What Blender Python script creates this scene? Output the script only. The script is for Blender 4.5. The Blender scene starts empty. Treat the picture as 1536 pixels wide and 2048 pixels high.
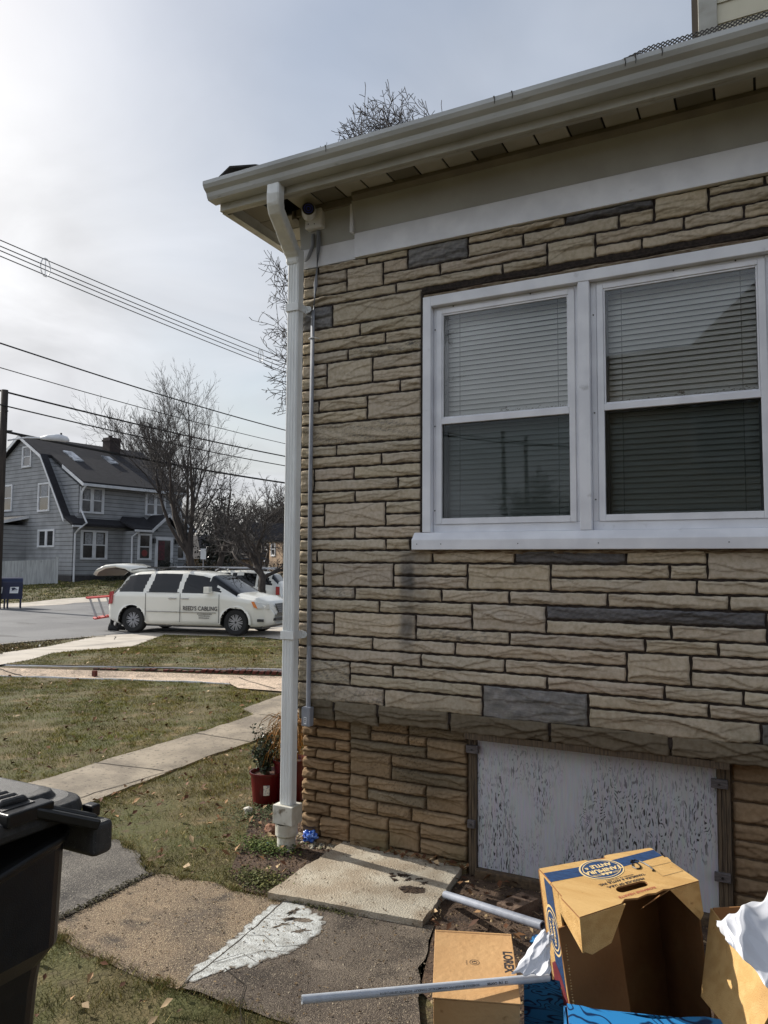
import bpy, bmesh, math, random
import numpy as np
from mathutils import Vector, Matrix
from math import sin, cos, tan, atan, atan2, radians, pi, sqrt
S = bpy.context.scene
COL = bpy.context.collection
# ---------------------------------------------------------------- camera
F = 1500.0; PITCH = atan(104/1500.0); ROLL = 0.0064; PHI = radians(27.15)
CAM = np.array([2.295, -3.465, 1.5])
_fw = np.array([-sin(PHI)*cos(PITCH), cos(PHI)*cos(PITCH), sin(PITCH)])
_r0 = np.array([cos(PHI), sin(PHI), 0.0]); _u0 = np.cross(_r0, _fw)
_r = cos(ROLL)*_r0+sin(ROLL)*_u0; _u = -sin(ROLL)*_r0+cos(ROLL)*_u0
cd = bpy.data.cameras.new('camera'); camo = bpy.data.objects.new('camera', cd); COL.objects.link(camo)
camo.matrix_world = Matrix(((_r[0], _u[0], -_fw[0], CAM[0]), (_r[1], _u[1], -_fw[1], CAM[1]), (_r[2], _u[2], -_fw[2], CAM[2]), (0, 0, 0, 1)))
cd.sensor_fit = 'VERTICAL'; cd.sensor_height = 36; cd.sensor_width = 27; cd.lens = 36*F/2048
cd.clip_start = 0.05; cd.clip_end = 3000
S.camera = camo
# ---------------------------------------------------------------- light
SUN_EL = radians(31); SUN_DIR = Vector((-cos(radians(6.5))*cos(SUN_EL), sin(radians(6.5))*cos(SUN_EL), sin(SUN_EL)))
sd = bpy.data.lights.new('sun', 'SUN'); sd.energy = 4.9; sd.angle = radians(0.7); sd.color = (1, .945, .86)
so = bpy.data.objects.new('sun', sd); COL.objects.link(so)
so.rotation_euler = SUN_DIR.to_track_quat('Z', 'Y').to_euler(); so.location = (-20, 5, 20)
W = bpy.data.worlds.new('World'); S.world = W; W.use_nodes = True
wn = W.node_tree; wn.nodes.clear()
def N(nt, t, **k):
    n = nt.nodes.new(t)
    for a, b in k.items():
        if a in n.inputs: n.inputs[a].default_value = b
        else: setattr(n, a, b)
    return n
def build_sky():
    L = wn.links.new
    sky = N(wn, 'ShaderNodeTexSky', sky_type='NISHITA'); sky.sun_disc = False
    sky.sun_elevation = SUN_EL; sky.sun_rotation = atan2(SUN_DIR.x, SUN_DIR.y); sky.altitude = 50
    sky.air_density = 1.3; sky.dust_density = 2.5; sky.ozone_density = 1.2
    tc = N(wn, 'ShaderNodeTexCoord')
    sep = N(wn, 'ShaderNodeSeparateXYZ'); L(tc.outputs['Generated'], sep.inputs[0])
    ad = N(wn, 'ShaderNodeMath', operation='ADD'); ad.inputs[1].default_value = .22; L(sep.outputs['Z'], ad.inputs[0])
    mx = N(wn, 'ShaderNodeMath', operation='MAXIMUM'); mx.inputs[1].default_value = .05; L(ad.outputs[0], mx.inputs[0])
    dx = N(wn, 'ShaderNodeMath', operation='DIVIDE'); L(sep.outputs['X'], dx.inputs[0]); L(mx.outputs[0], dx.inputs[1])
    dy = N(wn, 'ShaderNodeMath', operation='DIVIDE'); L(sep.outputs['Y'], dy.inputs[0]); L(mx.outputs[0], dy.inputs[1])
    cb = N(wn, 'ShaderNodeCombineXYZ'); L(dx.outputs[0], cb.inputs[0]); L(dy.outputs[0], cb.inputs[1])
    n1 = N(wn, 'ShaderNodeTexNoise'); n1.inputs['Scale'].default_value = .8; n1.inputs['Detail'].default_value = 5; n1.inputs['Roughness'].default_value = .5; n1.inputs['Distortion'].default_value = .5
    L(cb.outputs[0], n1.inputs['Vector'])
    # thin overcast: thick at the horizon, thinning high up
    cr = N(wn, 'ShaderNodeValToRGB'); cr.color_ramp.elements[0].position = .34; cr.color_ramp.elements[0].color = (.34,)*3+(1,)
    cr.color_ramp.elements[1].position = .66; cr.color_ramp.elements[1].color = (1, 1, 1, 1)
    L(n1.outputs['Fac'], cr.inputs[0])
    hz = N(wn, 'ShaderNodeMapRange'); hz.inputs[1].default_value = .15; hz.inputs[2].default_value = .75; hz.inputs[3].default_value = 1.35; hz.inputs[4].default_value = .52
    L(sep.outputs['Z'], hz.inputs[0])
    mu = N(wn, 'ShaderNodeMath', operation='MULTIPLY', use_clamp=True); L(cr.outputs[0], mu.inputs[0]); L(hz.outputs[0], mu.inputs[1])
    # cloud colour, brighter towards the sun
    dt = N(wn, 'ShaderNodeVectorMath', operation='DOT_PRODUCT'); dt.inputs[1].default_value = SUN_DIR; L(tc.outputs['Generated'], dt.inputs[0])
    cc = N(wn, 'ShaderNodeValToRGB'); e = cc.color_ramp.elements
    e[0].position = .0; e[0].color = (4.6, 4.95, 5.6, 1); e[1].position = 1; e[1].color = (8, 7.9, 7.8, 1)
    e2 = e.new(.45); e2.color = (5.3, 5.55, 6.05, 1); e3 = e.new(.8); e3.color = (6.3, 6.4, 6.7, 1)
    L(dt.outputs['Value'], cc.inputs[0])
    # streaks of slightly darker cloud
    n2 = N(wn, 'ShaderNodeTexNoise'); n2.inputs['Scale'].default_value = 1.7; n2.inputs['Detail'].default_value = 6; n2.inputs['Distortion'].default_value = .8; L(cb.outputs[0], n2.inputs['Vector'])
    m2 = N(wn, 'ShaderNodeMapRange'); m2.inputs[1].default_value = .3; m2.inputs[2].default_value = .7; m2.inputs[3].default_value = .80; m2.inputs[4].default_value = 1.17; L(n2.outputs['Fac'], m2.inputs[0])
    sc = N(wn, 'ShaderNodeVectorMath', operation='SCALE'); L(cc.outputs[0], sc.inputs[0]); L(m2.outputs[0], sc.inputs['Scale'])
    # added fill light: sky brightened behind the camera for the shaded wall
    bk = N(wn, 'ShaderNodeMapRange'); bk.interpolation_type = 'SMOOTHSTEP'; bk.inputs[1].default_value = .05; bk.inputs[2].default_value = -.75; bk.inputs[3].default_value = 1; bk.inputs[4].default_value = 2.1; L(sep.outputs['Y'], bk.inputs[0])
    s2 = N(wn, 'ShaderNodeVectorMath', operation='SCALE'); L(sc.outputs[0], s2.inputs[0]); L(bk.outputs[0], s2.inputs['Scale']); sc = s2
    mix = N(wn, 'ShaderNodeMix', data_type='RGBA'); L(mu.outputs[0], mix.inputs['Factor']); L(sky.outputs[0], mix.inputs['A']); L(sc.outputs[0], mix.inputs['B'])
    bg = N(wn, 'ShaderNodeBackground'); bg.inputs['Strength'].default_value = .10; L(mix.outputs['Result'], bg.inputs['Color'])
    out = N(wn, 'ShaderNodeOutputWorld'); L(bg.outputs[0], out.inputs['Surface'])
build_sky()
S.view_settings.view_transform = 'Standard'; S.view_settings.look = 'None'; S.view_settings.gamma = 1; S.view_settings.use_curve_mapping = False
S.view_settings.exposure = 0.32
S.cycles.max_bounces = 8; S.cycles.transparent_max_bounces = 16; S.cycles.caustics_reflective = False; S.cycles.caustics_refractive = False
# ---------------------------------------------------------------- helpers
rng = np.random.default_rng(7); R = random.Random(11)
def link(o, parent=None):
    COL.objects.link(o)
    if parent is not None: o.parent = parent
    return o
def tag(o, label=None, cat=None, group=None, kind=None):
    if label: o['label'] = label
    if cat: o['category'] = cat
    if group: o['group'] = group
    if kind: o['kind'] = kind
    return o
def thing(name, label, cat, loc=(0, 0, 0), rz=0, group=None):
    o = bpy.data.objects.new(name, None); COL.objects.link(o); o.location = loc; o.rotation_euler = (0, 0, rz); o.empty_display_size = .2
    return tag(o, label, cat, group)
def srgb(r, g, b, a=1):
    f = lambda c: (c/255/12.92) if c/255 <= .04045 else ((c/255+.055)/1.055)**2.4
    return (f(r), f(g), f(b), a)
class MB:
    def __init__(s): s.v = []; s.f = []; s.m = []; s.c = []
    def add(s, vs, fs, m=0, c=None):
        b = len(s.v); s.v += [tuple(map(float, p)) for p in vs]; s.f += [tuple(b+i for i in f) for f in fs]; s.m += [m]*len(fs)
        if c is not None: s.c += [c]*len(vs)
        return s
    def box(s, x0, x1, y0, y1, z0, z1, m=0):
        return s.add([(x0, y0, z0), (x1, y0, z0), (x1, y1, z0), (x0, y1, z0), (x0, y0, z1), (x1, y0, z1), (x1, y1, z1), (x0, y1, z1)],
                     [(0, 3, 2, 1), (4, 5, 6, 7), (0, 1, 5, 4), (1, 2, 6, 5), (2, 3, 7, 6), (3, 0, 4, 7)], m)
    def prism(s, pts, ext, m=0):
        n = len(pts); e = np.array(ext, float); P = [np.array(p, float) for p in pts]
        return s.add(P+[p+e for p in P], [tuple(range(n))[::-1], tuple(range(n, 2*n))]+[(i, (i+1) % n, n+(i+1) % n, n+i) for i in range(n)], m)
    def panel(s, q, t, m=0):  # quad with thickness along its normal
        q = [np.array(p, float) for p in q]; n = np.cross(q[1]-q[0], q[-1]-q[0]); n /= np.linalg.norm(n)
        return s.prism(q, n*t, m)
    def tube(s, pts, r, n=8, m=0, cap=True, up=(0, 0, 1)):
        P = [np.array(p, float) for p in pts]; rs = r if hasattr(r, '__len__') else [r]*len(P); b = []
        for i, p in enumerate(P):
            t = P[min(i+1, len(P)-1)]-P[max(i-1, 0)]; t = t/(np.linalg.norm(t)+1e-9)
            a = np.cross(t, up)
            if np.linalg.norm(a) < .05: a = np.cross(t, (1, 0, 0))
            a /= np.linalg.norm(a); c = np.cross(t, a)
            b += [p+rs[i]*(cos(2*pi*k/n)*a+sin(2*pi*k/n)*c) for k in range(n)]
        fs = [(i*n+k, i*n+(k+1) % n, (i+1)*n+(k+1) % n, (i+1)*n+k) for i in range(len(P)-1) for k in range(n)]
        if cap: fs += [tuple(range(n))[::-1], tuple((len(P)-1)*n+k for k in range(n))]
        return s.add(b, fs, m)
    def cyl(s, a, b, r, n=16, m=0, r2=None): return s.tube([a, b], [r, r if r2 is None else r2], n, m)
    def lathe(s, prof, c=(0, 0, 0), n=24, m=0):
        vs = [(c[0]+r*cos(2*pi*k/n), c[1]+r*sin(2*pi*k/n), c[2]+z) for r, z in prof for k in range(n)]
        fs = [(i*n+k, i*n+(k+1) % n, (i+1)*n+(k+1) % n, (i+1)*n+k) for i in range(len(prof)-1) for k in range(n)]
        return s.add(vs, fs, m)
    def build(s, name, mats, parent=None, smooth=False, bevel=0, tagk=None, loc=None, seg=2, autos=None):
        me = bpy.data.meshes.new(name); me.from_pydata(s.v, [], s.f)
        for mt in (mats if isinstance(mats, (list, tuple)) else [mats]): me.materials.append(mt)
        if any(s.m): me.polygons.foreach_set('material_index', s.m)
        if s.c:
            at = me.color_attributes.new('Col', 'FLOAT_COLOR', 'POINT'); at.data.foreach_set('color', np.array(s.c, np.float32).ravel())
        if smooth: me.polygons.foreach_set('use_smooth', [True]*len(me.polygons))
        me.validate(); me.update()
        o = bpy.data.objects.new(name, me); link(o, parent)
        if loc: o.location = loc
        if bevel:
            b = o.modifiers.new('b', 'BEVEL'); b.width = bevel; b.segments = seg; b.limit_method = 'ANGLE'; b.angle_limit = radians(35)
            if smooth is None: pass
        return o
def npmesh(name, V, Fc, mat, parent=None, cols=None, smooth=False):
    """V (n,3), Fc (m,k) uniform polygons"""
    me = bpy.data.meshes.new(name); V = np.asarray(V, np.float32); Fc = np.asarray(Fc, np.int32); m, k = Fc.shape
    me.vertices.add(len(V)); me.vertices.foreach_set('co', V.ravel())
    me.loops.add(m*k); me.loops.foreach_set('vertex_index', Fc.ravel())
    me.polygons.add(m); me.polygons.foreach_set('loop_start', np.arange(m, dtype=np.int32)*k); me.polygons.foreach_set('loop_total', np.full(m, k, np.int32))
    if smooth: me.polygons.foreach_set('use_smooth', np.ones(m, bool))
    me.materials.append(mat) if not isinstance(mat, (list, tuple)) else [me.materials.append(x) for x in mat]
    me.update(calc_edges=True); me.validate()
    if cols is not None:
        at = me.color_attributes.new('Col', 'FLOAT_COLOR', 'POINT'); at.data.foreach_set('color', np.asarray(cols, np.float32).ravel())
    o = bpy.data.objects.new(name, me); link(o, parent); return o
# ---------------------------------------------------------------- materials
def mat(name, col, col2=None, rough=.6, scale=8, detail=6, bump=0, bscale=None, metal=0, spec=.5, attr=False, stretch=(1, 1, 1), lo=.35, hi=.65, coat=0, layers=(), dist=0, trans=0):
    """principled material; noise blends col and col2; layers = [(colour, scale, lo, hi, stretch)] further spots"""
    M = bpy.data.materials.new(name); M.use_nodes = True; nt = M.node_tree; L = nt.links.new; B = nt.nodes['Principled BSDF']
    B.inputs['Roughness'].default_value = rough; B.inputs['Metallic'].default_value = metal; B.inputs['Specular IOR Level'].default_value = spec; B.inputs['Coat Weight'].default_value = coat
    tc = N(nt, 'ShaderNodeTexCoord')
    def noise(sc, st, det=detail, dd=0):
        mp = N(nt, 'ShaderNodeMapping'); mp.inputs['Scale'].default_value = st; L(tc.outputs['Object'], mp.inputs[0])
        n = N(nt, 'ShaderNodeTexNoise'); n.inputs['Scale'].default_value = sc; n.inputs['Detail'].default_value = det; n.inputs['Distortion'].default_value = dd; L(mp.outputs[0], n.inputs['Vector']); return n
    def ramp(n, lo, hi):
        m = N(nt, 'ShaderNodeMapRange'); m.inputs[1].default_value = lo; m.inputs[2].default_value = hi; m.interpolation_type = 'SMOOTHSTEP'; L(n.outputs['Fac'], m.inputs[0]); return m.outputs[0]
    cur = None
    if attr:
        a = N(nt, 'ShaderNodeAttribute', attribute_name='Col'); cur = a.outputs['Color']
        if col2 is not None:
            mx = N(nt, 'ShaderNodeMix', data_type='RGBA', blend_type='MULTIPLY'); mx.inputs['Factor'].default_value = 1
            m2 = N(nt, 'ShaderNodeMix', data_type='RGBA'); m2.inputs['A'].default_value = col; m2.inputs['B'].default_value = col2; L(ramp(noise(scale, stretch, dd=dist), lo, hi), m2.inputs['Factor'])
            L(cur, mx.inputs['A']); L(m2.outputs['Result'], mx.inputs['B']); cur = mx.outputs['Result']
    elif col2 is None: B.inputs['Base Color'].default_value = col
    else:
        mx = N(nt, 'ShaderNodeMix', data_type='RGBA'); mx.inputs['A'].default_value = col; mx.inputs['B'].default_value = col2
        L(ramp(noise(scale, stretch, dd=dist), lo, hi), mx.inputs['Factor']); cur = mx.outputs['Result']
    for ly in layers:
        c, sc, l, h = ly[:4]; st = ly[4] if len(ly) > 4 else (1, 1, 1); dd = ly[5] if len(ly) > 5 else 0
        mx = N(nt, 'ShaderNodeMix', data_type='RGBA'); mx.inputs['B'].default_value = c
        if cur is None: mx.inputs['A'].default_value = col
        else: L(cur, mx.inputs['A'])
        L(ramp(noise(sc, st, dd=dd), l, h), mx.inputs['Factor']); cur = mx.outputs['Result']
    if cur is not None: L(cur, B.inputs['Base Color'])
    if bump:
        n = noise(bscale or scale*3, stretch); b = N(nt, 'ShaderNodeBump'); b.inputs['Strength'].default_value = min(1, bump if bump <= 1 else 1); b.inputs['Distance'].default_value = .01 if bump <= 1 else .01*bump
        L(n.outputs['Fac'], b.inputs['Height']); L(b.outputs[0], B.inputs['Normal'])
    if trans: B.inputs['Transmission Weight'].default_value = trans
    return M
def gray(v): return (v, v, v, 1)
def glassmat(name, tint=(.9, .95, .95), refl=1.0, ior=1.5, rough=0.0):
    M = bpy.data.materials.new(name); M.use_nodes = True; nt = M.node_tree; L = nt.links.new; nt.nodes.remove(nt.nodes['Principled BSDF'])
    t = N(nt, 'ShaderNodeBsdfTransparent'); t.inputs[0].default_value = tint+(1,); gl = N(nt, 'ShaderNodeBsdfGlossy'); gl.inputs['Roughness'].default_value = rough; gl.inputs[0].default_value = (refl, refl, refl, 1)
    fr = N(nt, 'ShaderNodeFresnel'); fr.inputs[0].default_value = ior
    nn = N(nt, 'ShaderNodeTexNoise'); nn.inputs['Scale'].default_value = 1.3; nn.inputs['Detail'].default_value = 1; tc = N(nt, 'ShaderNodeTexCoord'); L(tc.outputs['Object'], nn.inputs['Vector'])
    bp = N(nt, 'ShaderNodeBump'); bp.inputs['Strength'].default_value = .25; bp.inputs['Distance'].default_value = .006; L(nn.outputs['Fac'], bp.inputs['Height']); L(bp.outputs[0], gl.inputs['Normal'])
    mx = N(nt, 'ShaderNodeMixShader'); L(fr.outputs[0], mx.inputs[0]); L(t.outputs[0], mx.inputs[1]); L(gl.outputs[0], mx.inputs[2]); L(mx.outputs[0], nt.nodes['Material Output'].inputs['Surface']); return M
# flat text as a mesh, mapped by fn(x,y)->xyz ; returns object
def text_mesh(txt, size, bold=0, align='CENTER', shear=0, xs=1):
    cu = bpy.data.curves.new('t', 'FONT'); cu.body = txt; cu.size = size; cu.align_x = align; cu.align_y = 'CENTER'; cu.offset = bold; cu.shear = shear; cu.resolution_u = 3
    o = bpy.data.objects.new('t', cu); COL.objects.link(o); dg = bpy.context.evaluated_depsgraph_get(); dg.update()
    me = bpy.data.meshes.new_from_object(o.evaluated_get(dg)); vs = [(v.co.x*xs, v.co.y) for v in me.vertices]; fs = [tuple(p.vertices) for p in me.polygons]
    bpy.data.objects.remove(o); bpy.data.curves.remove(cu); bpy.data.meshes.remove(me); return vs, fs
def text_to(mb, txt, fn, cx, cy, size, rot=0, bold=0, m=0, align='CENTER', xs=1, shear=0):
    vs, fs = text_mesh(txt, size, bold, align, shear, xs); c, s_ = cos(rot), sin(rot)
    mb.add([fn(cx+c*x-s_*y, cy+s_*x+c*y) for x, y in vs], fs, m)
def quadmap(q, off=.001):
    q = [np.array(p, float) for p in q]; n = np.cross(q[1]-q[0], q[3]-q[0]); n /= np.linalg.norm(n)
    def fn(a, b, o=off): return (1-a)*(1-b)*q[0]+a*(1-b)*q[1]+a*b*q[2]+(1-a)*b*q[3]+n*o
    return fn
# ground height along the view distance
V2 = np.array([-sin(PHI), cos(PHI)])
GP = [(-400, 0), (9.3, 0.), (9.9, 0.0), (10.2, .1), (12, .05), (17, -.40), (20, -.44), (34, -.42), (43, .45), (60, .6), (2000, .6)]
def gz(x, y):
    d = (np.asarray(x)-CAM[0])*V2[0]+(np.asarray(y)-CAM[1])*V2[1]
    return np.interp(d, [p[0] for p in GP], [p[1] for p in GP])
def inpoly(px, py, poly):
    c = np.zeros(px.shape, bool); n = len(poly); j = n-1
    for i in range(n):
        xi, yi = poly[i][:2]; xj, yj = poly[j][:2]
        c ^= ((yi > py) != (yj > py)) & (px < (xj-xi)*(py-yi)/((yj-yi)+1e-12)+xi); j = i
    return c
def sheet(name, poly, off, mt, kind='structure', step=.5, thick=0, parent=None, zf=gz):
    bm = bmesh.new(); vs = [bm.verts.new((p[0], p[1], 0)) for p in poly]; f = bm.faces.new(vs)
    if f.normal.z < 0: f.normal_flip()
    ds = [(p[0]-CAM[0])*V2[0]+(p[1]-CAM[1])*V2[1] for p in poly]
    for d in [q[0] for q in GP]:
        if min(ds) < d < max(ds):
            bmesh.ops.bisect_plane(bm, geom=bm.verts[:]+bm.edges[:]+bm.faces[:], plane_co=(CAM[0]+V2[0]*d, CAM[1]+V2[1]*d, 0), plane_no=(V2[0], V2[1], 0))
    bmesh.ops.triangulate(bm, faces=bm.faces[:])
    if thick:
        r = bmesh.ops.extrude_face_region(bm, geom=bm.faces[:]); 
        for e in r['geom']:
            if isinstance(e, bmesh.types.BMVert): e.co.z += 1
        for v in bm.verts: v.co.z = float(zf(v.co.x, v.co.y))+(off if v.co.z > .5 else off-thick)
    else:
        for v in bm.verts: v.co.z = float(zf(v.co.x, v.co.y))+off
    bmesh.ops.recalc_face_normals(bm, faces=bm.faces[:])
    me = bpy.data.meshes.new(name); bm.to_mesh(me); bm.free(); me.materials.append(mt); o = bpy.data.objects.new(name, me); link(o, parent)
    if not thick and me.polygons[0].normal.z < 0: me.flip_normals()
    if kind: o['kind'] = kind
    return o

def rough(poly, amp=.01, step=.06, seed=1):
    r = random.Random(seed); o = []; n = len(poly)
    for i in range(n):
        a, c = np.array(poly[i][:2], float), np.array(poly[(i+1) % n][:2], float); L_ = np.linalg.norm(c-a); k = max(1, int(L_/step)); nn = np.array([-(c-a)[1], (c-a)[0]])/(L_+1e-9); w = 0
        for j in range(k):
            t = j/k; w = .6*w+r.gauss(0, amp)*.7; o.append(tuple(a*(1-t)+c*t+(nn*w if 0 < j else 0)))
    return o

def cellnoise(x, y, cell, seed):
    """smooth value noise on a square grid"""
    r = np.random.default_rng(seed); Tn = r.random((256, 256)); u, v = x/cell, y/cell; i, j = np.floor(u).astype(int), np.floor(v).astype(int); fu, fv = u-i, v-j; fu = fu*fu*(3-2*fu); fv = fv*fv*(3-2*fv)
    g0 = lambda a, b_: Tn[a % 256, b_ % 256]
    return (g0(i, j)*(1-fu)+g0(i+1, j)*fu)*(1-fv)+(g0(i, j+1)*(1-fu)+g0(i+1, j+1)*fu)*fv
# ================================================================ STONE HOUSE
M_stone = mat('stone_veneer', (1, 1, 1, 1), (.80, .78, .74, 1), rough=.95, scale=55, detail=8, attr=True, lo=.3, hi=.7, bump=.55, bscale=420, spec=.15)
M_mortar = mat('mortar', srgb(40, 35, 32), srgb(58, 50, 45), rough=.8, scale=60, bump=.4, spec=.2)
M_white = mat('white_aluminium', srgb(230, 232, 237), srgb(216, 218, 224), rough=.38, scale=6, detail=8, spec=.4, layers=[(srgb(150, 150, 150), 14, .66, .9)])
M_dspout = mat('downspout_white', srgb(228, 231, 230), srgb(212, 215, 214), rough=.4, scale=5, detail=9, stretch=(3, 3, .6), layers=[(srgb(130, 126, 118), 30, .68, .85, (1, 1, .5))])
M_cream = mat('cream_aluminium', srgb(176, 175, 166), srgb(156, 154, 143), rough=.45, scale=4, detail=8, stretch=(1, 3, 3), layers=[(srgb(118, 112, 95), 9, .62, .85)])
M_gutter = mat('gutter_paint', srgb(184, 187, 186), srgb(158, 160, 158), rough=.35, scale=3, detail=8, stretch=(.6, 2, 2), layers=[(srgb(110, 108, 100), 25, .66, .85, (.4, 2, 2))])
M_dark = mat('dark_gap', gray(.01), rough=.9)
M_black = mat('black_plastic', gray(.012), gray(.02), rough=.4, scale=80)
M_pvc = mat('grey_pvc', srgb(140, 144, 152), srgb(128, 132, 140), rough=.35, scale=20)
house = thing('stone_house', 'beige stone-clad house corner with white double windows filling the right side', 'house')
A = [3.151, 3.108, 3.04, 2.978, 2.922, 2.857, 2.794, 2.724, 2.661, 2.598, 2.526, 2.46, 2.395, 2.328, 2.261, 2.2, 2.141, 2.081, 2.018, 1.95, 1.889, 1.825, 1.759, 1.697, 1.632, 1.571, 1.506, 1.441, 1.378, 1.313, 1.248, 1.183, 1.121, 1.056, 0.989, 0.926, 0.864, 0.775]
ST = [(0,1,0.0,0.101,0),(0,1,0.101,0.407,0),(0,1,0.407,0.651,0),(0,2,0.651,0.987,2),(0,1,0.987,1.477,0),(0,1,1.477,1.876,3),(0,2,1.876,2.101,0),(0,1,2.101,2.321,0),(0,1,2.321,2.75,0),(1,2,0.0,0.285,0),(1,3,0.285,0.507,0),(1,2,0.507,0.652,0),(1,2,0.987,1.272,0),(1,2,1.272,1.722,0),(1,2,1.722,1.875,0),(1,2,2.1,2.75,0),(2,3,0.0,0.285,0),(2,3,0.508,0.835,0),(2,3,0.835,1.389,0),(2,4,1.389,1.615,0),(2,3,1.615,1.999,0),(2,3,1.999,2.238,0),(2,3,2.238,2.75,0),(3,4,0.0,0.584,0),(3,4,0.584,1.167,0),(3,4,1.167,1.389,0),(3,4,1.614,1.821,0),(3,4,1.821,2.75,0),(4,6,0.0,0.195,2),(4,6,0.195,0.735,0),(6,7,0.0,0.369,0),(6,7,0.369,0.735,0),(7,8,0.0,0.071,0),(7,8,0.071,0.523,0),(7,8,0.523,0.735,0),(8,9,0.0,0.072,0),(8,9,0.072,0.296,0),(8,9,0.296,0.735,1),(9,10,0.0,0.164,0),(9,11,0.164,0.447,0),(9,10,0.447,0.735,0),(10,11,0.0,0.165,0),(10,11,0.447,0.735,0),(11,12,0.0,0.61,0),(11,12,0.61,0.735,0),(12,13,0.0,0.115,1),(12,13,0.115,0.417,0),(12,14,0.417,0.735,0),(13,14,0.0,0.417,0),(14,16,0.0,0.735,1),(16,17,0.0,0.23,0),(16,17,0.23,0.735,0),(17,18,0.0,0.504,0),(17,18,0.504,0.735,0),(18,20,0.0,0.09,0),(18,19,0.09,0.34,0),(18,19,0.34,0.735,0),(19,20,0.091,0.601,0),(19,20,0.601,0.735,0),(20,21,0.0,0.347,0),(20,21,0.347,0.735,0),(21,22,0.0,0.158,0),(21,23,0.159,0.53,0),(21,22,0.53,0.735,0),(22,23,0.0,0.159,0),(22,23,0.53,0.735,0),(23,24,0.0,0.349,0),(23,24,0.349,0.735,0),(24,25,0.0,0.534,0),(24,25,0.534,0.671,0),(25,26,0.0,0.114,0),(25,26,0.114,0.796,0),(25,26,0.796,1.222,0),(25,26,1.222,1.731,3),(25,26,1.731,2.062,0),(25,27,2.061,2.75,0),(26,27,0.0,0.158,0),(26,28,0.158,0.578,0),(26,27,0.578,0.982,0),(26,28,0.982,1.392,0),(26,27,1.392,1.912,0),(26,27,1.912,2.063,0),(27,28,0.0,0.159,0),(27,28,0.578,0.982,0),(27,28,1.392,2.019,0),(27,28,2.019,2.75,0),(28,29,0.0,0.352,1),(28,29,0.352,0.845,0),(28,29,0.845,1.192,0),(28,29,1.192,1.648,0),(28,29,1.648,2.143,0),(28,29,2.143,2.75,0),(29,30,0.0,0.498,0),(29,30,0.498,1.005,0),(29,31,1.005,1.369,0),(29,30,1.369,2.279,3),(29,30,2.279,2.75,0),(30,31,0.0,0.226,0),(30,32,0.226,0.706,0),(30,31,0.706,1.005,0),(30,31,1.369,1.913,0),(30,31,1.913,2.281,0),(30,31,2.281,2.75,0),(31,32,0.0,0.226,0),(31,32,0.706,1.193,1),(31,32,1.193,1.805,0),(31,32,1.805,2.097,0),(31,32,2.097,2.75,0),(32,33,0.0,0.46,0),(32,33,0.46,0.917,0),(32,33,0.917,1.727,0),(32,34,1.726,1.988,0),(32,33,1.989,2.75,0),(33,34,0.0,0.734,0),(33,34,0.734,1.17,0),(33,34,1.17,1.726,0),(33,34,1.987,2.75,0),(34,36,0.0,0.327,1),(34,35,0.326,0.577,0),(34,35,0.577,1.371,0),(34,35,1.371,1.881,0),(34,35,1.881,2.187,0),(34,35,2.187,2.75,0),(35,36,0.327,1.058,0),(35,37,1.058,1.556,2),(35,36,1.557,2.055,0),(35,36,2.055,2.75,0),(36,37,0.0,0.529,1),(36,37,0.529,1.058,0),(36,37,1.556,2.249,0),(36,37,2.249,2.75,3)]
def lv(c, s):
    c = np.array(c[:3]); return c*s
TAN = np.array(srgb(203, 191, 173)[:3]); TANY = np.array(srgb(196, 187, 171)[:3]); GRY = np.array(srgb(136, 136, 140)[:3]); DGR = np.array(srgb(104, 104, 110)[:3]); LGR = np.array(srgb(205, 205, 203)[:3]); GRN = np.array(srgb(150, 150, 130)[:3])
def vnoise(x, z, seed, f):
    r = np.random.default_rng(seed); o = np.zeros_like(x)
    for k in range(6):
        a = r.uniform(-1, 1, 4); ph = r.uniform(0, 6.28, 2); ff = f*(1+.6*k)
        o += (np.sin(x*ff*a[0]*2+z*ff*a[1]*3+ph[0])*np.cos(z*ff*a[2]*2.5+x*ff*a[3]+ph[1]))/(1+.5*k)
    return o/2.2
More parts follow.
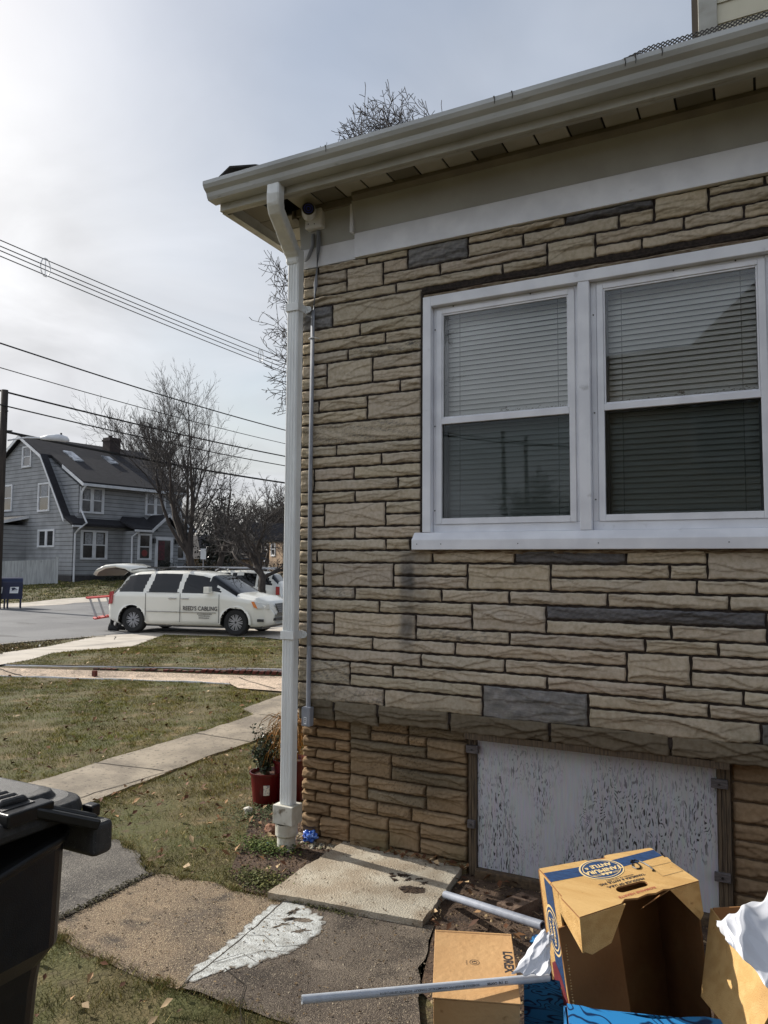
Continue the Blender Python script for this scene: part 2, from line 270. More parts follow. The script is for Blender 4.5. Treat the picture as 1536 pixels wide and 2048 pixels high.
def stone_patch(x0, x1, z0, z1, tint, seed, depth=.0095, res=.0055, relief=1.0, base=None, found=False, jag=0):
    r = np.random.default_rng(seed); g_ = .0053 if not found else .004
    x0 += g_; x1 -= g_; z0 += g_; z1 -= g_
    nx = max(4, int((x1-x0)/res)); nz = max(4, int((z1-z0)/(res*.9)))
    u = np.linspace(0, 1, nx+1); v = np.linspace(0, 1, nz+1); U, Vv = np.meshgrid(u, v)
    w, h = x1-x0, z1-z0; X = x0+U*w; Z = z0+Vv*h
    # wavering outline
    X = X+.0016*np.sin(Z*95+seed)*((U < .02)*1.-(U > .98)*1.); Zb = .0016*np.sin(X*38+seed*1.7)+.001*np.sin(X*120+seed)
    Z = Z+Zb*(1-np.abs(2*Vv-1))**.0*np.where(Vv < .5, 1, .8)
    if jag: Z = Z-(1-Vv)**3*jag*(.5+.35*np.sin(X*9+seed)+.22*np.sin(X*27+1)+.15*np.sin(X*61)+.12*np.sin(X*140))
    d = np.minimum(np.minimum(U*w, (1-U)*w), np.minimum(Vv*h, (1-Vv)*h)); er = .0032 if not found else .010
    edge = np.clip(d/er, 0, 1); H = depth*(.42+.58*np.sqrt(1-(1-edge)**2))
    rel = np.zeros_like(X); dirt = np.zeros_like(X); nr = 1+int(w*5*relief+r.random()*2)+int(h > .09)*2; light = np.zeros_like(X)  # dirt: shade painted below the ridges; light: highlight painted along them
    for k in range(min(nr, 12)):
        cx = x0+r.uniform(.0, 1)*w; cz = z0+r.uniform(.12, .92)*h; ln = r.uniform(.10, .42); sl = r.normal(0, .13); cv = r.normal(0, .9)
        t = (X-cx); curve = cz+sl*t+cv*t*t+.0028*np.sin(t*42+seed+k)+.0008*np.sin(t*150+k)
        win = np.exp(-(t/ln)**4); dz = Z-curve; a = r.uniform(.0028, .0062)*win*(1+.4*found)
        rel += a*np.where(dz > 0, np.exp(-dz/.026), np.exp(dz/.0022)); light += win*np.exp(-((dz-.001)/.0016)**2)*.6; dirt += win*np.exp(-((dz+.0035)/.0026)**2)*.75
    for k in range(1+int(h > .09)+int(w > .3)):  # short forked gouges
        cx = x0+r.uniform(.1, .9)*w; cz = z0+r.uniform(.2, .8)*h; an = r.uniform(.5, 1.2)*r.choice([-1, 1]); t = (X-cx)*cos(an)+(Z-cz)*sin(an); nn = -(X-cx)*sin(an)+(Z-cz)*cos(an)+.25*t*t*8
        rel += .0042*np.exp(-(t/.022)**4)*np.where(nn > 0, np.exp(-nn/.012), np.exp(nn/.0014))
    rel += .0012*vnoise(X, Z, seed, 22)+.0004*vnoise(X, Z, seed+5, 90)
    H = H+rel*np.clip(edge*1.3, 0, 1)+r.uniform(-.0015, .002)
    b = TAN*(.5+.5*r.random())+TANY*0 if False else (TAN+(TANY-TAN)*r.random()*np.ones(3))*r.uniform(.92, 1.07)*np.array([1, r.uniform(.985, 1.005), r.uniform(.95, 1.02)]) if base is None else base*r.uniform(.86, 1.14)
    C = np.ones(X.shape+(3,))*b
    n1 = np.clip(.5+.7*vnoise(X*.5, Z*1.6, seed+9, 30), 0, 1)[..., None]; n2 = np.clip(.5+.8*vnoise(X, Z*1.8, seed+19, 75), 0, 1)[..., None]
    if tint == 1: C = C*(1-.35*n1)+(GRN*.6+GRY*.4)*.35*n1; k = (n2 > .62)*n1; C = C*(1-.8*k)+(GRY*.7)*.8*k
    if tint == 2: C = GRY*(.55+.5*n1)*(1-.5*n2)+LGR*(.5*n2)*(.45+.4*n1)
    if tint == 3: C = DGR*(.7+.4*n1)*(1-.3*n2)+LGR*.2*n2
    C = C*(1+.16*light[..., None]*(tint < 2))*(1-.06*n2)*(1-.42*np.clip(dirt, 0, 1)[..., None])  # painted ridge highlight and under-ridge shade go into the stone colour
    C = C*(1-.10*n1*np.array([.2, .5, 1.]))
    idx = np.arange((nx+1)*(nz+1)).reshape(nz+1, nx+1)
    Fq = np.stack([idx[:-1, :-1], idx[:-1, 1:], idx[1:, 1:], idx[1:, :-1]], -1).reshape(-1, 4)
    # skirt
    ring = np.concatenate([idx[0, :], idx[1:, -1], idx[-1, -2::-1], idx[-2:0:-1, 0]]); P = np.stack([X.ravel(), Z.ravel(), H.ravel()], 1)
    sk = P[ring].copy(); sk[:, 2] = -.004; n0 = len(P); m = len(ring); a = np.arange(m); b2 = (a+1) % m
    Fs = np.stack([ring[a], n0+a, n0+b2, ring[b2]], -1)
    Cf = C.reshape(-1, 3); return np.vstack([P, sk]), np.vstack([Fq, Fs]), np.vstack([Cf, Cf[ring]*.75])
def stone_mesh(name, stones, fn, mt, parent, post=None):
    Vs, Fs, Cs = [], [], []; b = 0
    for s_ in stones:
        P, Fq, C = s_; Vs.append(P); Fs.append(Fq+b); Cs.append(C); b += len(P)
    P = np.vstack(Vs); C = np.vstack(Cs)
    if post: C = post(P, C)
    V = fn(P); return npmesh(name, V, np.vstack(Fs), mt, parent, np.hstack([C, np.ones((len(C), 1))]), smooth=True)
stones = []
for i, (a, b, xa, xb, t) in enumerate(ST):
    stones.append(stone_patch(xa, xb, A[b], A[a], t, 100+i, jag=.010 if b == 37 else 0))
def courses(x0, x1, zs, seed, dbl=.12, wmin=.18, wmax=.5, res=.012, base=None, found=False):
    r = random.Random(seed); out = []; n = len(zs)-1
    for k in range(n):
        x = x0
        while x < x1-.02:
            w = r.uniform(wmin, wmax); xe = min(x+w, x1)
            if x1-xe < .1: xe = x1
            out.append(stone_patch(x, xe, zs[k+1], zs[k], 0 if found else (2 if r.random() < .07 else (1 if r.random() < .12 else 0)), seed*1000+len(out), res=res, base=base, found=found)); x = xe
    return out
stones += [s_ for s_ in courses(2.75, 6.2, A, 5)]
P_front = lambda P: np.stack([P[:, 0], -P[:, 2], P[:, 1]], 1)
def stain(P, C):
    x, z = P[:, 0], P[:, 1]; e = .5+.5*np.sin(z*37)+.3*np.sin(z*91)
    m = np.exp(-((x-.655-.006*e)/.042)**4)*np.clip((z-.93)/.25, 0, 1)*np.clip((1.60-z)/.05, 0, 1)*(.75+.25*np.sin(z*23))
    m2 = np.exp(-((x-.735)/.05)**2)*np.clip((z-1.1)/.3, 0, 1)*np.clip((1.60-z)/.05, 0, 1)*.35
    m = np.clip(m*.85+m2, 0, .9)[:, None]; C = C*(1-m)+np.array(srgb(92, 92, 93)[:3])*m
    lo = np.clip((.95-z)/.2, 0, 1)[:, None]*(.5+.3*np.sin(x*9)[:, None]+.2*np.sin(x*31+z*50)[:, None]); C = C*(1-.5*lo)+GRN*.62*.5*lo
    return C
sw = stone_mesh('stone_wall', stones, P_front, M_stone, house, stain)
# side wall facing left (plane x=0)
side = courses(0.012, 7.9, A, 9, res=.03)
P_side = lambda P: np.stack([.010-P[:, 2], P[:, 0]+.004, P[:, 1]], 1)
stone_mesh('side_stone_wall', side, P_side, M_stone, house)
b = MB()   # mortar backing, with the openings left out
WX0, WX1, WZ0, WZ1 = .745, 2.385, 1.575, 2.868; T = -.003
def bk(x0, x1, z0, z1): b.box(x0, x1, T, .06, z0, z1)
bk(0.0, WX0, .72, 3.46); bk(WX0, WX1, .72, WZ0); bk(WX0, WX1, WZ1, 3.46); bk(WX1, 6.2, .72, 3.46)
b.box(.012, .06, .061, 8, .72, 3.46)
b.build('mortar_backing', M_mortar, house)
# raised dark bead along the left side of the window
b = MB(); b.tube([(.738, -.008, z) for z in np.linspace(1.60, 2.905, 30)], .008, 6); b.tube([(x, -.010, 2.893+.003*sin(x*17)) for x in np.linspace(.74, 2.4, 40)], .0085, 6); b.build('window_bead', M_mortar, house)
M_caulk = mat('old_caulk', srgb(92, 74, 58), srgb(150, 138, 118), rough=.9, scale=40, detail=8, bump=.6, stretch=(.5, 1, 3))
b = MB(); r_ = random.Random(3)
b.tube([(x, -.012, 2.876+.0025*sin(x*13)) for x in np.linspace(.75, 2.4, 60)], [.007+.003*r_.random() for _ in range(60)], 6)
b.build('weathered_caulk', M_caulk, house); b = MB()
b.tube([(x, -.008, 1.563+.002*sin(x*29)) for x in np.linspace(.68, 2.4, 70)], [.008+.005*r_.random() for _ in range(70)], 6); b.build('weathered_caulk', M_caulk, house)
# ledge and foundation
LED = np.array(srgb(112, 104, 90)[:3])
led = [stone_patch(x0, x1, .672 if x0 < .3 else .688, .785, 0, 900+i, base=LED*(.95+.2*(i % 3)), found=True, depth=.02, relief=2, jag=.01) for i, (x0, x1) in enumerate([(0, .23), (.23, .49), (.49, .885), (.885, 1.38), (1.38, 1.9), (1.9, 2.75), (2.75, 3.4), (3.4, 4.2), (4.2, 5.2), (5.2, 6.2)])]
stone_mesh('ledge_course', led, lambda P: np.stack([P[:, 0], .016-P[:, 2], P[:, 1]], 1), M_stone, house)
BR = np.array(srgb(156, 136, 110)[:3]); BRG = np.array(srgb(138, 126, 106)[:3])
B_ = [.689, .628, .576, .521, .458, .391, .33, .27, .2, .128, .053, -.03, -.1]
def fx(c): return (590+c/4.267)
_fx = {475: .29, 710: .413, 1090: .632, 1480: .905, 1245: .733, 925: .535, 682: .397, 780: .454, 1112: .650, 895: .522, 1185: .697, 1320: .785}
FT = [(0, 2, 475, 710), (0, 1, 710, 1090), (1, 2, 710, 1090), (0, 1, 1090, 1480), (1, 2, 1090, 1245), (1, 3, 1245, 1480), (2, 3, 475, 1245), (3, 5, 475, 925), (3, 4, 925, 1480), (4, 5, 925, 1480), (5, 7, 475, 682), (5, 6, 682, 1245), (6, 7, 682, 1245), (5, 7, 1245, 1480), (7, 8, 475, 780), (7, 8, 780, 1112), (7, 8, 1112, 1480), (8, 9, 475, 895), (8, 10, 895, 1185), (8, 9, 1185, 1480), (9, 12, 475, 895), (9, 10, 1185, 1480), (10, 12, 895, 1320), (10, 12, 1320, 1480)]
fs_ = [stone_patch(_fx[l], _fx[r2] if r2 != 1480 else .955, B_[b2], B_[a], 0, 1200+i, base=BR if (a > 6 or i % 3) else BRG, found=True, depth=.022, relief=1.2) for i, (a, b2, l, r2) in enumerate(FT)]
LZ = [.668, .61, .553, .495, .440, .380, .322, .265, .205, .14, .03, -.1]
LJ = [(.19,), (.07,), (.19,), (.07,), (.18,), (.07,), (.165,), (.07,), (.16,), (.1,), (.17,)]
fl_ = []
for k in range(len(LZ)-1):
    xs = [-.02]+list(LJ[k])+[.288]
    fl_ += [stone_patch(xs[i], xs[i+1], LZ[k+1], LZ[k], 0, 1300+k*5+i, base=np.array(srgb(158, 134, 106)[:3]), found=True, depth=.03, relief=1.1) for i in range(len(xs)-1)]
rz = [.689, .60, .52, .43, .36, .29, .21, .14, .05, -.1]
fr_ = courses(2.13, 6.2, rz, 31, res=.008, base=np.array(srgb(146, 126, 102)[:3]), found=True)
def moss(P, C):
    x, z = P[:, 0], P[:, 1]
    m = (np.clip((.17-z)/.15, 0, 1)*(.5+.5*np.sin(x*14+1))*(x > .28))[:, None]*.6; C = C*(1-m)+np.array(srgb(80, 84, 55)[:3])*m
    s_ = vnoise(x, z, 77, 260)+.6*vnoise(x, z, 78, 420); k = (np.clip((s_-.45)*5, 0, 1)*np.clip(1-((x-.6)/.28)**2, 0, 1)*np.clip((z-.18)/.1, 0, 1))[:, None]*.75; C = C*(1-k)+np.array(srgb(58, 50, 42)[:3])*k
    g = (np.clip(1-((x-.72)/.2)**2-((z-.42)/.2)**2, 0, 1))[:, None]*.45; C = C*(1-g)+np.array(srgb(92, 84, 70)[:3])*g
    return C
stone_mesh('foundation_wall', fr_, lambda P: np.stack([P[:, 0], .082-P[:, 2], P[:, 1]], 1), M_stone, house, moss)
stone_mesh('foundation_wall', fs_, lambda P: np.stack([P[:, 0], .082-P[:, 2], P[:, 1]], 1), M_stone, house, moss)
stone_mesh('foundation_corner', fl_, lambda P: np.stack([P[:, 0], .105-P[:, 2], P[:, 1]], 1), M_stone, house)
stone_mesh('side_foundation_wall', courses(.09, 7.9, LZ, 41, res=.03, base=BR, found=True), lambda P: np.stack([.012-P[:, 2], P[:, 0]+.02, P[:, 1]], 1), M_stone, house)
M_mort2 = mat('foundation_mortar', srgb(92, 76, 56), srgb(70, 58, 45), rough=.95, scale=50, bump=.5)
b = MB(); b.box(.0, .29, .10, .3, -.2, .72); b.box(.29, .962, .078, .3, -.2, .72); b.box(2.128, 6.2, .078, .3, -.2, .72); b.box(.005, .3, .3, 8, -.2, .72); b.box(.0, 6.2, .03, .0999, .70, .7199); b.build('foundation_backing', M_mort2, house)
# ---------------- frieze, soffit, fascia, gutter, roof
b = MB()
b.prism([(.345, -.034, 3.149), (.345, -.034, 3.283), (.345, .0, 3.283), (.345, .0, 3.149)], (5.9, 0, 0))
b.box(-.012, .3445, -.016, 0, 3.149, 3.262); b.box(-.016, -.0125, -.016, 8, 3.149, 3.29)
b.box(.328, .3465, -.058, 0, 3.2835, 3.441); b.build('frieze_band', M_white, house, bevel=.002)
M_fr2 = mat('frieze_cream', srgb(166, 167, 162), srgb(154, 154, 148), rough=.5, scale=4, detail=6)
b = MB()
b.prism([(.347, -.030, 3.285), (.347, -.075, 3.445), (.347, 0, 3.445), (.347, 0, 3.285)], (5.9, 0, 0))
b.prism([(-.012, -.013, 3.264), (-.012, -.040, 3.445), (-.012, 0, 3.445), (-.012, 0, 3.264)], (.350, 0, 0))
b.build('frieze_board', M_fr2, house)
b = MB(); b.prism([(.36, -.078, 3.44), (.36, -.098, 3.462), (.36, -.098, 3.48), (.36, -.03, 3.48), (.36, -.03, 3.44)], (5.9, 0, 0)); b.box(-.03, .357, -.06, -.02, 3.442, 3.48)
b.box(-.045, -.017, -.06, 8, 3.43, 3.48)
b.build('soffit_moulding', mat('moulding_brown', srgb(122, 116, 102), srgb(108, 102, 90), rough=.6, scale=8), house)
M_soff = mat('soffit_vinyl', srgb(178, 174, 160), srgb(166, 162, 147), rough=.5, scale=5)
def vent_mat():
    M = mat('soffit_vent', srgb(120, 115, 100), rough=.5); nt = M.node_tree; L = nt.links.new; B = nt.nodes['Principled BSDF']
    tc = N(nt, 'ShaderNodeTexCoord'); vo = N(nt, 'ShaderNodeTexVoronoi'); vo.inputs['Scale'].default_value = 130; vo.inputs['Randomness'].default_value = 0; L(tc.outputs['Object'], vo.inputs['Vector'])
    mr = N(nt, 'ShaderNodeMapRange'); mr.inputs[1].default_value = .2; mr.inputs[2].default_value = .3; L(vo.outputs['Distance'], mr.inputs[0])
    mx = N(nt, 'ShaderNodeMix', data_type='RGBA'); mx.inputs['A'].default_value = srgb(46, 43, 36); mx.inputs['B'].default_value = srgb(116, 111, 96); L(mr.outputs[0], mx.inputs['Factor']); L(mx.outputs['Result'], B.inputs['Base Color']); return M
M_vent = vent_mat()
b = MB(); x = -.30; k = 0; sw_ = .1525
while x < 6.2:
    y0, y1 = (-.33, -.02) if x > -.02 else (-.33, 8)
    if x+sw_ <= 0 or x > -.01: b.box(x+.005, x+sw_-.005, -.328, -.02, 3.482, 3.49, 1 if k % 3 == 0 else 0)
    b.box(x-.005, x+.005, -.328, -.02, 3.488, 3.494, 2); x += sw_; k += 1
y = -.02; k = 0
while y < 8: b.box(-.30, -.02, y+.005, y+sw_-.005, 3.482, 3.49, 1 if k % 3 == 0 else 0); b.box(-.3, -.02, y-.005, y+.005, 3.488, 3.494, 2); y += sw_; k += 1
b.build('soffit', [M_soff, M_vent, M_dark], house)
b = MB(); b.box(-.32, 6.2, -.35, -.33, 3.41, 3.56); b.box(-.32, 6.2, -.329, -.305, 3.41, 3.418); b.box(-.32, -.30, -.3295, 8, 3.405, 3.56); b.box(-.2995, -.275, -.30, 8, 3.405, 3.413)
b.build('fascia', M_cream, house, bevel=.002)
# k-style gutter: outer profile swept along x
prof = [(-.352, 3.448), (-.415, 3.448), (-.425, 3.462), (-.432, 3.482), (-.452, 3.497), (-.462, 3.515), (-.462, 3.535), (-.450, 3.540)]
inn = [(y+.003, z+.004) for y, z in prof[1:]]
b = MB(); pts = prof+[(-.453, 3.535)]+[(-.456, 3.516), (-.447, 3.501), (-.428, 3.486), (-.420, 3.464), (-.412, 3.453), (-.352, 3.453)]
b.prism([(-.345, y, z) for y, z in pts], (6.5, 0, 0)); b.prism([(-.347, y, z) for y, z in prof+[(-.352, 3.54)]], (.003, 0, 0))
gut = b.build('gutter', M_gutter, house)
M_drip = mat('dark_drip', gray(.02), rough=.8)
for gx in (.42, 1.28, 1.36, 1.83, 1.87, 1.97): b = MB(); b.tube([(gx, -.463, 3.536), (gx+.004, -.464, 3.52), (gx+.001, -.458, 3.505)], [.004, .002, .001], 5); b.build('drip_streak', M_drip, gut)
# gutter guard: black diamond mesh lifted over the lip
gm = MB(); u_ = np.array([1, 0, 0.]); nx, nz = 75, 4
def gp(i, j): x = 1.72+i*.018; return np.array([x, -.455+.035*j/nz, 3.535+.052*j/nz*min(1, (x-1.70)/.22)])
for i in range(nx):
    for j in range(nz):
        a = gp(i+(.5 if j % 2 else 0), j); c = gp(i+(0 if j % 2 else .5), j+1); d = gp(i+(1 if j % 2 else -.5), j+1)
        gm.tube([a, c], .0024, 4, cap=False); gm.tube([a, d], .0024, 4, cap=False)
gm.build('gutter_guard', M_dark, gut)
M_shing = mat('roof_shingles', srgb(48, 46, 46), srgb(30, 29, 30), rough=.9, scale=18, bump=.5, stretch=(1, 2, 1))
b = MB(); b.prism([(-.31, -.36, 3.555), (6.2, -.36, 3.555), (6.2, 3.4, 4.9), (3.2, 3.4, 4.9)], (0, 0, .012)); b.prism([(-.31, -.36, 3.555), (3.2, 3.4, 4.9), (-.31, 8, 3.555)][::1], (0, 0, .012))
b.prism([(-.27, -.43, 3.545), (-.19, -.435, 3.585), (-.02, -.435, 3.553), (.05, -.2, 3.61), (-.20, -.2, 3.62)], (0, 0, .010)); b.build('roof', M_shing, house)
# dormer wall above
dm = MB(); 
for k in range(22): z = 3.7+k*.105; dm.prism([(2.14, .345, z), (2.14, .352, z+.105), (2.14, .40, z+.105), (2.14, .40, z)], (4.06, 0, 0))
M_side = mat('cream_siding', srgb(196, 190, 166), srgb(182, 176, 152), rough=.5, scale=4)
dmo = dm.build('dormer_siding', M_side, house)
b = MB(); b.box(2.055, 2.14, .33, .41, 3.6, 6.0); b.build('corner_post', M_cream, dmo, bevel=.003); b = MB(); b.box(2.025, 2.054, .345, .40, 3.6, 6.0); b.build('dark_trim', mat('brown_trim', srgb(82, 70, 54), rough=.6), dmo); b = MB(); b.box(2.056, 6.2, .41, 4, 3.6, 6.0); b.build('dormer_core', M_side, dmo)
# ---------------- windows
b = MB()   # casing
b.box(WX0, WX0+.045, -.022, .03, 1.66, WZ1); b.box(WX0+.0451, WX1-.0451, -.022, .03, WZ1-.052, WZ1); b.box(WX1-.045, WX1, -.022, .03, 1.66, WZ1); b.box(1.533, 1.585, -.020, .03, 1.66, WZ1-.0521)
b.box(WX0+.046, 1.5325, .012, .05, 1.66, 1.70); b.box(1.5855, WX1-.046, .012, .05, 1.66, 1.70); b.box(WX0+.046, .812, .014, .05, 1.7001, WZ1-.053); b.box(1.51, 1.5325, .014, .05, 1.7001, WZ1-.053); b.box(1.5855, 1.612, .014, .05, 1.7001, WZ1-.053); b.box(2.31, WX1-.046, .014, .05, 1.7001, WZ1-.053)
b.box(.8121, 1.5099, .014, .05, 2.80, WZ1-.053); b.box(1.6121, 2.3099, .014, .05, 2.80, WZ1-.053)
cas = b.build('window_casing', M_white, house, bevel=.003)
b = MB(); b.prism([(.70, -.052, 1.572), (.70, -.052, 1.622), (.70, -.018, 1.659), (.70, .02, 1.659), (.70, .02, 1.572)], (1.72, 0, 0)); b.build('window_sill', M_white, house, bevel=.003)
b = MB()
for x_, z_ in ((.80, 1.77), (.80, 2.2), (.80, 2.7), (1.598, 1.8), (1.598, 2.2), (1.598, 2.66), (1.30, 2.81), (.9, 2.81), (1.95, 2.81), (2.2, 2.81)): b = MB(); b.cyl((x_, .011, z_), (x_, .0135, z_), .0035, 8); b.build('screw_head', M_black, cas)
for x_ in (.73, .86, 1.25, 1.62, 2.15): b = MB(); b.cyl((x_, -.0545, 1.60), (x_, -.051, 1.60), .0025, 8); b.build('screw_head', M_black, cas)
M_glass = glassmat('window_glass', (.99, .995, .99), .85, 1.5); M_screen = glassmat('insect_screen', (.70, .73, .73), .45, 1.5)
M_blind = mat('blind_slats', srgb(242, 243, 240), rough=.5); M_cord = mat('blind_cord', srgb(150, 150, 145), rough=.8)
M_in = mat('room_dark', gray(.06), rough=.9)
M_sashi = mat('inner_sash', srgb(150, 152, 155), rough=.5)
def window(x0, x1):
    # x0..x1 storm frame outside edges
    w = bpy.data.objects.new('window', None); link(w, house); b = MB(); fw = .029; z0, z1 = 1.700, 2.800; zm = 2.222
    b.box(x0, x0+fw, .006, .03, z0, z1); b.box(x1-fw, x1, .006, .03, z0, z1); b.box(x0+fw+.0001, x1-fw-.0001, .006, .03, z0, z0+.030); b.box(x0+fw+.0001, x1-fw-.0001, .006, .03, z1-.024, z1); b.box(x0+fw+.0001, x1-fw-.0001, .004, .026, zm-.016, zm+.014)
    b.box(x0+fw+.0002, x0+fw+.008, .011, .028, zm+.0141, z1-.0241); b.box(x1-fw-.008, x1-fw-.0002, .011, .028, zm+.0141, z1-.0241); b.box(x0+fw+.008, x1-fw-.008, .0112, .028, z1-.033, z1-.0241); b.box(x0+fw+.0081, x1-fw-.0081, .0112, .028, zm+.0141, zm+.022)
    b.build('storm_frame', M_white, w, bevel=.002)
    g_ = MB(); g_.box(x0+fw, x1-fw, .018, .0205, zm+.0, z1-.01); g_.build('upper_pane', M_glass, w)
    g_ = MB(); g_.box(x0+fw, x1-fw, .020, .022, z0+.01, zm); g_.build('screen_pane', M_screen, w)
    b = MB()  # inner wooden sash behind
    b.box(x0+.005, x0+.04, .045, .075, z0-.03, z1+.05); b.box(x1-.04, x1-.005, .045, .075, z0-.03, z1+.05); b.box(x0+.0401, x1-.0401, .045, .07, zm-.02, zm+.012); b.box(x0+.0401, x1-.0401, .045, .07, z0-.03, z0+.025); b.build('inner_sash', M_sashi, w)
    b = MB(); n = int((z1-z0+.02)/.0255)
    for k in range(n+1):
        z = z0+.0+k*.0255; 
        b.prism([(x0+.02, .084, z+.0), (x0+.02, .0875, z+.009), (x0+.02, .093, z+.018), (x0+.02, .100, z+.0265), (x0+.02, .101, z+.026), (x0+.02, .0938, z+.0172), (x0+.02, .0885, z+.0083), (x0+.02, .085, z-.0002)][::1], (x1-x0-.04, 0, 0))
    b.build('blind', M_blind, w)
    b = MB()
    for t in (.14, .86): b.cyl((x0+(x1-x0)*t, .083, z0), (x0+(x1-x0)*t, .083, z1), .0012, 5)
    b.build('blind_cord', M_cord, w)
    r = random.Random(int(x0*100)); b = MB()
    for k in range(70):  # flaked paint lying on the meeting rail
        t = r.random()**.7 if x0 > 1 else .55+.45*r.random(); xx = x0+fw+.02+(x1-x0-2*fw-.04)*t; zz = zm+.022+abs(r.gauss(0, .006)); s_ = r.uniform(.002, .006)
        b.add([(xx-s_, .026, zz), (xx+s_, .0262+s_*.2, zz+r.uniform(-.002, .002)), (xx+s_*.4, .0265, zz+s_*.8)], [(0, 1, 2)])
    for k in range(8): xx = x0+(x1-x0)*(.5+r.uniform(-.02, .03)); zz = zm+.025+r.random()*.016; b.add([(xx-.01, .026, zz), (xx+.008, .0264, zz+.003), (xx, .027, zz+.009)], [(0, 1, 2)])
    b.build('paint_flakes', mat('flakes', srgb(120, 112, 98), srgb(180, 175, 165), scale=90), w)['kind'] = 'stuff'
window(.810, 1.512); window(1.614, 2.312)
b = MB(); b.box(.05, 2.9, 1.4, 1.42, 1.2, 3.1); b.box(.05, 2.9, .12, 1.4, 1.2, 1.22); b.box(.05, 2.9, .12, 1.4, 3.08, 3.1); b.box(.03, .05, .12, 1.4, 1.2, 3.1); b.box(2.9, 2.92, .12, 1.4, 1.2, 3.1); b.build('dark_room', M_in, house)
# ---------------- cellar hatch
def ply_mat():
    M = bpy.data.materials.new('peeling_painted_plywood'); M.use_nodes = True; nt = M.node_tree; L = nt.links.new; B = nt.nodes['Principled BSDF']; B.inputs['Roughness'].default_value = .6
    tc = N(nt, 'ShaderNodeTexCoord')
    mp = N(nt, 'ShaderNodeMapping'); mp.inputs['Scale'].default_value = (7.5, 1, 1.7); L(tc.outputs['Object'], mp.inputs[0])
    n0 = N(nt, 'ShaderNodeTexNoise'); n0.inputs['Scale'].default_value = 1.1; n0.inputs['Detail'].default_value = 3; n0.inputs['Roughness'].default_value = .55; L(mp.outputs[0], n0.inputs['Vector'])
    # contour rings of the height-like noise = cathedral grain
    m1 = N(nt, 'ShaderNodeMath', operation='MULTIPLY'); m1.inputs[1].default_value = 44; L(n0.outputs['Fac'], m1.inputs[0])
    fr = N(nt, 'ShaderNodeMath', operation='PINGPONG'); fr.inputs[1].default_value = .5; L(m1.outputs[0], fr.inputs[0])
    rg = N(nt, 'ShaderNodeMapRange'); rg.inputs[1].default_value = .24; rg.inputs[2].default_value = .32; L(fr.outputs[0], rg.inputs[0])
    mp2 = N(nt, 'ShaderNodeMapping'); mp2.inputs['Scale'].default_value = (95, 1, 30); L(tc.outputs['Object'], mp2.inputs[0])
    n2 = N(nt, 'ShaderNodeTexNoise'); n2.inputs['Scale'].default_value = 1; n2.inputs['Detail'].default_value = 4; L(mp2.outputs[0], n2.inputs['Vector'])
    r2 = N(nt, 'ShaderNodeMapRange'); r2.inputs[1].default_value = .49; r2.inputs[2].default_value = .55; L(n2.outputs['Fac'], r2.inputs[0])
    mp3 = N(nt, 'ShaderNodeMapping'); mp3.inputs['Scale'].default_value = (3.4, 1, .9); L(tc.outputs['Object'], mp3.inputs[0])
    n3 = N(nt, 'ShaderNodeTexNoise'); n3.inputs['Scale'].default_value = 1.5; n3.inputs['Detail'].default_value = 2; L(mp3.outputs[0], n3.inputs['Vector'])
    r3 = N(nt, 'ShaderNodeMapRange'); r3.inputs[1].default_value = .34; r3.inputs[2].default_value = .47; L(n3.outputs['Fac'], r3.inputs[0])
    sp = N(nt, 'ShaderNodeSeparateXYZ'); L(tc.outputs['Object'], sp.inputs[0]); rz = N(nt, 'ShaderNodeMapRange'); rz.inputs[1].default_value = .66; rz.inputs[2].default_value = .40; rz.inputs[3].default_value = .3; L(sp.outputs['Z'], rz.inputs[0])
    a = N(nt, 'ShaderNodeMath', operation='MULTIPLY'); L(rg.outputs[0], a.inputs[0]); L(r2.outputs[0], a.inputs[1])
    c = N(nt, 'ShaderNodeMath', operation='MULTIPLY'); L(a.outputs[0], c.inputs[0]); L(r3.outputs[0], c.inputs[1])
    d = N(nt, 'ShaderNodeMath', operation='MULTIPLY'); L(c.outputs[0], d.inputs[0]); L(rz.outputs[0], d.inputs[1])
    mx = N(nt, 'ShaderNodeMix', data_type='RGBA'); L(d.outputs[0], mx.inputs['Factor'])
    mg = N(nt, 'ShaderNodeMix', data_type='RGBA'); mg.inputs['A'].default_value = srgb(196, 198, 203); mg.inputs['B'].default_value = srgb(174, 178, 184); L(n3.outputs['Fac'], mg.inputs['Factor'])
    mp4 = N(nt, 'ShaderNodeMapping'); mp4.inputs['Scale'].default_value = (120, 1, 10); L(tc.outputs['Object'], mp4.inputs[0]); n4 = N(nt, 'ShaderNodeTexNoise'); n4.inputs['Scale'].default_value = 1; L(mp4.outputs[0], n4.inputs['Vector'])
    m4 = N(nt, 'ShaderNodeMix', data_type='RGBA', blend_type='MULTIPLY'); m4.inputs['Factor'].default_value = .35; L(mg.outputs['Result'], m4.inputs['A']); L(n4.outputs['Color'], m4.inputs['B'])
    L(m4.outputs['Result'], mx.inputs['A']); mx.inputs['B'].default_value = srgb(46, 46, 48); L(mx.outputs['Result'], B.inputs['Base Color'])
    bp = N(nt, 'ShaderNodeBump'); bp.inputs['Strength'].default_value = .5; bp.inputs['Distance'].default_value = .002; bp.invert = True; L(d.outputs[0], bp.inputs['Height']); L(bp.outputs[0], B.inputs['Normal']); return M
hatch = MB(); hatch.box(1.006, 2.072, .066, .082, .045, .703); hatch = hatch.build('hatch_board', ply_mat(), house)
M_wood = mat('weathered_post', srgb(98, 84, 66), srgb(66, 56, 45), rough=.85, scale=30, stretch=(4, 4, .3), bump=.6)
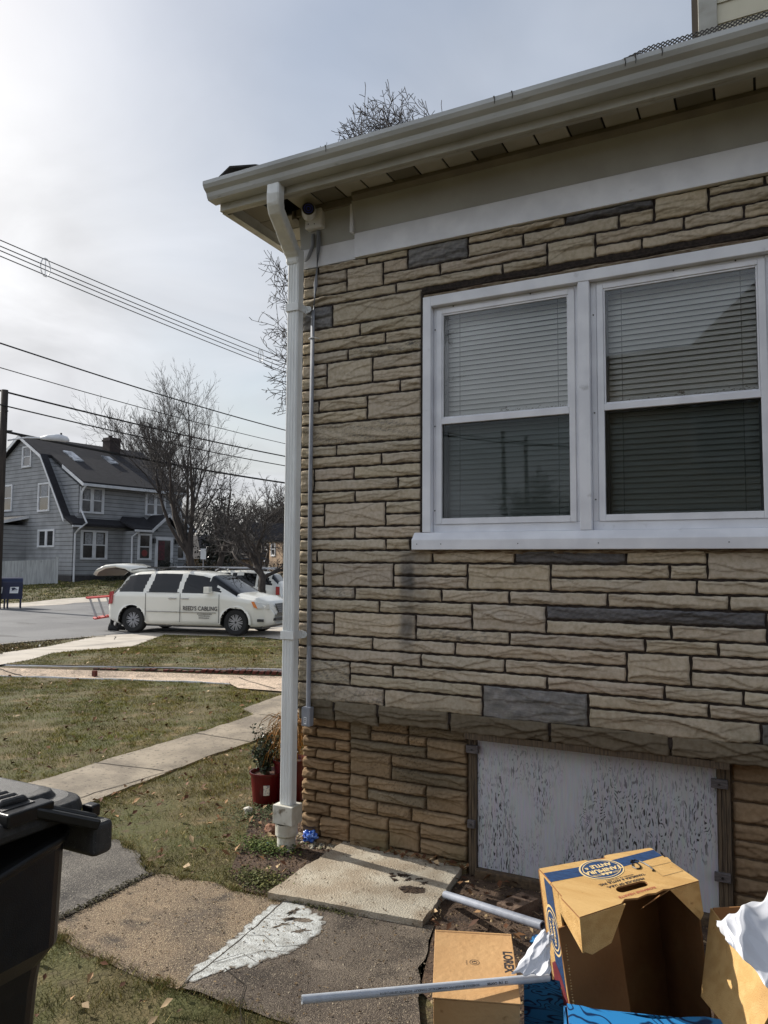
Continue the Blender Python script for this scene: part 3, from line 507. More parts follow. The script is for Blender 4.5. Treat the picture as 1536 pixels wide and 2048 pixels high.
for x0, x1, z0 in ((.963, 1.004, -.05), (2.0735, 2.127, -.05)):
    b = MB(); 
    for k in range(3): w_ = (x1-x0)/3; b.box(x0+k*w_+.001, x0+(k+1)*w_-.001, .055, .075+.0004*k, z0, .69)
    b.box(x0, x1, .0762, .12, z0, .6905); b.build('side_post', M_wood, hatch)
M_latch = mat('latch_wood', srgb(95, 90, 90), srgb(74, 70, 70), rough=.8, scale=30, stretch=(1, 1, 5), bump=.4)
for x0, x1, z0 in ((.955, 1.017, .585), (.962, 1.0, .23), (2.052, 2.118, .57), (2.058, 2.121, .19)):
    b = MB(); b.box(x0, x1, .036, .0545, z0, z0+.037); l_ = b.build('turn_latch', M_latch, hatch, bevel=.003); b = MB(); b.cyl(((x0+x1)/2, .033, z0+.018), ((x0+x1)/2, .0358, z0+.018), .005, 10); b.build('bolt', M_black, l_)
b = MB(); b.box(1.0, 2.07, .03, .09, -.03, .043); b.build('bottom_rail', M_mort2, hatch, bevel=.006)
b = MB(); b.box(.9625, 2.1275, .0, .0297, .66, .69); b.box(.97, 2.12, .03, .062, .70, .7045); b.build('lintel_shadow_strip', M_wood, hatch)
# ---------------- downspout
def fluted(x0, x1, y0, y1, z0, z1, mb, nfl=5):
    n = 60; prof = []
    for k in range(n+1):
        t = k/n; x = x0+(x1-x0)*t; e = max(0, sin(t*pi*nfl*2-pi/2)) if .08 < t < .92 else 0; prof.append((x, y0-.0035*e+.003))
    pts = [(x0, y1)]+[(x0, y0+.008)]+prof[3:-3]+[(x1, y0+.008), (x1, y1)]
    mb.prism([(x, y, z0) for x, y in pts], (0, 0, z1-z0))
dsp = MB(); fluted(-.042, .032, -.102, -.050, .20, 3.235, dsp, 4); dsp = dsp.build('downspout', M_dspout, house)
b = MB()   # elbow from gutter outlet back to the wall
path = [(.075, -.385, 3.455), (.075, -.388, 3.40), (.066, -.375, 3.365), (.052, -.345, 3.335), (.012, -.19, 3.262), (-.004, -.13, 3.232), (-.010, -.088, 3.205), (-.010, -.076, 3.16)]
wx, wy = .038, .029
def rect_sweep(mb, path, wx, wy, ridges=False):
    P = [np.array(p) for p in path]; vs = []
    for i, p in enumerate(P):
        t = P[min(i+1, len(P)-1)]-P[max(i-1, 0)]; t /= np.linalg.norm(t); a = np.array([1, 0, 0.]); c = np.cross(t, a); c /= np.linalg.norm(c); a = np.cross(c, t)
        f = 1.06 if ridges and i % 2 else 1.0
        cs = [(-1, -.8), (-.8, -1), (.8, -1), (1, -.8), (1, .8), (.8, 1), (-.8, 1), (-1, .8)]; vs += [p+f*wx*u*a+f*wy*v*c for u, v in cs]
    fs = [(i*8+k, i*8+(k+1) % 8, (i+1)*8+(k+1) % 8, (i+1)*8+k) for i in range(len(P)-1) for k in range(8)]; fs += [tuple(range(8))[::-1], tuple((len(P)-1)*8+k for k in range(8))]; mb.add(vs, fs)
fine = []
for i in range(len(path)-1):
    for k in range(3): t = k/3; fine.append(tuple(np.array(path[i])*(1-t)+np.array(path[i+1])*t))
fine.append(path[-1]); rect_sweep(b, fine[:12], wx, wy); rect_sweep(b, fine[11:], wx, wy, True); b.build('elbow', M_dspout, dsp, bevel=.001)
for z in (2.908, 1.118): 
    b = MB(); b.box(-.046, .035, -.1085, -.1025, z-.022, z+.022); b.box(.0345, .037, -.108, -.020, z-.022, z+.022); b.prism([(.037, -.030, z-.022), (.062, -.030, z-.017), (.071, -.030, z-.006), (.071, -.030, z+.008), (.062, -.030, z+.017), (.037, -.030, z+.022)], (0, .003, 0)); b.box(-.0465, -.044, -.1025, -.006, z-.022, z+.022)
    b.cyl((.050, -.0335, z), (.050, -.0302, z), .004, 8); b.build('strap', M_dspout, dsp, bevel=.001)
M_pvcw = mat('dirty_white_pvc', srgb(205, 203, 192), srgb(180, 175, 160), rough=.5, scale=14, layers=[(srgb(110, 100, 82), 20, .58, .75)])
b = MB(); b.box(-.066, .056, -.125, -.025, .135, .232); b.lathe([(.054, .07), (.059, .075), (.059, .134)], (-.010, -.075, 0), 28); b.lathe([(.049, -.08), (.049, .0702), (.053, .0702)], (-.010, -.075, 0), 28); b.build('drain_adapter', M_pvcw, dsp, bevel=.004)
# ================================================================ fittings on the house
M_camw = mat('camera_white', srgb(226, 228, 230), rough=.35)
cam1 = thing('security_camera', 'white bullet security camera with round black face on square box beside the downspout elbow', 'security camera', (.10, -.03, 3.405))
b = MB(); b.box(-.055, .055, -.040, .012, -.056, .054); b.build('junction_box', M_camw, cam1, bevel=.012, seg=3)
dv = np.array([.62, -1, -.10]); dv /= np.linalg.norm(dv); o_ = np.array([-.030, -.035, .024])
b = MB(); b.tube([o_-dv*.0, o_+dv*.012, o_+dv*.085, o_+dv*.094], [.034, .038, .038, .036], 28); b.build('housing', M_camw, cam1, smooth=False)
b = MB(); e_ = o_+dv*.0945; b.tube([e_, e_+dv*.003], [.034, .034], 28); lf = b.build('front_face', M_black, cam1)
b = MB(); e_ = o_+dv*.098; side_ = np.cross(dv, (0, 0, 1)); side_ /= np.linalg.norm(side_); up_ = np.cross(side_, dv)
for r0, r1, mi in ((.021, .025, 0), (.009, .014, 0)):
    vs = []; n = 30
    for k in range(n): a = 2*pi*k/n; d_ = side_*cos(a)+up_*sin(a); vs += [e_+d_*r0, e_+d_*r1]
    b.add(vs, [(2*k, 2*k+1, (2*k+3) % (2*n), (2*k+2) % (2*n)) for k in range(n)])
b.build('lens_ring', mat('lens_violet', srgb(70, 80, 170), rough=.2), lf)
for p in ((-.028, -.041, -.03), (.012, -.041, -.036)):
    b = MB(); b.cyl(p, (p[0], p[1]-.002, p[2]), .003, 8); b.build('screw', M_black, cam1)
cond = thing('electrical_conduit', 'thin grey plastic conduit running down the stone wall from camera to outlet box', 'conduit', (.086, -.034, .74))
b = MB(); b.tube([(.030, 0, 2.60), (.030, 0, 2.50), (.018, -.002, 2.30), (.0, 0, 2.12), (-.002, 0, 1.2), (.004, .0, .0)], .0115, 12); b.build('pipe', M_pvc, cond, smooth=True)
b = MB(); b.tube([(-.005, 0, 2.59), (-.01, .005, 2.53), (-.045, .015, 2.47), (-.075, .03, 2.45)], .010, 10); b.build('side_branch', M_pvc, cond, smooth=True)
b = MB(); b.tube([(-.03, .028, 2.0), (-.024, -.0, 2.0), (-.012, -.012, 2.0), (.010, -.012, 2.0), (.022, -.0, 2.0), (.028, .028, 2.0)], .003, 6); b.build('clip', M_camw, cond)
b = MB(); b.tube([(.004, 0, -.0), (.004, 0, .32)], .0125, 12); b.build('coupling', M_pvc, cond)
b = MB(); b.box(-.022, .032, -.03, .012, -.1, .0); ob = b.build('outlet_box', M_pvc, cond, bevel=.006, seg=3)
b = MB(); b.box(-.004, .012, -.0312, -.0302, -.088, -.05, 0)
for z in (-.058, -.067, -.076): b.cyl((.004, -.0318, z), (.004, -.0312, z), .004, 10, 1)
b.build('sticker', [M_camw, M_black], ob)
cam2 = thing('security_camera', 'white second security camera peeking out left of the downspout under the side eave', 'security camera', (-.02, .25, 3.30))
b = MB(); b.cyl((0, 0, 0), (-.03, 0, 0), .05, 20); b.build('mount', M_camw, cam2)
b = MB(); d2 = np.array([-.55, -.55, -.75]); d2 /= np.linalg.norm(d2); p0 = np.array([-.07, -.02, .03]); b.tube([p0, p0+d2*.03, p0+d2*.12, p0+d2*.15], [.02, .035, .045, .043], 20); b.build('housing', M_camw, cam2, smooth=False)
b = MB(); b.tube([(-.02, 0, 0), (-.07, -.02, .03)], .012, 8); b.build('arm', M_camw, cam2)
# ================================================================ GROUND
M_dirt = mat('dirt', srgb(82, 68, 50), srgb(66, 66, 38), rough=1, scale=5, detail=9, bump=1, bscale=90, layers=[(srgb(108, 98, 60), 11, .5, .7), (srgb(52, 38, 28), 26, .58, .75)])
M_conc = mat('concrete_walk', srgb(158, 147, 130), srgb(122, 113, 100), rough=.95, scale=2.6, detail=10, bump=.7, bscale=160, layers=[(srgb(98, 90, 80), 34, .54, .72), (srgb(178, 168, 150), 90, .6, .75)])
M_pad = mat('pad_concrete', srgb(184, 176, 158), srgb(152, 138, 118), rough=.95, scale=5, detail=9, bump=.8, bscale=120, layers=[(srgb(112, 96, 76), 9, .62, .78), (srgb(200, 192, 172), 60, .6, .74)])
def aggregate(name, c1, c2, c3, sc=150):
    M = mat(name, c1, c2, rough=.95, scale=2.2, detail=10, layers=[(tuple(x*.62 for x in c2[:3])+(1,), 5.5, .52, .70), (tuple(min(1, x*1.45) for x in c1[:3])+(1,), 4.1, .60, .74, (1, 1.6, 1)), (tuple(x*.45 for x in c2[:3])+(1,), 17, .63, .74)]); nt = M.node_tree; L = nt.links.new; B = nt.nodes['Principled BSDF']; src = B.inputs['Base Color'].links[0].from_socket
    tc = N(nt, 'ShaderNodeTexCoord'); vo = N(nt, 'ShaderNodeTexVoronoi'); vo.inputs['Scale'].default_value = sc; L(tc.outputs['Object'], vo.inputs['Vector'])
    hs = N(nt, 'ShaderNodeSeparateColor'); L(vo.outputs['Color'], hs.inputs[0]); mr = N(nt, 'ShaderNodeMapRange'); mr.inputs[1].default_value = 0; mr.inputs[2].default_value = 1; mr.inputs[3].default_value = .62; mr.inputs[4].default_value = 1.4; L(hs.outputs[0], mr.inputs[0])
    sc_ = N(nt, 'ShaderNodeVectorMath', operation='SCALE'); L(src, sc_.inputs[0]); L(mr.outputs[0], sc_.inputs['Scale'])
    gt = N(nt, 'ShaderNodeMath', operation='GREATER_THAN'); gt.inputs[1].default_value = .9; L(hs.outputs[1], gt.inputs[0])
    mx = N(nt, 'ShaderNodeMix', data_type='RGBA'); L(gt.outputs[0], mx.inputs['Factor']); L(sc_.outputs[0], mx.inputs['A']); mx.inputs['B'].default_value = c3; L(mx.outputs['Result'], B.inputs['Base Color'])
    bp = N(nt, 'ShaderNodeBump'); bp.inputs['Strength'].default_value = .9; bp.inputs['Distance'].default_value = .004; bp.invert = True; L(vo.outputs['Distance'], bp.inputs['Height']); L(bp.outputs[0], B.inputs['Normal']); return M
M_agg1 = aggregate('tan_aggregate', srgb(130, 112, 90), srgb(98, 86, 73), srgb(166, 150, 122), 260)
M_agg2 = aggregate('grey_aggregate', srgb(118, 107, 94), srgb(88, 78, 68), srgb(140, 128, 110), 280)
M_agg3 = aggregate('gravel_asphalt', srgb(104, 99, 92), srgb(72, 68, 64), srgb(120, 114, 104), 190)
M_pink = aggregate('pink_pavers', srgb(190, 170, 148), srgb(172, 153, 134), srgb(205, 184, 162), 90)
M_asph = mat('street_asphalt', srgb(112, 112, 112), srgb(98, 98, 99), rough=.9, scale=.5, detail=10, bump=.4, bscale=40, layers=[(srgb(84, 84, 84), .9, .6, .66, (.3, 1, 1)), (srgb(130, 130, 128), 14, .62, .7)])
M_walk2 = mat('pale_sidewalk', srgb(186, 178, 166), srgb(168, 160, 148), rough=.95, scale=1.5, detail=8, bump=.3, bscale=60)
M_lawn = mat('lawn_base', srgb(74, 76, 36), srgb(90, 80, 48), rough=1, scale=1.4, detail=9, bump=1, bscale=60, layers=[(srgb(120, 104, 72), 3.5, .54, .70), (srgb(78, 70, 44), 9, .52, .7), (srgb(84, 66, 48), 5, .60, .7)])
sheet('ground', [(-1500, -1500), (1500, -1500), (1500, 1500), (-1500, 1500)], -.012, M_dirt)
P_WALK = [(-2.30, -.6), (-2.173, .184), (-2.21, .884), (-2.201, 1.723), (-2.269, 2.651), (-2.55, 2.85), (-2.70, 3.9), (-1.65, 3.9), (-1.66, 2.8), (-1.60, 1.6), (-1.575, .78), (-1.498, -.03), (-1.47, -.35), (-1.50, -.6)]
P_PATH = [(-9.2, 2.10), (-6.70, 3.09), (-4.53, 3.83), (-3.68, 4.05), (-3.41, 3.86), (-2.86, 3.92), (-1.2, 3.92), (-1.2, 5.55), (-3.43, 4.78), (-5.49, 3.86), (-6.81, 3.26), (-9.2, 2.3)]
P_SLAB1 = [(-.384, -.657), (-.072, -.587), (.152, -.613), (.338, -.606), (.36, -.62), (.415, -1.30), (.40, -1.35), (.108, -1.342), (-.215, -1.297), (-.40, -1.25)]
P_SLAB2 = [(.341, -.605), (.42, -.60), (.952, -.521), (1.02, -.50), (1.16, -.95), (1.5, -1.7), (1.6, -2.6), (1.1, -2.2), (.865, -1.33), (.634, -1.34), (.418, -1.335)]
P_ASPH = [(-.39, -.66), (-.62, -.5), (-.875, -.40), (-1.2, -.45), (-1.6, -.9), (-.9, -1.9), (-.41, -1.26)]
P_PAD = [(.245, .092), (.60, .084), (.93, .075), (.984, -.538), (.60, -.575), (.259, -.613)]
sheet('driveway_slab', rough(P_SLAB1, .012), .004, M_agg1); sheet('driveway', rough(P_SLAB2, .010, seed=2), .006, M_agg2); sheet('asphalt_strip', rough(P_ASPH, .022, seed=3), .002, M_agg3)
b_ = sheet('concrete_pad', rough(P_PAD, .0045, .03, seed=4), .032, M_pad, thick=.06)
sheet('walkway', rough(P_WALK, .008, .07, seed=5), .012, M_conc, thick=.04); sheet('front_path', P_PATH, .006, M_pink)
# joints, cracks
M_joint = mat('joint_dark', srgb(52, 46, 38), rough=1)
def crack(name, pts, w, z=.001, m=M_joint, seed=1, sub=6):
    r = random.Random(seed); P = []
    for i in range(len(pts)-1):
        for k in range(sub): t = k/sub; P.append(np.array(pts[i])*(1-t)+np.array(pts[i+1])*t+np.array([r.gauss(0, w*.8), r.gauss(0, w*.8)]))
    P.append(np.array(pts[-1])); b = MB(); vs = []
    for i, p in enumerate(P):
        t = P[min(i+1, len(P)-1)]-P[max(i-1, 0)]; t = t/np.linalg.norm(t); n = np.array([-t[1], t[0]])*w*(.5+r.random()*.7); zz = float(gz(p[0], p[1]))+z
        vs += [(p[0]+n[0], p[1]+n[1], zz), (p[0]-n[0], p[1]-n[1], zz)]
    b.add(vs, [(2*i, 2*i+1, 2*i+3, 2*i+2) for i in range(len(P)-1)]); o = b.build(name, m); o['kind'] = 'structure'; return o
crack('slab_crack', [(.338, -.606), (.36, -.72), (.40, -1.10), (.41, -1.34)], .0035, .0085, seed=2); crack('slab_crack', [(-.384, -.657), (-.40, -1.25)], .008, .0085, seed=3)
crack('slab_crack', [(.47, -1.17), (.60, -1.22), (.66, -1.32), (.74, -1.42)], .0022, .0105, seed=4); crack('slab_crack', [(.63, -.95), (.52, -1.0), (.42, -1.16)], .0015, .0105, seed=5)
for a_ in ((.55, .70), (1.66, 1.70), (2.60, 2.62)): crack('walk_joint', [(-2.22, a_[0]+.08), (-1.60, a_[1])], .006, .0145, seed=6)
crack('walk_joint', [(-1.56, .75), (-1.62, .1), (-1.60, -.5)], .005, .0145, seed=7)
crack('path_joint', [(-3.0, 4.0), (-3.9, 4.5)], .012, .010, seed=8); crack('path_joint', [(-6.4, 3.2), (-6.9, 3.2)], .012, .010, seed=9)
def ellp(cx, cy, a, b, rot, n=24, j=.2, seed=1):
    r = random.Random(seed); o = []
    for k in range(n):
        t = 2*pi*k/n; f = 1+r.uniform(-j, j); x_, y_ = a*cos(t)*f, b*sin(t)*f; o.append((cx+x_*cos(rot)-y_*sin(rot), cy+x_*sin(rot)+y_*cos(rot)))
    return o
# white mortar patch
M_patch = mat('white_patch', srgb(196, 199, 196), srgb(170, 173, 170), rough=.9, scale=9, detail=10, bump=.8, bscale=120, stretch=(1, 3, 1), layers=[(srgb(128, 122, 112), 16, .60, .72, (1, 2, 1)), (srgb(96, 90, 80), 60, .66, .74)])
P_PATCH = [(.398, -1.301), (.36, -1.20), (.367, -1.158), (.345, -.95), (.316, -.673), (.354, -.614), (.44, -.60), (.50, -.63), (.567, -.644), (.61, -.70), (.638, -.777), (.635, -.85), (.625, -.939), (.59, -1.0), (.549, -1.121), (.51, -1.13), (.486, -1.173), (.45, -1.23), (.429, -1.296)]
def blob_patch(name, poly, h, mt, seed, z0, zf=gz, n=60, m=16):
    r = np.random.default_rng(seed); P = np.array(poly); c = P.mean(0); cl = np.vstack([P, P[:1]]); s_ = np.r_[0, np.cumsum(np.hypot(*np.diff(cl, axis=0).T))]; t = np.linspace(0, s_[-1], n, endpoint=False)
    O = np.stack([np.interp(t, s_, cl[:, 0]), np.interp(t, s_, cl[:, 1])], 1); O += r.normal(0, .0055, O.shape); V = []; 
    for j in range(m+1):
        f = 1-j/m; Q = c+(O-c)*f; z = zf(Q[:, 0], Q[:, 1])+z0+h*(1-f**2)+r.normal(0, h*.05, n)*(j > 0)
        V.append(np.stack([Q[:, 0], Q[:, 1], z], 1))
    V = np.vstack(V); i = np.arange(n); Fq = np.vstack([np.stack([j*n+i, j*n+(i+1) % n, (j+1)*n+(i+1) % n, (j+1)*n+i], 1) for j in range(m)])
    o = npmesh(name, V, Fq, mt, smooth=True); o['kind'] = 'structure'; return o
M_patchc = mat('white_patch_worn', (1, 1, 1, 1), (.72, .71, .69, 1), rough=.9, scale=16, detail=10, bump=.8, bscale=110, stretch=(1, 2.2, 1), attr=True, layers=[(srgb(120, 113, 102), 22, .60, .74, (1, 2, 1)), (srgb(92, 84, 74), 75, .64, .74)])
def worn_patch(poly, mt, seed, z0, n=260, m=26):
    r = np.random.default_rng(seed); P = np.array(poly); c = P.mean(0); cl = np.vstack([P, P[:1]]); s_ = np.r_[0, np.cumsum(np.hypot(*np.diff(cl, axis=0).T))]; t = np.linspace(0, s_[-1], n, endpoint=False); O = np.stack([np.interp(t, s_, cl[:, 0]), np.interp(t, s_, cl[:, 1])], 1)
    w = cellnoise(t*1., t*0+3, .02, 4)+.6*cellnoise(t, t*0+1, .007, 5); O = O+(c-O)/np.linalg.norm(c-O, axis=1)[:, None]*(w-.9)[:, None]*.022; V, C = [], []; wh = np.array(srgb(202, 205, 202)[:3]); gr_ = np.array(srgb(104, 94, 82)[:3])
    for j in range(m+1):
        f_ = 1-(j/m)**1.5; Q = c+(O-c)*f_; dist = np.linalg.norm(O-Q, axis=1); k = np.clip((dist-.002+.018*(cellnoise(Q[:, 0], Q[:, 1], .012, 8)-.5))/.016, 0, 1)*np.clip(.70+.6*cellnoise(Q[:, 0], Q[:, 1], .05, 9), 0, 1); V.append(np.stack([Q[:, 0], Q[:, 1], np.full(n, z0)+.0012*k], 1)); C.append(gr_+(wh-gr_)*k[:, None])
    V = np.vstack(V); C = np.vstack(C); i = np.arange(n); Fq = np.vstack([np.stack([j*n+i, j*n+(i+1) % n, (j+1)*n+(i+1) % n, (j+1)*n+i], 1) for j in range(m)]); o = npmesh('mortar_patch', V, Fq, mt, cols=np.hstack([C, np.ones((len(C), 1))]), smooth=True); o['kind'] = 'structure'
worn_patch(P_PATCH, M_patchc, 4, .0072)
for k, (x_, y_, a_) in enumerate([(.50, -.72, .05), (.56, -.80, .035), (.46, -.80, .03), (.44, -.67, .03)]): blob_patch('patch_chip', ellp(x_, y_, a_, a_*.35, .5+k*.3, n=20, j=.5, seed=30+k), .0004, M_agg2, 40+k, .0092, n=40, m=3)
crack('patch_crack', [(.345, -.95), (.45, -.90), (.55, -.95), (.62, -.90)], .0012, .0088, seed=21); crack('patch_crack', [(.40, -1.16), (.46, -1.05), (.55, -1.08)], .0012, .0088, seed=22); crack('patch_crack', [(.36, -.78), (.47, -.76), (.60, -.80)], .001, .0088, seed=23)
M_hole = mat('dark_soil', srgb(50, 38, 29), srgb(72, 56, 42), rough=1, scale=25, detail=9, bump=1, bscale=120, layers=[(srgb(104, 82, 60), 60, .6, .72)])
blob_patch('pad_hole', ellp(.822, -.285, .062, .038, .2, seed=3), .003, M_hole, 5, .0325)
for k, (x_, y_, a_) in enumerate([(.72, -.16, .030), (.76, -.20, .022), (.67, -.19, .020), (.80, -.17, .016), (.84, -.20, .02), (.70, -.23, .018)]): blob_patch('pad_chip', ellp(x_, y_, a_, a_*.5, .3+k, n=14, j=.35, seed=k), .001, M_hole, 20+k, .0328, n=24, m=4)
# soil bed along the foundation
M_soil = mat('soil_bed', srgb(66, 50, 38), srgb(88, 70, 54), rough=1, scale=12, detail=10, bump=1, bscale=70, layers=[(srgb(42, 31, 23), 7, .5, .68), (srgb(122, 100, 74), 45, .62, .74)])
P_SOIL1 = [(-.75, .95), (-.50, .30), (-.22, -.20), (-.08, -.46), (.10, -.58), (.24, -.60), (.258, .09), (.28, .30), (-.02, .30), (-.02, 1.2), (-.4, 1.4)]
P_SOIL2 = [(.93, .12), (.985, -.535), (1.02, -.50), (1.16, -.95), (1.5, -1.2), (2.3, -.9), (3.5, -.6), (6, -.5), (6, .12)]
sheet('soil_bed', P_SOIL1, .000, M_soil); sheet('soil_bed', P_SOIL2, .001, M_soil)
# lawns
P_LAWN1 = [(-2.30, -.6), (-2.173, .184), (-2.21, .884), (-2.201, 1.723), (-2.269, 2.651), (-2.55, 2.85), (-2.70, 3.75), (-3.38, 3.80), (-3.68, 4.03), (-4.53, 3.80), (-6.70, 3.06), (-9.2, 2.05), (-9.2, -3), (-2.6, -3)]
P_LAWN2 = [(-1.50, -.6), (-1.498, -.03), (-1.575, .78), (-1.60, 1.6), (-1.66, 2.8), (-1.65, 3.9), (-.4, 3.9), (-.4, 1.4), (-.75, .95), (-.50, .30), (-.22, -.20), (-.08, -.46), (.10, -.58), (.15, -.62), (-.072, -.587), (-.384, -.657), (-.62, -.5), (-.875, -.40), (-1.2, -.45)]
P_LAWN3 = [(-.42, -1.26), (-.215, -1.29), (.108, -1.345), (.41, -1.35), (.634, -1.34), (.865, -1.33), (1.1, -2.2), (.3, -3.2), (-1.5, -2.5), (-.95, -1.85)]
P_LAWN4 = [(-7.05, 3.41), (-5.52, 4.02), (-3.43, 4.96), (-1.2, 5.75), (-1.2, 9), (-9.6, 12.6), (-12.20, 11.90), (-8.61, 5.92), (-7.23, 3.95)]
P_VERGE = [(-13.40, 7.9), (-13.45, 9.1), (-13.33, 10.2), (-13.2, 10.55), (-12.1, 8.25), (-8.19, 4.17), (-9.5, 3.2), (-12.8, 5.5)]
P_SWALK = [(-10.0, .0), (-6.99, 3.30), (-7.23, 3.95), (-8.61, 5.92), (-12.20, 11.95), (-12.2, 12.2), (-13.4, 11.2), (-13.30, 10.55), (-12.13, 8.26), (-8.22, 4.14), (-11.0, .6)]
P_STREET = [(-13.42, 7.9), (-13.2, 10.97), (-12.3, 13.0), (-11, 15), (-9, 17.5), (-6, 22), (-6, 70), (-22, 60), (-24.2, 25.6), (-24.7, 22.3), (-26.0, 20.8), (-26.1, 18.05), (-26.5, 17.4), (-33, 9), (-30, -10), (-22, -8)]
P_APRON = [(-13.2, 11.0), (-12.2, 11.95), (-9.6, 12.7), (-5, 11), (-4, 14.5), (-9, 17.0), (-11.5, 15), (-13.0, 12.6)]
P_FSW = [(-33, 9), (-26.5, 17.4), (-26.1, 18.05), (-26.0, 20.8), (-24.7, 22.3), (-24.2, 25.6), (-24.4, 30), (-25.6, 30), (-26.05, 23.8), (-27.3, 21.9), (-27.7, 21.1), (-27.9, 19.9), (-28.66, 18.96), (-35, 10.5)]
P_FLAWN = [(-35, 10.5), (-28.66, 18.96), (-27.9, 19.9), (-27.7, 21.1), (-27.3, 21.9), (-26.05, 23.8), (-25.6, 30), (-24.4, 34), (-40, 44), (-52, 18)]
for nme, pl, zo in (('lawn', P_LAWN1, .004), ('lawn', P_LAWN2, -.002), ('lawn', P_LAWN3, .001), ('lawn', P_LAWN4, .008), ('verge', P_VERGE, .004), ('far_lawn', P_FLAWN, .006)): sheet(nme, pl, zo, M_lawn)
sheet('sidewalk', P_SWALK, .012, M_walk2); sheet('street', P_STREET, .004, M_asph); sheet('driveway_apron', P_APRON, .010, M_walk2); sheet('far_sidewalk', P_FSW, .010, M_walk2)
crack('sidewalk_joint', [(-9.9, 5.8), (-9.0, 6.7)], .012, .015, seed=12); crack('sidewalk_joint', [(-12.9, 10.9), (-12.2, 10.2)], .015, .015, seed=13)
cu = MB()
for a_, c_ in (((-13.43, 7.6), (-13.47, 9.1)), ((-13.47, 9.1), (-13.35, 10.2)), ((-12.9, 5.6), (-13.43, 7.6)), ((-13.35, 10.2), (-13.2, 10.8))):
    a_ = np.array(a_); c_ = np.array(c_); t = (c_-a_)/np.linalg.norm(c_-a_); n = np.array([-t[1], t[0]])*.06
    cu.prism([(*(a_+n), float(gz(*a_))-.05), (*(c_+n), float(gz(*c_))-.05), (*(c_-n), float(gz(*c_))-.05), (*(a_-n), float(gz(*a_))-.05)], (0, 0, .075))
o = cu.build('curb', M_walk2); o['kind'] = 'structure'
# brick edging along the path, with a pale metal strip on top
M_brk = mat('edging_brick', srgb(104, 50, 40), srgb(70, 38, 32), rough=.9, scale=20, bump=.5, layers=[(srgb(60, 58, 42), 9, .56, .7)])
edge = thing('brick_edging', 'low row of tilted dark red bricks edging the front path under the lawn', 'edging', (-5.2, 3.95, 0))
EP = [(-7.02, 3.29), (-6.81, 3.33), (-5.49, 3.93), (-3.43, 4.86), (-1.2, 5.65)]
b = MB(); cl = np.array(EP); s_ = np.r_[0, np.cumsum(np.hypot(*np.diff(cl, axis=0).T))]; n_ = int(s_[-1]/.085); rr = random.Random(4)
for k in range(n_):
    t = s_[-1]*k/n_; x = np.interp(t, s_, cl[:, 0]); y = np.interp(t, s_, cl[:, 1]); x2 = np.interp(t+.06, s_, cl[:, 0]); y2 = np.interp(t+.06, s_, cl[:, 1]); h = .075+rr.uniform(-.012, .012)
    b.prism([(x+5.2, y-3.95, -.05), (x2+5.2, y2-3.95, -.05), (x2+5.2+.05, y2-3.95+.02, h), (x+5.2+.05, y-3.95+.02, h)], (-.03, .075, 0))
b.build('bricks', M_brk, edge)
b = MB(); Pm = [(np.interp(t, s_, cl[:, 0])+5.2-.04, np.interp(t, s_, cl[:, 1])-3.95+.09) for t in np.linspace(0, s_[-1], 40)]
for i in range(39): b.prism([(*Pm[i], .06), (*Pm[i+1], .06), (*Pm[i+1], .098+.003*sin(i)), (*Pm[i], .098+.003*sin(i-1))], (-.006, .012, 0))
b.build('metal_strip', M_white, edge)
e2 = thing('metal_edging', 'thin pale metal edging strip between near lawn and pink path, with small stake', 'edging', (-5, 3.6, 0))
EP2 = [(-9.2, 2.07), (-6.70, 3.075), (-4.53, 3.815), (-3.68, 4.04)]; cl = np.array(EP2); s_ = np.r_[0, np.cumsum(np.hypot(*np.diff(cl, axis=0).T))]; b = MB(); Pm = [(np.interp(t, s_, cl[:, 0])+5, np.interp(t, s_, cl[:, 1])-3.6) for t in np.linspace(0, s_[-1], 30)]
for i in range(29): b.prism([(*Pm[i], -.01), (*Pm[i+1], -.01), (*Pm[i+1], .018+.006*sin(i*1.3)), (*Pm[i], .018+.006*sin(i*1.3-1.3))], (-.004, .012, 0))
b.build('strip', M_white, e2); b = MB(); b.box(-.62, -.56, .03, .07, -.05, .085); b.build('stake', M_brk, e2)
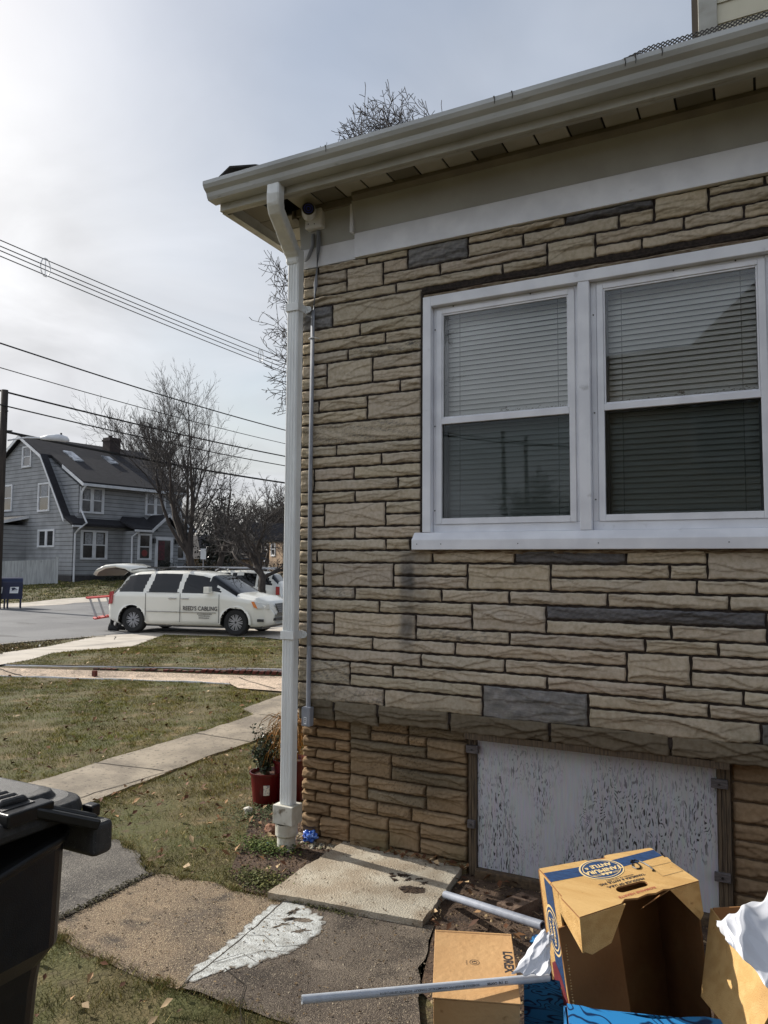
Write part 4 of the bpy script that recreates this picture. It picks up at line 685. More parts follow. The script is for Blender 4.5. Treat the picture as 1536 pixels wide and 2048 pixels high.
# ---------------- grass blades, leaves, clods
def blades(name, polys, excl, dens, seed, hmin, hmax, wd, region, colA, colB, parent=None, cap=400000):
    r = np.random.default_rng(seed); x0, x1, y0, y1 = region; n = int((x1-x0)*(y1-y0)*dens); x = r.uniform(x0, x1, n); y = r.uniform(y0, y1, n)
    k = np.zeros(n, bool)
    for p in polys: k |= inpoly(x, y, p)
    for p in excl: k &= ~inpoly(x, y, p)
    P = np.stack([x-CAM[0], y-CAM[1]], 1); d = P@V2; l = P@np.array([cos(PHI), sin(PHI)]); k &= (d > .5) & (l > -.56*d-2.2) & (l < .56*d+.4)
    # sparser far away and in bald patches
    nz_ = np.sin(x*3.1+1)*np.cos(y*2.7)+.6*np.sin(x*7.3+y*5.1)+.5*np.cos(x*13-y*11); k &= r.random(n) < np.clip(.60+.36*nz_, .08, 1)
    x, y = x[k][:cap], y[k][:cap]; n = len(x); d = d[k][:cap]; z = gz(x, y)
    h = r.uniform(hmin, hmax, n)*(.55+.9*cellnoise(x, y, .06, seed+3)); a = r.uniform(0, 2*pi, n); w = wd*(1+.10*np.maximum(d-3, 0)); lean = r.uniform(.1, 1.1, n)*h; la = r.uniform(0, 2*pi, n)
    A_ = np.stack([x+np.cos(a)*w, y+np.sin(a)*w, z], 1); B2 = np.stack([x-np.cos(a)*w, y-np.sin(a)*w, z], 1); Tt = np.stack([x+np.cos(la)*lean, y+np.sin(la)*lean, z+h], 1)
    V = np.stack([A_, B2, Tt], 1).reshape(-1, 3); Fq = np.arange(3*n).reshape(-1, 3)
    cs = .022*(1+.18*max(0, float(np.median(d))-3)); n1 = cellnoise(x, y, cs, seed); n2 = cellnoise(x, y, cs*4.3, seed+1); n3 = cellnoise(x, y, .45, seed+2); t = np.clip(.55*n3+.5*n2+r.normal(-.02, .18, n), 0, 1)[:, None]; c = np.array(colA[:3])*(1-t)+np.array(colB[:3])*t; dry = (r.random(n) < .20-.10*np.sin(x*2.7)*np.cos(y*3.3))[:, None]; c = np.where(dry, np.array(srgb(176, 158, 108)[:3]), c)*r.uniform(.75, 1.3, (n, 1))*(.30+1.10*n1*(.45+.85*n2))[:, None]
    c = np.repeat(np.hstack([c, np.ones((n, 1))]), 3, 0)
    o = npmesh(name, V, Fq, M_blade, cols=c); tag(o, parent=None) if False else None; return o
M_blade = mat('grass_blade', gray(1), attr=True, rough=.7, spec=.15)
nt = M_blade.node_tree; B = nt.nodes['Principled BSDF']; B.inputs['Subsurface Weight'].default_value = 0
CA, CB = srgb(104, 116, 38), srgb(130, 116, 58)
g1 = blades('grass', [P_LAWN2], [], 14000, 1, .006, .026, .0013, (-2.2, .6, -1.3, 4), CA, CB); tag(g1, 'short patchy winter grass between the walkway and the house corner', 'grass', kind='stuff')
g2_ = blades('grass', [P_LAWN3], [], 20000, 2, .008, .036, .0012, (-1, 1.4, -2.3, -1.2), srgb(104, 116, 66), CB); tag(g2_, 'short grass in front of the driveway slabs beside the black bin', 'grass', kind='stuff')
g3 = blades('grass', [P_LAWN1], [], 9000, 3, .010, .030, .0017, (-9, -1.9, -1, 4.2), srgb(110, 126, 30), srgb(130, 118, 46)); tag(g3, 'olive green lawn between the walkway and the front path', 'grass', kind='stuff')
g4 = blades('grass', [P_LAWN4], [], 3000, 4, .014, .038, .0025, (-12.5, -1, 3.3, 12.6), srgb(112, 120, 44), srgb(134, 118, 60)); tag(g4, 'sloping lawn beyond the brick edging before the white van', 'grass', kind='stuff')
g5 = blades('grass', [P_VERGE], [], 900, 5, .02, .06, .004, (-13.6, -8, 3, 10.8), srgb(92, 84, 54), srgb(112, 96, 70)); tag(g5, 'brown scrubby verge between sidewalk and street', 'grass', kind='stuff')
g6 = blades('grass', [P_FLAWN], [], 250, 6, .03, .07, .006, (-50, -24, 10, 44), srgb(92, 102, 44), srgb(104, 100, 54)); tag(g6, 'lawn in front of the grey house across the street', 'grass', kind='stuff')
# green clover-like ground cover near the drain
def leafcards(name, cx, cy, n, s0, s1, cols, seed, poly=None, zoff=0, region=None, mt=None, up=.5, gx=None, flat=.5):
    r = np.random.default_rng(seed)
    if region is not None:
        x = r.uniform(region[0], region[1], n*3); y = r.uniform(region[2], region[3], n*3); k = inpoly(x, y, poly); x, y = x[k][:n], y[k][:n]
    else: x = r.normal(cx, gx[0], n); y = r.normal(cy, gx[1], n)
    n = len(x); z = gz(x, y)+zoff+r.uniform(0, up, n); s = r.uniform(s0, s1, n); a = r.uniform(0, 2*pi, n); e = r.uniform(-flat, flat, n); e2_ = r.uniform(-flat, flat, n)
    # four corner crumpled leaf, midpoint fold
    ux = np.stack([np.cos(a), np.sin(a), e], 1)*s[:, None]; uy = np.stack([-np.sin(a), np.cos(a), e2_], 1)*s[:, None]*.55; c = np.stack([x, y, z], 1); lift = np.stack([0*s, 0*s, s*r.uniform(.1, .5, n)], 1)
    V = np.stack([c-ux, c-uy*.9+lift, c+ux, c+uy+lift*.6], 1).reshape(-1, 3); i = np.arange(n)*4; Fq = np.vstack([np.stack([i, i+1, i+2], 1), np.stack([i, i+2, i+3], 1)])
    C = np.array([c_[:3] for c_ in cols])[r.integers(0, len(cols), n)]*r.uniform(.7, 1.25, (n, 1)); C = np.repeat(np.hstack([C, np.ones((n, 1))]), 4, 0)
    return npmesh(name, V, Fq, mt or M_blade, cols=C)
o = leafcards('ground_cover', -.10, -.13, 1500, .004, .010, [srgb(80, 98, 44), srgb(66, 82, 40), srgb(104, 112, 58)], 3, gx=(.085, .05), up=.03, zoff=.004); tag(o, 'bright green low weeds beside the drain pipe', 'weeds', kind='stuff')
o = leafcards('ground_cover', .12, -.48, 1300, .004, .010, [srgb(84, 90, 46), srgb(100, 98, 52), srgb(70, 72, 38)], 4, gx=(.09, .05), up=.03, zoff=.004); tag(o, 'mossy weeds at the near edge of the soil bed', 'weeds', kind='stuff')
o = leafcards('ground_cover', -.46, .30, 1400, .004, .009, [srgb(74, 88, 58), srgb(60, 74, 46), srgb(96, 104, 70)], 5, gx=(.10, .14), up=.03, zoff=.004); tag(o, 'dark green creeping weeds around the plant pots', 'weeds', kind='stuff')
o = leafcards('weeds', .45, -.585, 700, .003, .007, [srgb(84, 84, 46), srgb(64, 66, 36)], 6, gx=(.14, .012), up=.012, zoff=.006); tag(o, 'thin line of weeds growing in the joint below the concrete pad', 'weeds', kind='stuff')
o = leafcards('weeds', -.393, -.95, 900, .003, .008, [srgb(76, 72, 44), srgb(58, 52, 36)], 7, gx=(.012, .22), up=.014, zoff=.004); tag(o, 'dark weeds growing along the slab joint left of the tan slab', 'weeds', kind='stuff')
# crumbly clods, bark and grit on the soil
def clods(name, poly, region, n, s0, s1, cols, seed, zoff=0):
    r = np.random.default_rng(seed); x = r.uniform(region[0], region[1], n*3); y = r.uniform(region[2], region[3], n*3); k = inpoly(x, y, poly); x, y = x[k][:n], y[k][:n]; n = len(x); s = s0+(s1-s0)*r.random(n)**3
    base = np.array([(1, 0, -.3), (-.5, .87, -.3), (-.5, -.87, -.3), (0, 0, 1.)]); V = base[None]*s[:, None, None]*r.uniform(.4, 1.5, (n, 4, 3)); a = r.uniform(0, 2*pi, n); ca, sa = np.cos(a)[:, None], np.sin(a)[:, None]
    X = V[:, :, 0]*ca-V[:, :, 1]*sa+x[:, None]; Y = V[:, :, 0]*sa+V[:, :, 1]*ca+y[:, None]; Z = V[:, :, 2]*.7+gz(x, y)[:, None]+zoff; V = np.stack([X, Y, Z], 2).reshape(-1, 3); i = np.arange(n)*4
    Fq = np.vstack([np.stack([i, i+1, i+3], 1), np.stack([i+1, i+2, i+3], 1), np.stack([i+2, i, i+3], 1)]); C = np.array([c_[:3] for c_ in cols])[r.integers(0, len(cols), n)]*r.uniform(.6, 1.3, (n, 1)); C = np.repeat(np.hstack([C, np.ones((n, 1))]), 4, 0)
    return npmesh(name, V, Fq, M_blade, cols=C)
SC = [srgb(64, 48, 36), srgb(84, 66, 50), srgb(50, 38, 30), srgb(104, 84, 62)]
o = clods('soil_crumbs', P_SOIL1, (-.75, .3, -.62, 1.4), 9000, .002, .011, SC, 1); tag(o, 'dark crumbly soil and bark bits left of the concrete pad', 'soil', kind='stuff')
o = clods('soil_crumbs', P_SOIL2, (.9, 2.6, -1.0, .12), 9000, .002, .012, SC+[srgb(150, 130, 100)], 2); tag(o, 'dark crumbly soil and bark bits below the painted hatch', 'soil', kind='stuff')
o = clods('rubble', ellp(.08, .10, .17, .10, -.2, seed=5), (-.2, .4, -.15, .3), 900, .003, .016, [srgb(176, 168, 150), srgb(150, 140, 120), srgb(120, 104, 84)], 3, .004); tag(o, 'pale crumbled concrete at the foot of the foundation corner', 'rubble', kind='stuff')
o = clods('grit', P_SLAB2+[], (.3, 1.6, -1.8, -.5), 1500, .0012, .005, [srgb(120, 108, 92), srgb(80, 70, 60), srgb(168, 156, 136)], 4, .007); tag(o, 'loose grit on the dark driveway slab', 'grit', kind='stuff')
LC = [srgb(126, 92, 62), srgb(150, 118, 84), srgb(98, 66, 46), srgb(176, 152, 118), srgb(86, 58, 42)]
def leafstuff(poly, region, n, s0, s1, seed, lab, cols=LC, zoff=.012): o = leafcards('fallen_leaves', 0, 0, n, s0, s1, cols, seed, poly=poly, region=region, zoff=zoff, up=.02, flat=.7); tag(o, lab, 'leaves', kind='stuff')
leafstuff(P_LAWN2, (-1.7, .2, -.7, 3.9), 420, .008, .028, 11, 'scattered dry brown leaves on the grass by the house corner')
leafstuff(P_LAWN1, (-9, -2, -1, 4.2), 420, .014, .035, 12, 'few dry leaves on the lawn between walkway and path')
leafstuff(P_LAWN4, (-12.5, -1, 3.4, 12.6), 260, .02, .045, 13, 'dry leaves on the lawn before the white van')
leafstuff(P_SOIL2, (.94, 2.3, -.75, .10), 170, .010, .030, 14, 'dry leaves on the soil below the painted hatch')
leafstuff([(.3, .085), (.97, .07), (.97, -.0), (.5, .02), (.3, .04)], (.3, 1, -.02, .09), 60, .010, .024, 15, 'dead leaves drifted against the foundation on the pad', zoff=.036)
leafstuff(P_SOIL1, (-.6, .3, -.5, 1), 160, .008, .024, 16, 'dry leaves on the soil left of the pad')
leafstuff(P_LAWN3, (-.4, 1, -2, -1.2), 70, .008, .022, 17, 'dry leaves on the grass beside the bin')
leafstuff(P_VERGE, (-13.6, -8, 3, 10.8), 80, .02, .06, 18, 'litter of leaves on the verge', cols=LC+[srgb(220, 216, 208)])
o = leafcards('slab_litter', 0, 0, 420, .002, .008, [srgb(92, 74, 52), srgb(70, 58, 42), srgb(120, 100, 72)], 41, poly=P_SLAB1+[], region=(-.4, .42, -1.36, -.58), zoff=.007, up=.003, flat=.2); tag(o, 'tiny leaf crumbs and dirt on the tan slab', 'litter', kind='stuff')
o = leafcards('slab_litter', 0, 0, 500, .002, .008, [srgb(92, 74, 52), srgb(70, 58, 42), srgb(130, 110, 80)], 42, poly=P_SLAB2, region=(.35, 1.6, -1.9, -.5), zoff=.009, up=.003, flat=.2); tag(o, 'tiny leaf crumbs on the dark driveway slab', 'litter', kind='stuff')
o = leafcards('pad_litter', 0, 0, 160, .002, .007, [srgb(92, 70, 50), srgb(66, 50, 38)], 43, poly=P_PAD, region=(.25, 1, -.6, .09), zoff=.034, up=.002, flat=.2); tag(o, 'dark crumbs scattered on the pale concrete pad', 'litter', kind='stuff')
def fringe(name, pl, n, w, seed, label, cols=(srgb(112, 112, 62), srgb(136, 118, 76))):
    r = np.random.default_rng(seed); P = np.array(pl); s_ = np.r_[0, np.cumsum(np.hypot(*np.diff(P, axis=0).T))]; t = r.uniform(0, s_[-1], n); t += .05*np.sin(t*21); x = np.interp(t, s_, P[:, 0])+r.normal(0, w, n); y = np.interp(t, s_, P[:, 1])+r.normal(0, w, n); a = r.uniform(0, 6.28, n); h = r.uniform(.004, .018, n); z = gz(x, y)+.003; w_ = .0014
    V = np.stack([np.stack([x+np.cos(a)*w_, y+np.sin(a)*w_, z], 1), np.stack([x-np.cos(a)*w_, y-np.sin(a)*w_, z], 1), np.stack([x+np.sin(a)*h*.9, y+np.cos(a)*h*.9, z+h], 1)], 1).reshape(-1, 3); C = np.array([c_[:3] for c_ in cols])[r.integers(0, len(cols), n)]*r.uniform(.6, 1.4, (n, 1)); C = np.repeat(np.hstack([C, np.ones((n, 1))]), 3, 0)
    tag(npmesh(name, V, np.arange(3*n).reshape(-1, 3), M_blade, cols=C), label, 'grass', kind='stuff')
fringe('edge_grass', [(-1.2, -.45), (-.875, -.40), (-.62, -.5), (-.384, -.657), (-.072, -.587), (.152, -.613), (.30, -.61)], 2600, .018, 51, 'ragged grass spilling over the far edges of the slabs')
fringe('edge_grass', [(-.40, -1.25), (-.215, -1.297), (.108, -1.342), (.40, -1.35), (.634, -1.34), (.865, -1.33)], 2600, .020, 52, 'ragged grass spilling over the near edges of the slabs')
fringe('edge_grass', [(-2.173, .0), (-2.21, .884), (-2.201, 1.723), (-2.269, 2.651), (-2.55, 2.85)], 2200, .03, 53, 'grass and thatch overgrowing the left edge of the walkway')
fringe('edge_grass', [(-1.498, -.5), (-1.498, -.03), (-1.575, .78), (-1.60, 1.6), (-1.66, 2.8)], 2200, .035, 54, 'grass and thatch overgrowing the right edge of the walkway')
# twigs
b = MB(); rr = random.Random(8)
for k in range(34):
    x = rr.uniform(-.35, .2) if k % 2 else rr.uniform(1.0, 1.6); y = rr.uniform(-.5, .05) if k % 2 else rr.uniform(-.6, -.05); a = rr.uniform(0, 6.28); l = rr.uniform(.02, .09); b.tube([(x, y, .012), (x+l*.5*cos(a), y+l*.5*sin(a), .02), (x+l*cos(a+.4), y+l*sin(a+.4), .010)], .0013, 4)
tag(b.build('twigs', mat('twig', srgb(150, 128, 96), rough=.9)), 'thin dry twigs lying on the soil', 'twigs', kind='stuff')
# ================================================================ NEAR OBJECTS
# ---------------- wheelie bin
M_bin = mat('bin_black_plastic', gray(.006), gray(.010), rough=.33, scale=30, bump=.12, bscale=420, spec=.45)
M_lid = mat('bin_lid_plastic', gray(.035), gray(.055), rough=.45, scale=50, bump=.5, bscale=900, spec=.5, layers=[(gray(.16), 260, .60, .75)])
bin_ = thing('wheelie_bin', 'black plastic wheelie bin with domed lid cut off by the left edge of the photo', 'rubbish bin', (.74, -2.74, 0))
def lofts(mb, secs, m=0, close=True):
    n = len(secs[0]); vs = [p for s_ in secs for p in s_]; fs = [(i*n+k, i*n+(k+1) % n, (i+1)*n+(k+1) % n, (i+1)*n+k) for i in range(len(secs)-1) for k in range(n)]
    if close: fs += [tuple(range(n))[::-1], tuple((len(secs)-1)*n+k for k in range(n))]
    mb.add(vs, fs, m)
def rrect(x0, x1, y0, y1, zf, r=.05, n=5):
    o = []
    for cx, cy, a0 in ((x1-r, y1-r, 0), (x0+r, y1-r, 90), (x0+r, y0+r, 180), (x1-r, y0+r, 270)):
        for k in range(n+1): a = radians(a0+90*k/n); x = cx+r*cos(a); y = cy+r*sin(a); o.append((x, y, zf(x, y) if callable(zf) else zf))
    return o
rim = lambda x, y: .974+.20*(y-.345)
b = MB(); lofts(b, [rrect(-.25, .268, -.30, .295, .12, .04), rrect(-.275, .296, -.33, .322, .70, .045), rrect(-.278, .300, -.333, .326, .735, .045), rrect(-.288, .318, -.345, .343, .768, .04), rrect(-.29, .322, -.35, .347, lambda x, y: rim(x, y)-.014, .04), rrect(-.296, .330, -.358, .354, lambda x, y: rim(x, y)-.008, .04), rrect(-.296, .330, -.358, .354, lambda x, y: rim(x, y)+.002, .04), rrect(-.285, .318, -.345, .342, lambda x, y: rim(x, y)+.006, .04)])
b.build('body', M_bin, bin_, smooth=False, bevel=.004)
b = MB(); lofts(b, [rrect(-.285, .300, -.36, .385, .985, .05), rrect(-.30, .312, -.375, .398, .992, .05), rrect(-.305, .316, -.38, .402, 1.004, .05), rrect(-.30, .311, -.375, .397, 1.024, .05), rrect(-.285, .296, -.36, .382, 1.031, .05)])
lid = b.build('lid', M_lid, bin_, bevel=.003)
b = MB(); lofts(b, [rrect(-.26, .27, .15, .365, 1.028, .03), rrect(-.25, .262, .158, .357, 1.042, .03), rrect(-.235, .246, .172, .343, 1.046, .03)]); lofts(b, [rrect(-.26, .275, -.32, .05, 1.028, .03), rrect(-.25, .265, -.31, .04, 1.040, .03)]); b.build('raised_panel', M_lid, lid, bevel=.003)
b = MB()   # ribbed hinge strap: ribs across, strap running out to the handle
for k in range(5): x = .178+k*.0245; b.tube([(x, .212, 1.046), (x, .222, 1.052), (x+.004, .262, 1.052), (x+.004, .272, 1.046)], [.004, .0075, .0075, .004], 10)
b.box(.165, .300, .205, .275, 1.028, 1.046); b.build('ribbed_strap', M_lid, lid, smooth=False)
b = MB()
q0 = np.array([.296, .262, 1.040]); q1 = np.array([.362, .372, .992]); t_ = q1-q0; t_ /= np.linalg.norm(t_); s_ = np.cross(t_, (0, 0, 1)); s_ /= np.linalg.norm(s_); u2 = np.cross(s_, t_)
for o1, o2, hh in ((-.026, -.010, .020), (.010, .026, .020), (-.0099, .0099, .008)): b.prism([q0+s_*o1-u2*.014, q0+s_*o2-u2*.014, q1+s_*o2-u2*.014, q1+s_*o1-u2*.014], u2*hh)
b.box(.285, .325, .20, .30, 1.018, 1.044); b.build('hinge_arm', M_bin, lid, bevel=.004)
b = MB(); b.box(.255, .376, .352, .402, .925, .990); b.box(-.30, .255, .362, .398, .935, .975); b.build('handle', M_lid, bin_, bevel=.012, seg=3)
b = MB(); b.box(.30, .33, .385, .408, .985, 1.010); b.build('hinge_pin', M_bin, bin_, bevel=.004)
for sx in (-.24, .24):
    b = MB(); b.cyl((sx-.03, .30, .125), (sx+.03, .30, .125), .125, 24); b.build('wheel', M_bin, bin_, bevel=.01)
# ---------------- cardboard boxes
def cardmat(name, c1, c2, axis=(1, 1, 1)):
    return mat(name, c1, c2, rough=.75, scale=3, detail=10, stretch=axis, bump=.3, bscale=26, spec=.2, layers=[(srgb(164, 126, 80), 4, .55, .8), (srgb(140, 102, 62), 30, .66, .8)])
M_card = cardmat('kraft_cardboard', srgb(204, 168, 112), srgb(192, 154, 98), (1.5, 9, 12)); M_card2 = cardmat('tan_cardboard', srgb(196, 158, 112), srgb(188, 149, 104), (2, 2, 2)); M_cin = cardmat('inner_cardboard', srgb(158, 116, 76), srgb(140, 100, 64)); M_cdark = mat('cut_edge', srgb(120, 82, 50), rough=.9)
M_ink = mat('dark_ink', srgb(46, 42, 46), rough=.7); M_navy = mat('navy_print', srgb(34, 68, 112), srgb(22, 48, 84), rough=.65, scale=40, stretch=(1, 6, 6), lo=.45, hi=.6); M_red = mat('maroon_print', srgb(128, 50, 56), srgb(108, 38, 46), rough=.65, scale=20); M_redink = mat('red_ink', srgb(170, 92, 70), rough=.7); M_cream2 = mat('cream_print', srgb(222, 196, 142), rough=.7); M_marker = mat('marker_ink', gray(.01), rough=.5)
BL, BR_, FR, FL = (np.array(p) for p in ((1.663, -1.208, .600), (1.936, -.879, .600), (2.092, -1.075, .600), (1.839, -1.462, .600)))
org = np.array([1.86, -1.17, 0.0]); DN = np.array([.035, .115, -.56])
boxA = thing('produce_carton', 'open upturned kraft produce carton with blue stripe and oval logo, handwritten 9 on top', 'cardboard box', tuple(org))
loc = lambda *ps: [np.array(p)-org for p in ps]
TH = -.004
def polyquad(fn, pts, off=0): return [fn(a_, b_, off) for a_, b_ in pts]
fA = quadmap(loc(BL, BR_, FR, FL), 0)
nrm = np.cross(BR_-BL, FL-BL); sgn = 1 if nrm[2] > 0 else -1
def fT(a_, b_, h=0): return fA(a_, b_, 0)+np.array([0, 0, h])
# top outline with notches on far edge and torn near edge
out_top = [(0, 0), (.40, .0), (.41, .05), (.56, .05), (.57, -.02), (.60, -.03), (.985, -.015), (1.0, .0), (1.0, .30), (1.02, .32), (1.01, .42), (1.0, .44), (1, 1), (.74, .985), (.70, .96), (.62, .985), (.56, .955), (.47, .975), (.38, .93), (.33, .985), (0, 1), (-.012, .62), (.0, .60), (0, .34), (.01, .32)]
hole = []
for k in range(25):
    t = 2*pi*k/24; hole.append((.515+.045*cos(t)+.085*(1 if cos(t) > 0 else -1), .755+.065*sin(t)))
def tri_fill(outer, holes, fn, h, mb, m=0):
    bm = bmesh.new()
    for lp in [outer]+holes:
        vs = [bm.verts.new((p[0], p[1], 0)) for p in lp]
        for i in range(len(vs)):
            try: bm.edges.new((vs[i], vs[(i+1) % len(vs)]))
            except ValueError: pass
    bmesh.ops.triangle_fill(bm, edges=bm.edges[:], use_beauty=True, use_dissolve=False); bm.verts.index_update()
    for f in bm.faces[:]: 
        pass
    mb.add([fn(v.co.x, v.co.y, h) for v in bm.verts], [tuple(v.index for v in f.verts) for f in bm.faces], m); bm.free()
b = MB(); hole = hole[:-1]; tri_fill(out_top, [hole], fT, 0, b); tri_fill(out_top, [hole], fT, -.005, b, 1)
n_ = len(out_top); b.add([fT(*p, 0) for p in out_top]+[fT(*p, -.005) for p in out_top], [(i, (i+1) % n_, n_+(i+1) % n_, n_+i) for i in range(n_)], 1)
n_ = len(hole); b.add([fT(*p, 0) for p in hole]+[fT(*p, -.005) for p in hole], [(i, (i+1) % n_, n_+(i+1) % n_, n_+i) for i in range(n_)], 1)
topA = b.build('top_panel', [M_card, M_cin], boxA)
def strip(fn, cent, w0, w1, h, mb, m=0):
    P = np.array(cent); vs = []
    for i, p in enumerate(P): vs += [fn(p[0], p[1]-w0, h), fn(p[0], p[1]+w1, h)]
    mb.add(vs, [(2*i, 2*i+1, 2*i+3, 2*i+2) for i in range(len(P)-1)], m)
b = MB(); strip(fT, [(x, .235-.06*abs(x-.45)**1.3+(-.10*(max(0, x-.5))**1.0)) for x in np.linspace(.003, .997, 30)], .10, .10, .0006, b); b.build('blue_stripe', M_navy, topA)
def oval(fn, ca, cb_, ra, rb, h, mb, m, n=48, rot=0): mb.add([fn(ca+ra*cos(2*pi*k/n), cb_+rb*sin(2*pi*k/n), h) for k in range(n)], [tuple(range(n))], m)
def ovring(fn, ca, cb_, ra, rb, wa, wb, h, mb, m, n=48): mb.add([p for k in range(n) for p in (fn(ca+ra*cos(2*pi*k/n), cb_+rb*sin(2*pi*k/n), h), fn(ca+(ra-wa)*cos(2*pi*k/n), cb_+(rb-wb)*sin(2*pi*k/n), h))], [(2*k, 2*k+1, (2*k+3) % (2*n), (2*k+2) % (2*n)) for k in range(n)], m)
b = MB(); CA_, CB_ = .44, .275; LA, LB = .44, .30   # physical side lengths
oval(fT, CA_, CB_, .178, .235, .0010, b, 0); oval(fT, CA_, CB_, .165, .218, .0014, b, 1); ovring(fT, CA_, CB_, .152, .200, .006, .010, .0018, b, 0)
fl_txt = lambda x, y: fT(CA_-x/LA, CB_+y/LB, .0022)
text_to(b, 'TANIMURA', lambda x, y: fl_txt(x, y-1.9*x*x*0+.006), 0, .004, .032, bold=.0012, m=0, xs=.85); text_to(b, '&', fl_txt, .047, -.018, .020, bold=.0006, m=0); text_to(b, 'ANTLE', fl_txt, -.008, -.023, .030, bold=.0012, m=0, xs=.85)
# small farm emblem above the name: three leaves on a field arc
for dx in (-.014, 0, .014): b.add([fl_txt(dx-.008, .030), fl_txt(dx+.008, .030), fl_txt(dx+.004, .042), fl_txt(dx, .048-.3*abs(dx)), fl_txt(dx-.004, .042)], [(0, 1, 2, 3, 4)], 0)
for yy in (.036, .042): strip(lambda x, y, h: fl_txt(x, y), [(x, yy+.9*(.0-x*x*4)*.5) for x in np.linspace(-.05, -.022, 8)], .001, .001, 0, b); strip(lambda x, y, h: fl_txt(x, y), [(x, yy+.9*(.0-x*x*4)*.5) for x in np.linspace(.022, .05, 8)], .001, .001, 0, b)
b.build('oval_logo', [M_cream2, M_navy], topA)
b = MB(); ft2 = lambda x, y: fT(.50-x/LA, .60+y/LB, .0009)
text_to(b, 'PRODUCE OF U.S.A.', ft2, 0, .018, .0155, bold=.0007, m=0, xs=1.0); text_to(b, 'TANIMURA & ANTLE, INC.', ft2, .0, -.006, .0155, bold=.0007, m=0, xs=.95); text_to(b, 'SALINAS, CA 93912-4070', ft2, 0, -.020, .0095, bold=.0002, m=0)
text_to(b, 'ROMAINE HEARTS', lambda x, y: fT(.505-x/LA, .885+y/LB, .0009), 0, 0, .0165, bold=.0005, m=1, xs=1.0)
for e_ in (((.80, .46), (.985, .46)), ((.80, .72), (.985, .72))): strip(fT, [e_[0], e_[1]], .003, .003, .0009, b)
for x in (.80, .983): b.add([fT(x, .46, .0009), fT(x+.002, .46, .0009), fT(x+.002, .72, .0009), fT(x, .72, .0009)], [(0, 1, 2, 3)])
b.build('printed_lettering', [M_ink, M_redink], topA)
b = MB(); sc9 = [(.705, .30), (.69, .33), (.675, .38), (.685, .44), (.71, .45), (.735, .40), (.74, .33), (.73, .28), (.715, .27), (.70, .29), (.712, .26), (.74, .26), (.765, .33), (.785, .42), (.79, .52), (.778, .53)]
P9 = []; 
for i in range(len(sc9)-1):
    for k in range(4): t = k/4; P9.append(fT(sc9[i][0]*(1-t)+sc9[i+1][0]*t, sc9[i][1]*(1-t)+sc9[i+1][1]*t, .0018))
b.tube(P9[:34], .0022, 5, up=(.3, .2, .1)); b.tube([fT(x, y, .0022) for x, y in ((.70, .275), (.72, .235), (.75, .235), (.772, .29), (.788, .37), (.795, .46), (.790, .55), (.775, .57))], .0026, 5, up=(.3, .2, .1)); b.build('marker_nine', M_marker, topA)
# side, back, right and bottom panels
M_ = BL+(FL-BL)*.50
b = MB(); q = loc(BL, M_, M_+DN, BL+DN); q = [q[0]+np.array([0, 0, -.0055]), q[1]+np.array([0, 0, -.0055]), q[2], q[3]]
nn_ = np.cross(q[1]-q[0], q[3]-q[0]); nn_ /= np.linalg.norm(nn_)
if nn_[0] > 0: nn_ = -nn_
b.prism(q, -nn_*.005); sideA = b.build('side_panel', M_card, boxA)
b = MB()   # ragged cut edge of the side panel
rr = random.Random(5)
for k in range(46):
    t = .26+k*.0155; p = q[1]*(1-t)+q[2]*t; b.prism([p, p+(q[2]-q[1])*.009, p+(q[2]-q[1])*.0045+(q[1]-q[0])*rr.uniform(.03, .07)], -nn_*.004)
b.build('torn_edge', M_cream2, sideA)
fS = lambda a_, b_, h=.0008: (1-a_)*(1-b_)*q[0]+a_*(1-b_)*q[1]+a_*b_*q[2]+(1-a_)*b_*q[3]+nn_*h
b = MB(); strip(lambda x, y, h: fS(y, x, h), [(x, .48+.05*sin(x*3)) for x in np.linspace(.005, .995, 24)], .22, .22, .0006, b)
oval(fS, .46, .27, .36, .135, .0010, b, 1); oval(fS, .46, .27, .33, .122, .0014, b, 0); ovring(fS, .46, .27, .29, .106, .03, .008, .0018, b, 1)
LS, LH = .155, .57
text_to(b, 'TANIMURA', lambda x, y: fS(.52+y/LS, .27+x/LH, .002), 0, 0, .022, bold=.0006, m=1, xs=.8); text_to(b, '& ANTLE', lambda x, y: fS(.34+y/LS, .27+x/LH, .002), 0, 0, .020, bold=.0006, m=1, xs=.8)
b.add([fS(.10, .50, .0012), fS(.30, .46, .0012), fS(.55, .50, .0012), fS(.72, .56, .0012), fS(.78, .60, .0012), fS(.78, .94, .0012), (fS(.6, .97, .0012)), fS(.45, .93, .0012), fS(.12, .90, .0012)], [tuple(range(9))], 2)
text_to(b, 'ROMAINE HEARTS', lambda x, y: fS(.45+y/LS, .73+x/LH, .0018), 0, 0, .024, bold=.0008, m=3, xs=.9)
b.build('side_print', [M_navy, M_cream2, M_red, mat('gold_print', srgb(206, 150, 90), rough=.7)], sideA)
b = MB(); b.panel(loc(BL+np.array([0, 0, -.006]), BR_+np.array([0, 0, -.006]), BR_+DN, BL+DN), .005); b.build('back_panel', M_cin, boxA)
FRm = BR_+(FR-BR_)*.92
b = MB(); b.panel(loc(BR_+np.array([0, 0, -.006]), FRm+np.array([0, 0, -.006]), FRm+DN, BR_+DN), .005); b.build('side_panel', M_cin, boxA)
b = MB(); b.panel(loc(BL+DN, BR_+DN, FRm+DN, M_+DN), .005); b.build('bottom_panel', M_cin, boxA)
e_ = (BR_-BL)/np.linalg.norm(BR_-BL); M2 = M_+e_*.20
b = MB(); b.panel(loc(M_+np.array([0, 0, -.10]), M2+np.array([0, 0, -.085]), M2+DN*.9, M_+DN), .004); b.build('inner_flap', M_cin, boxA)
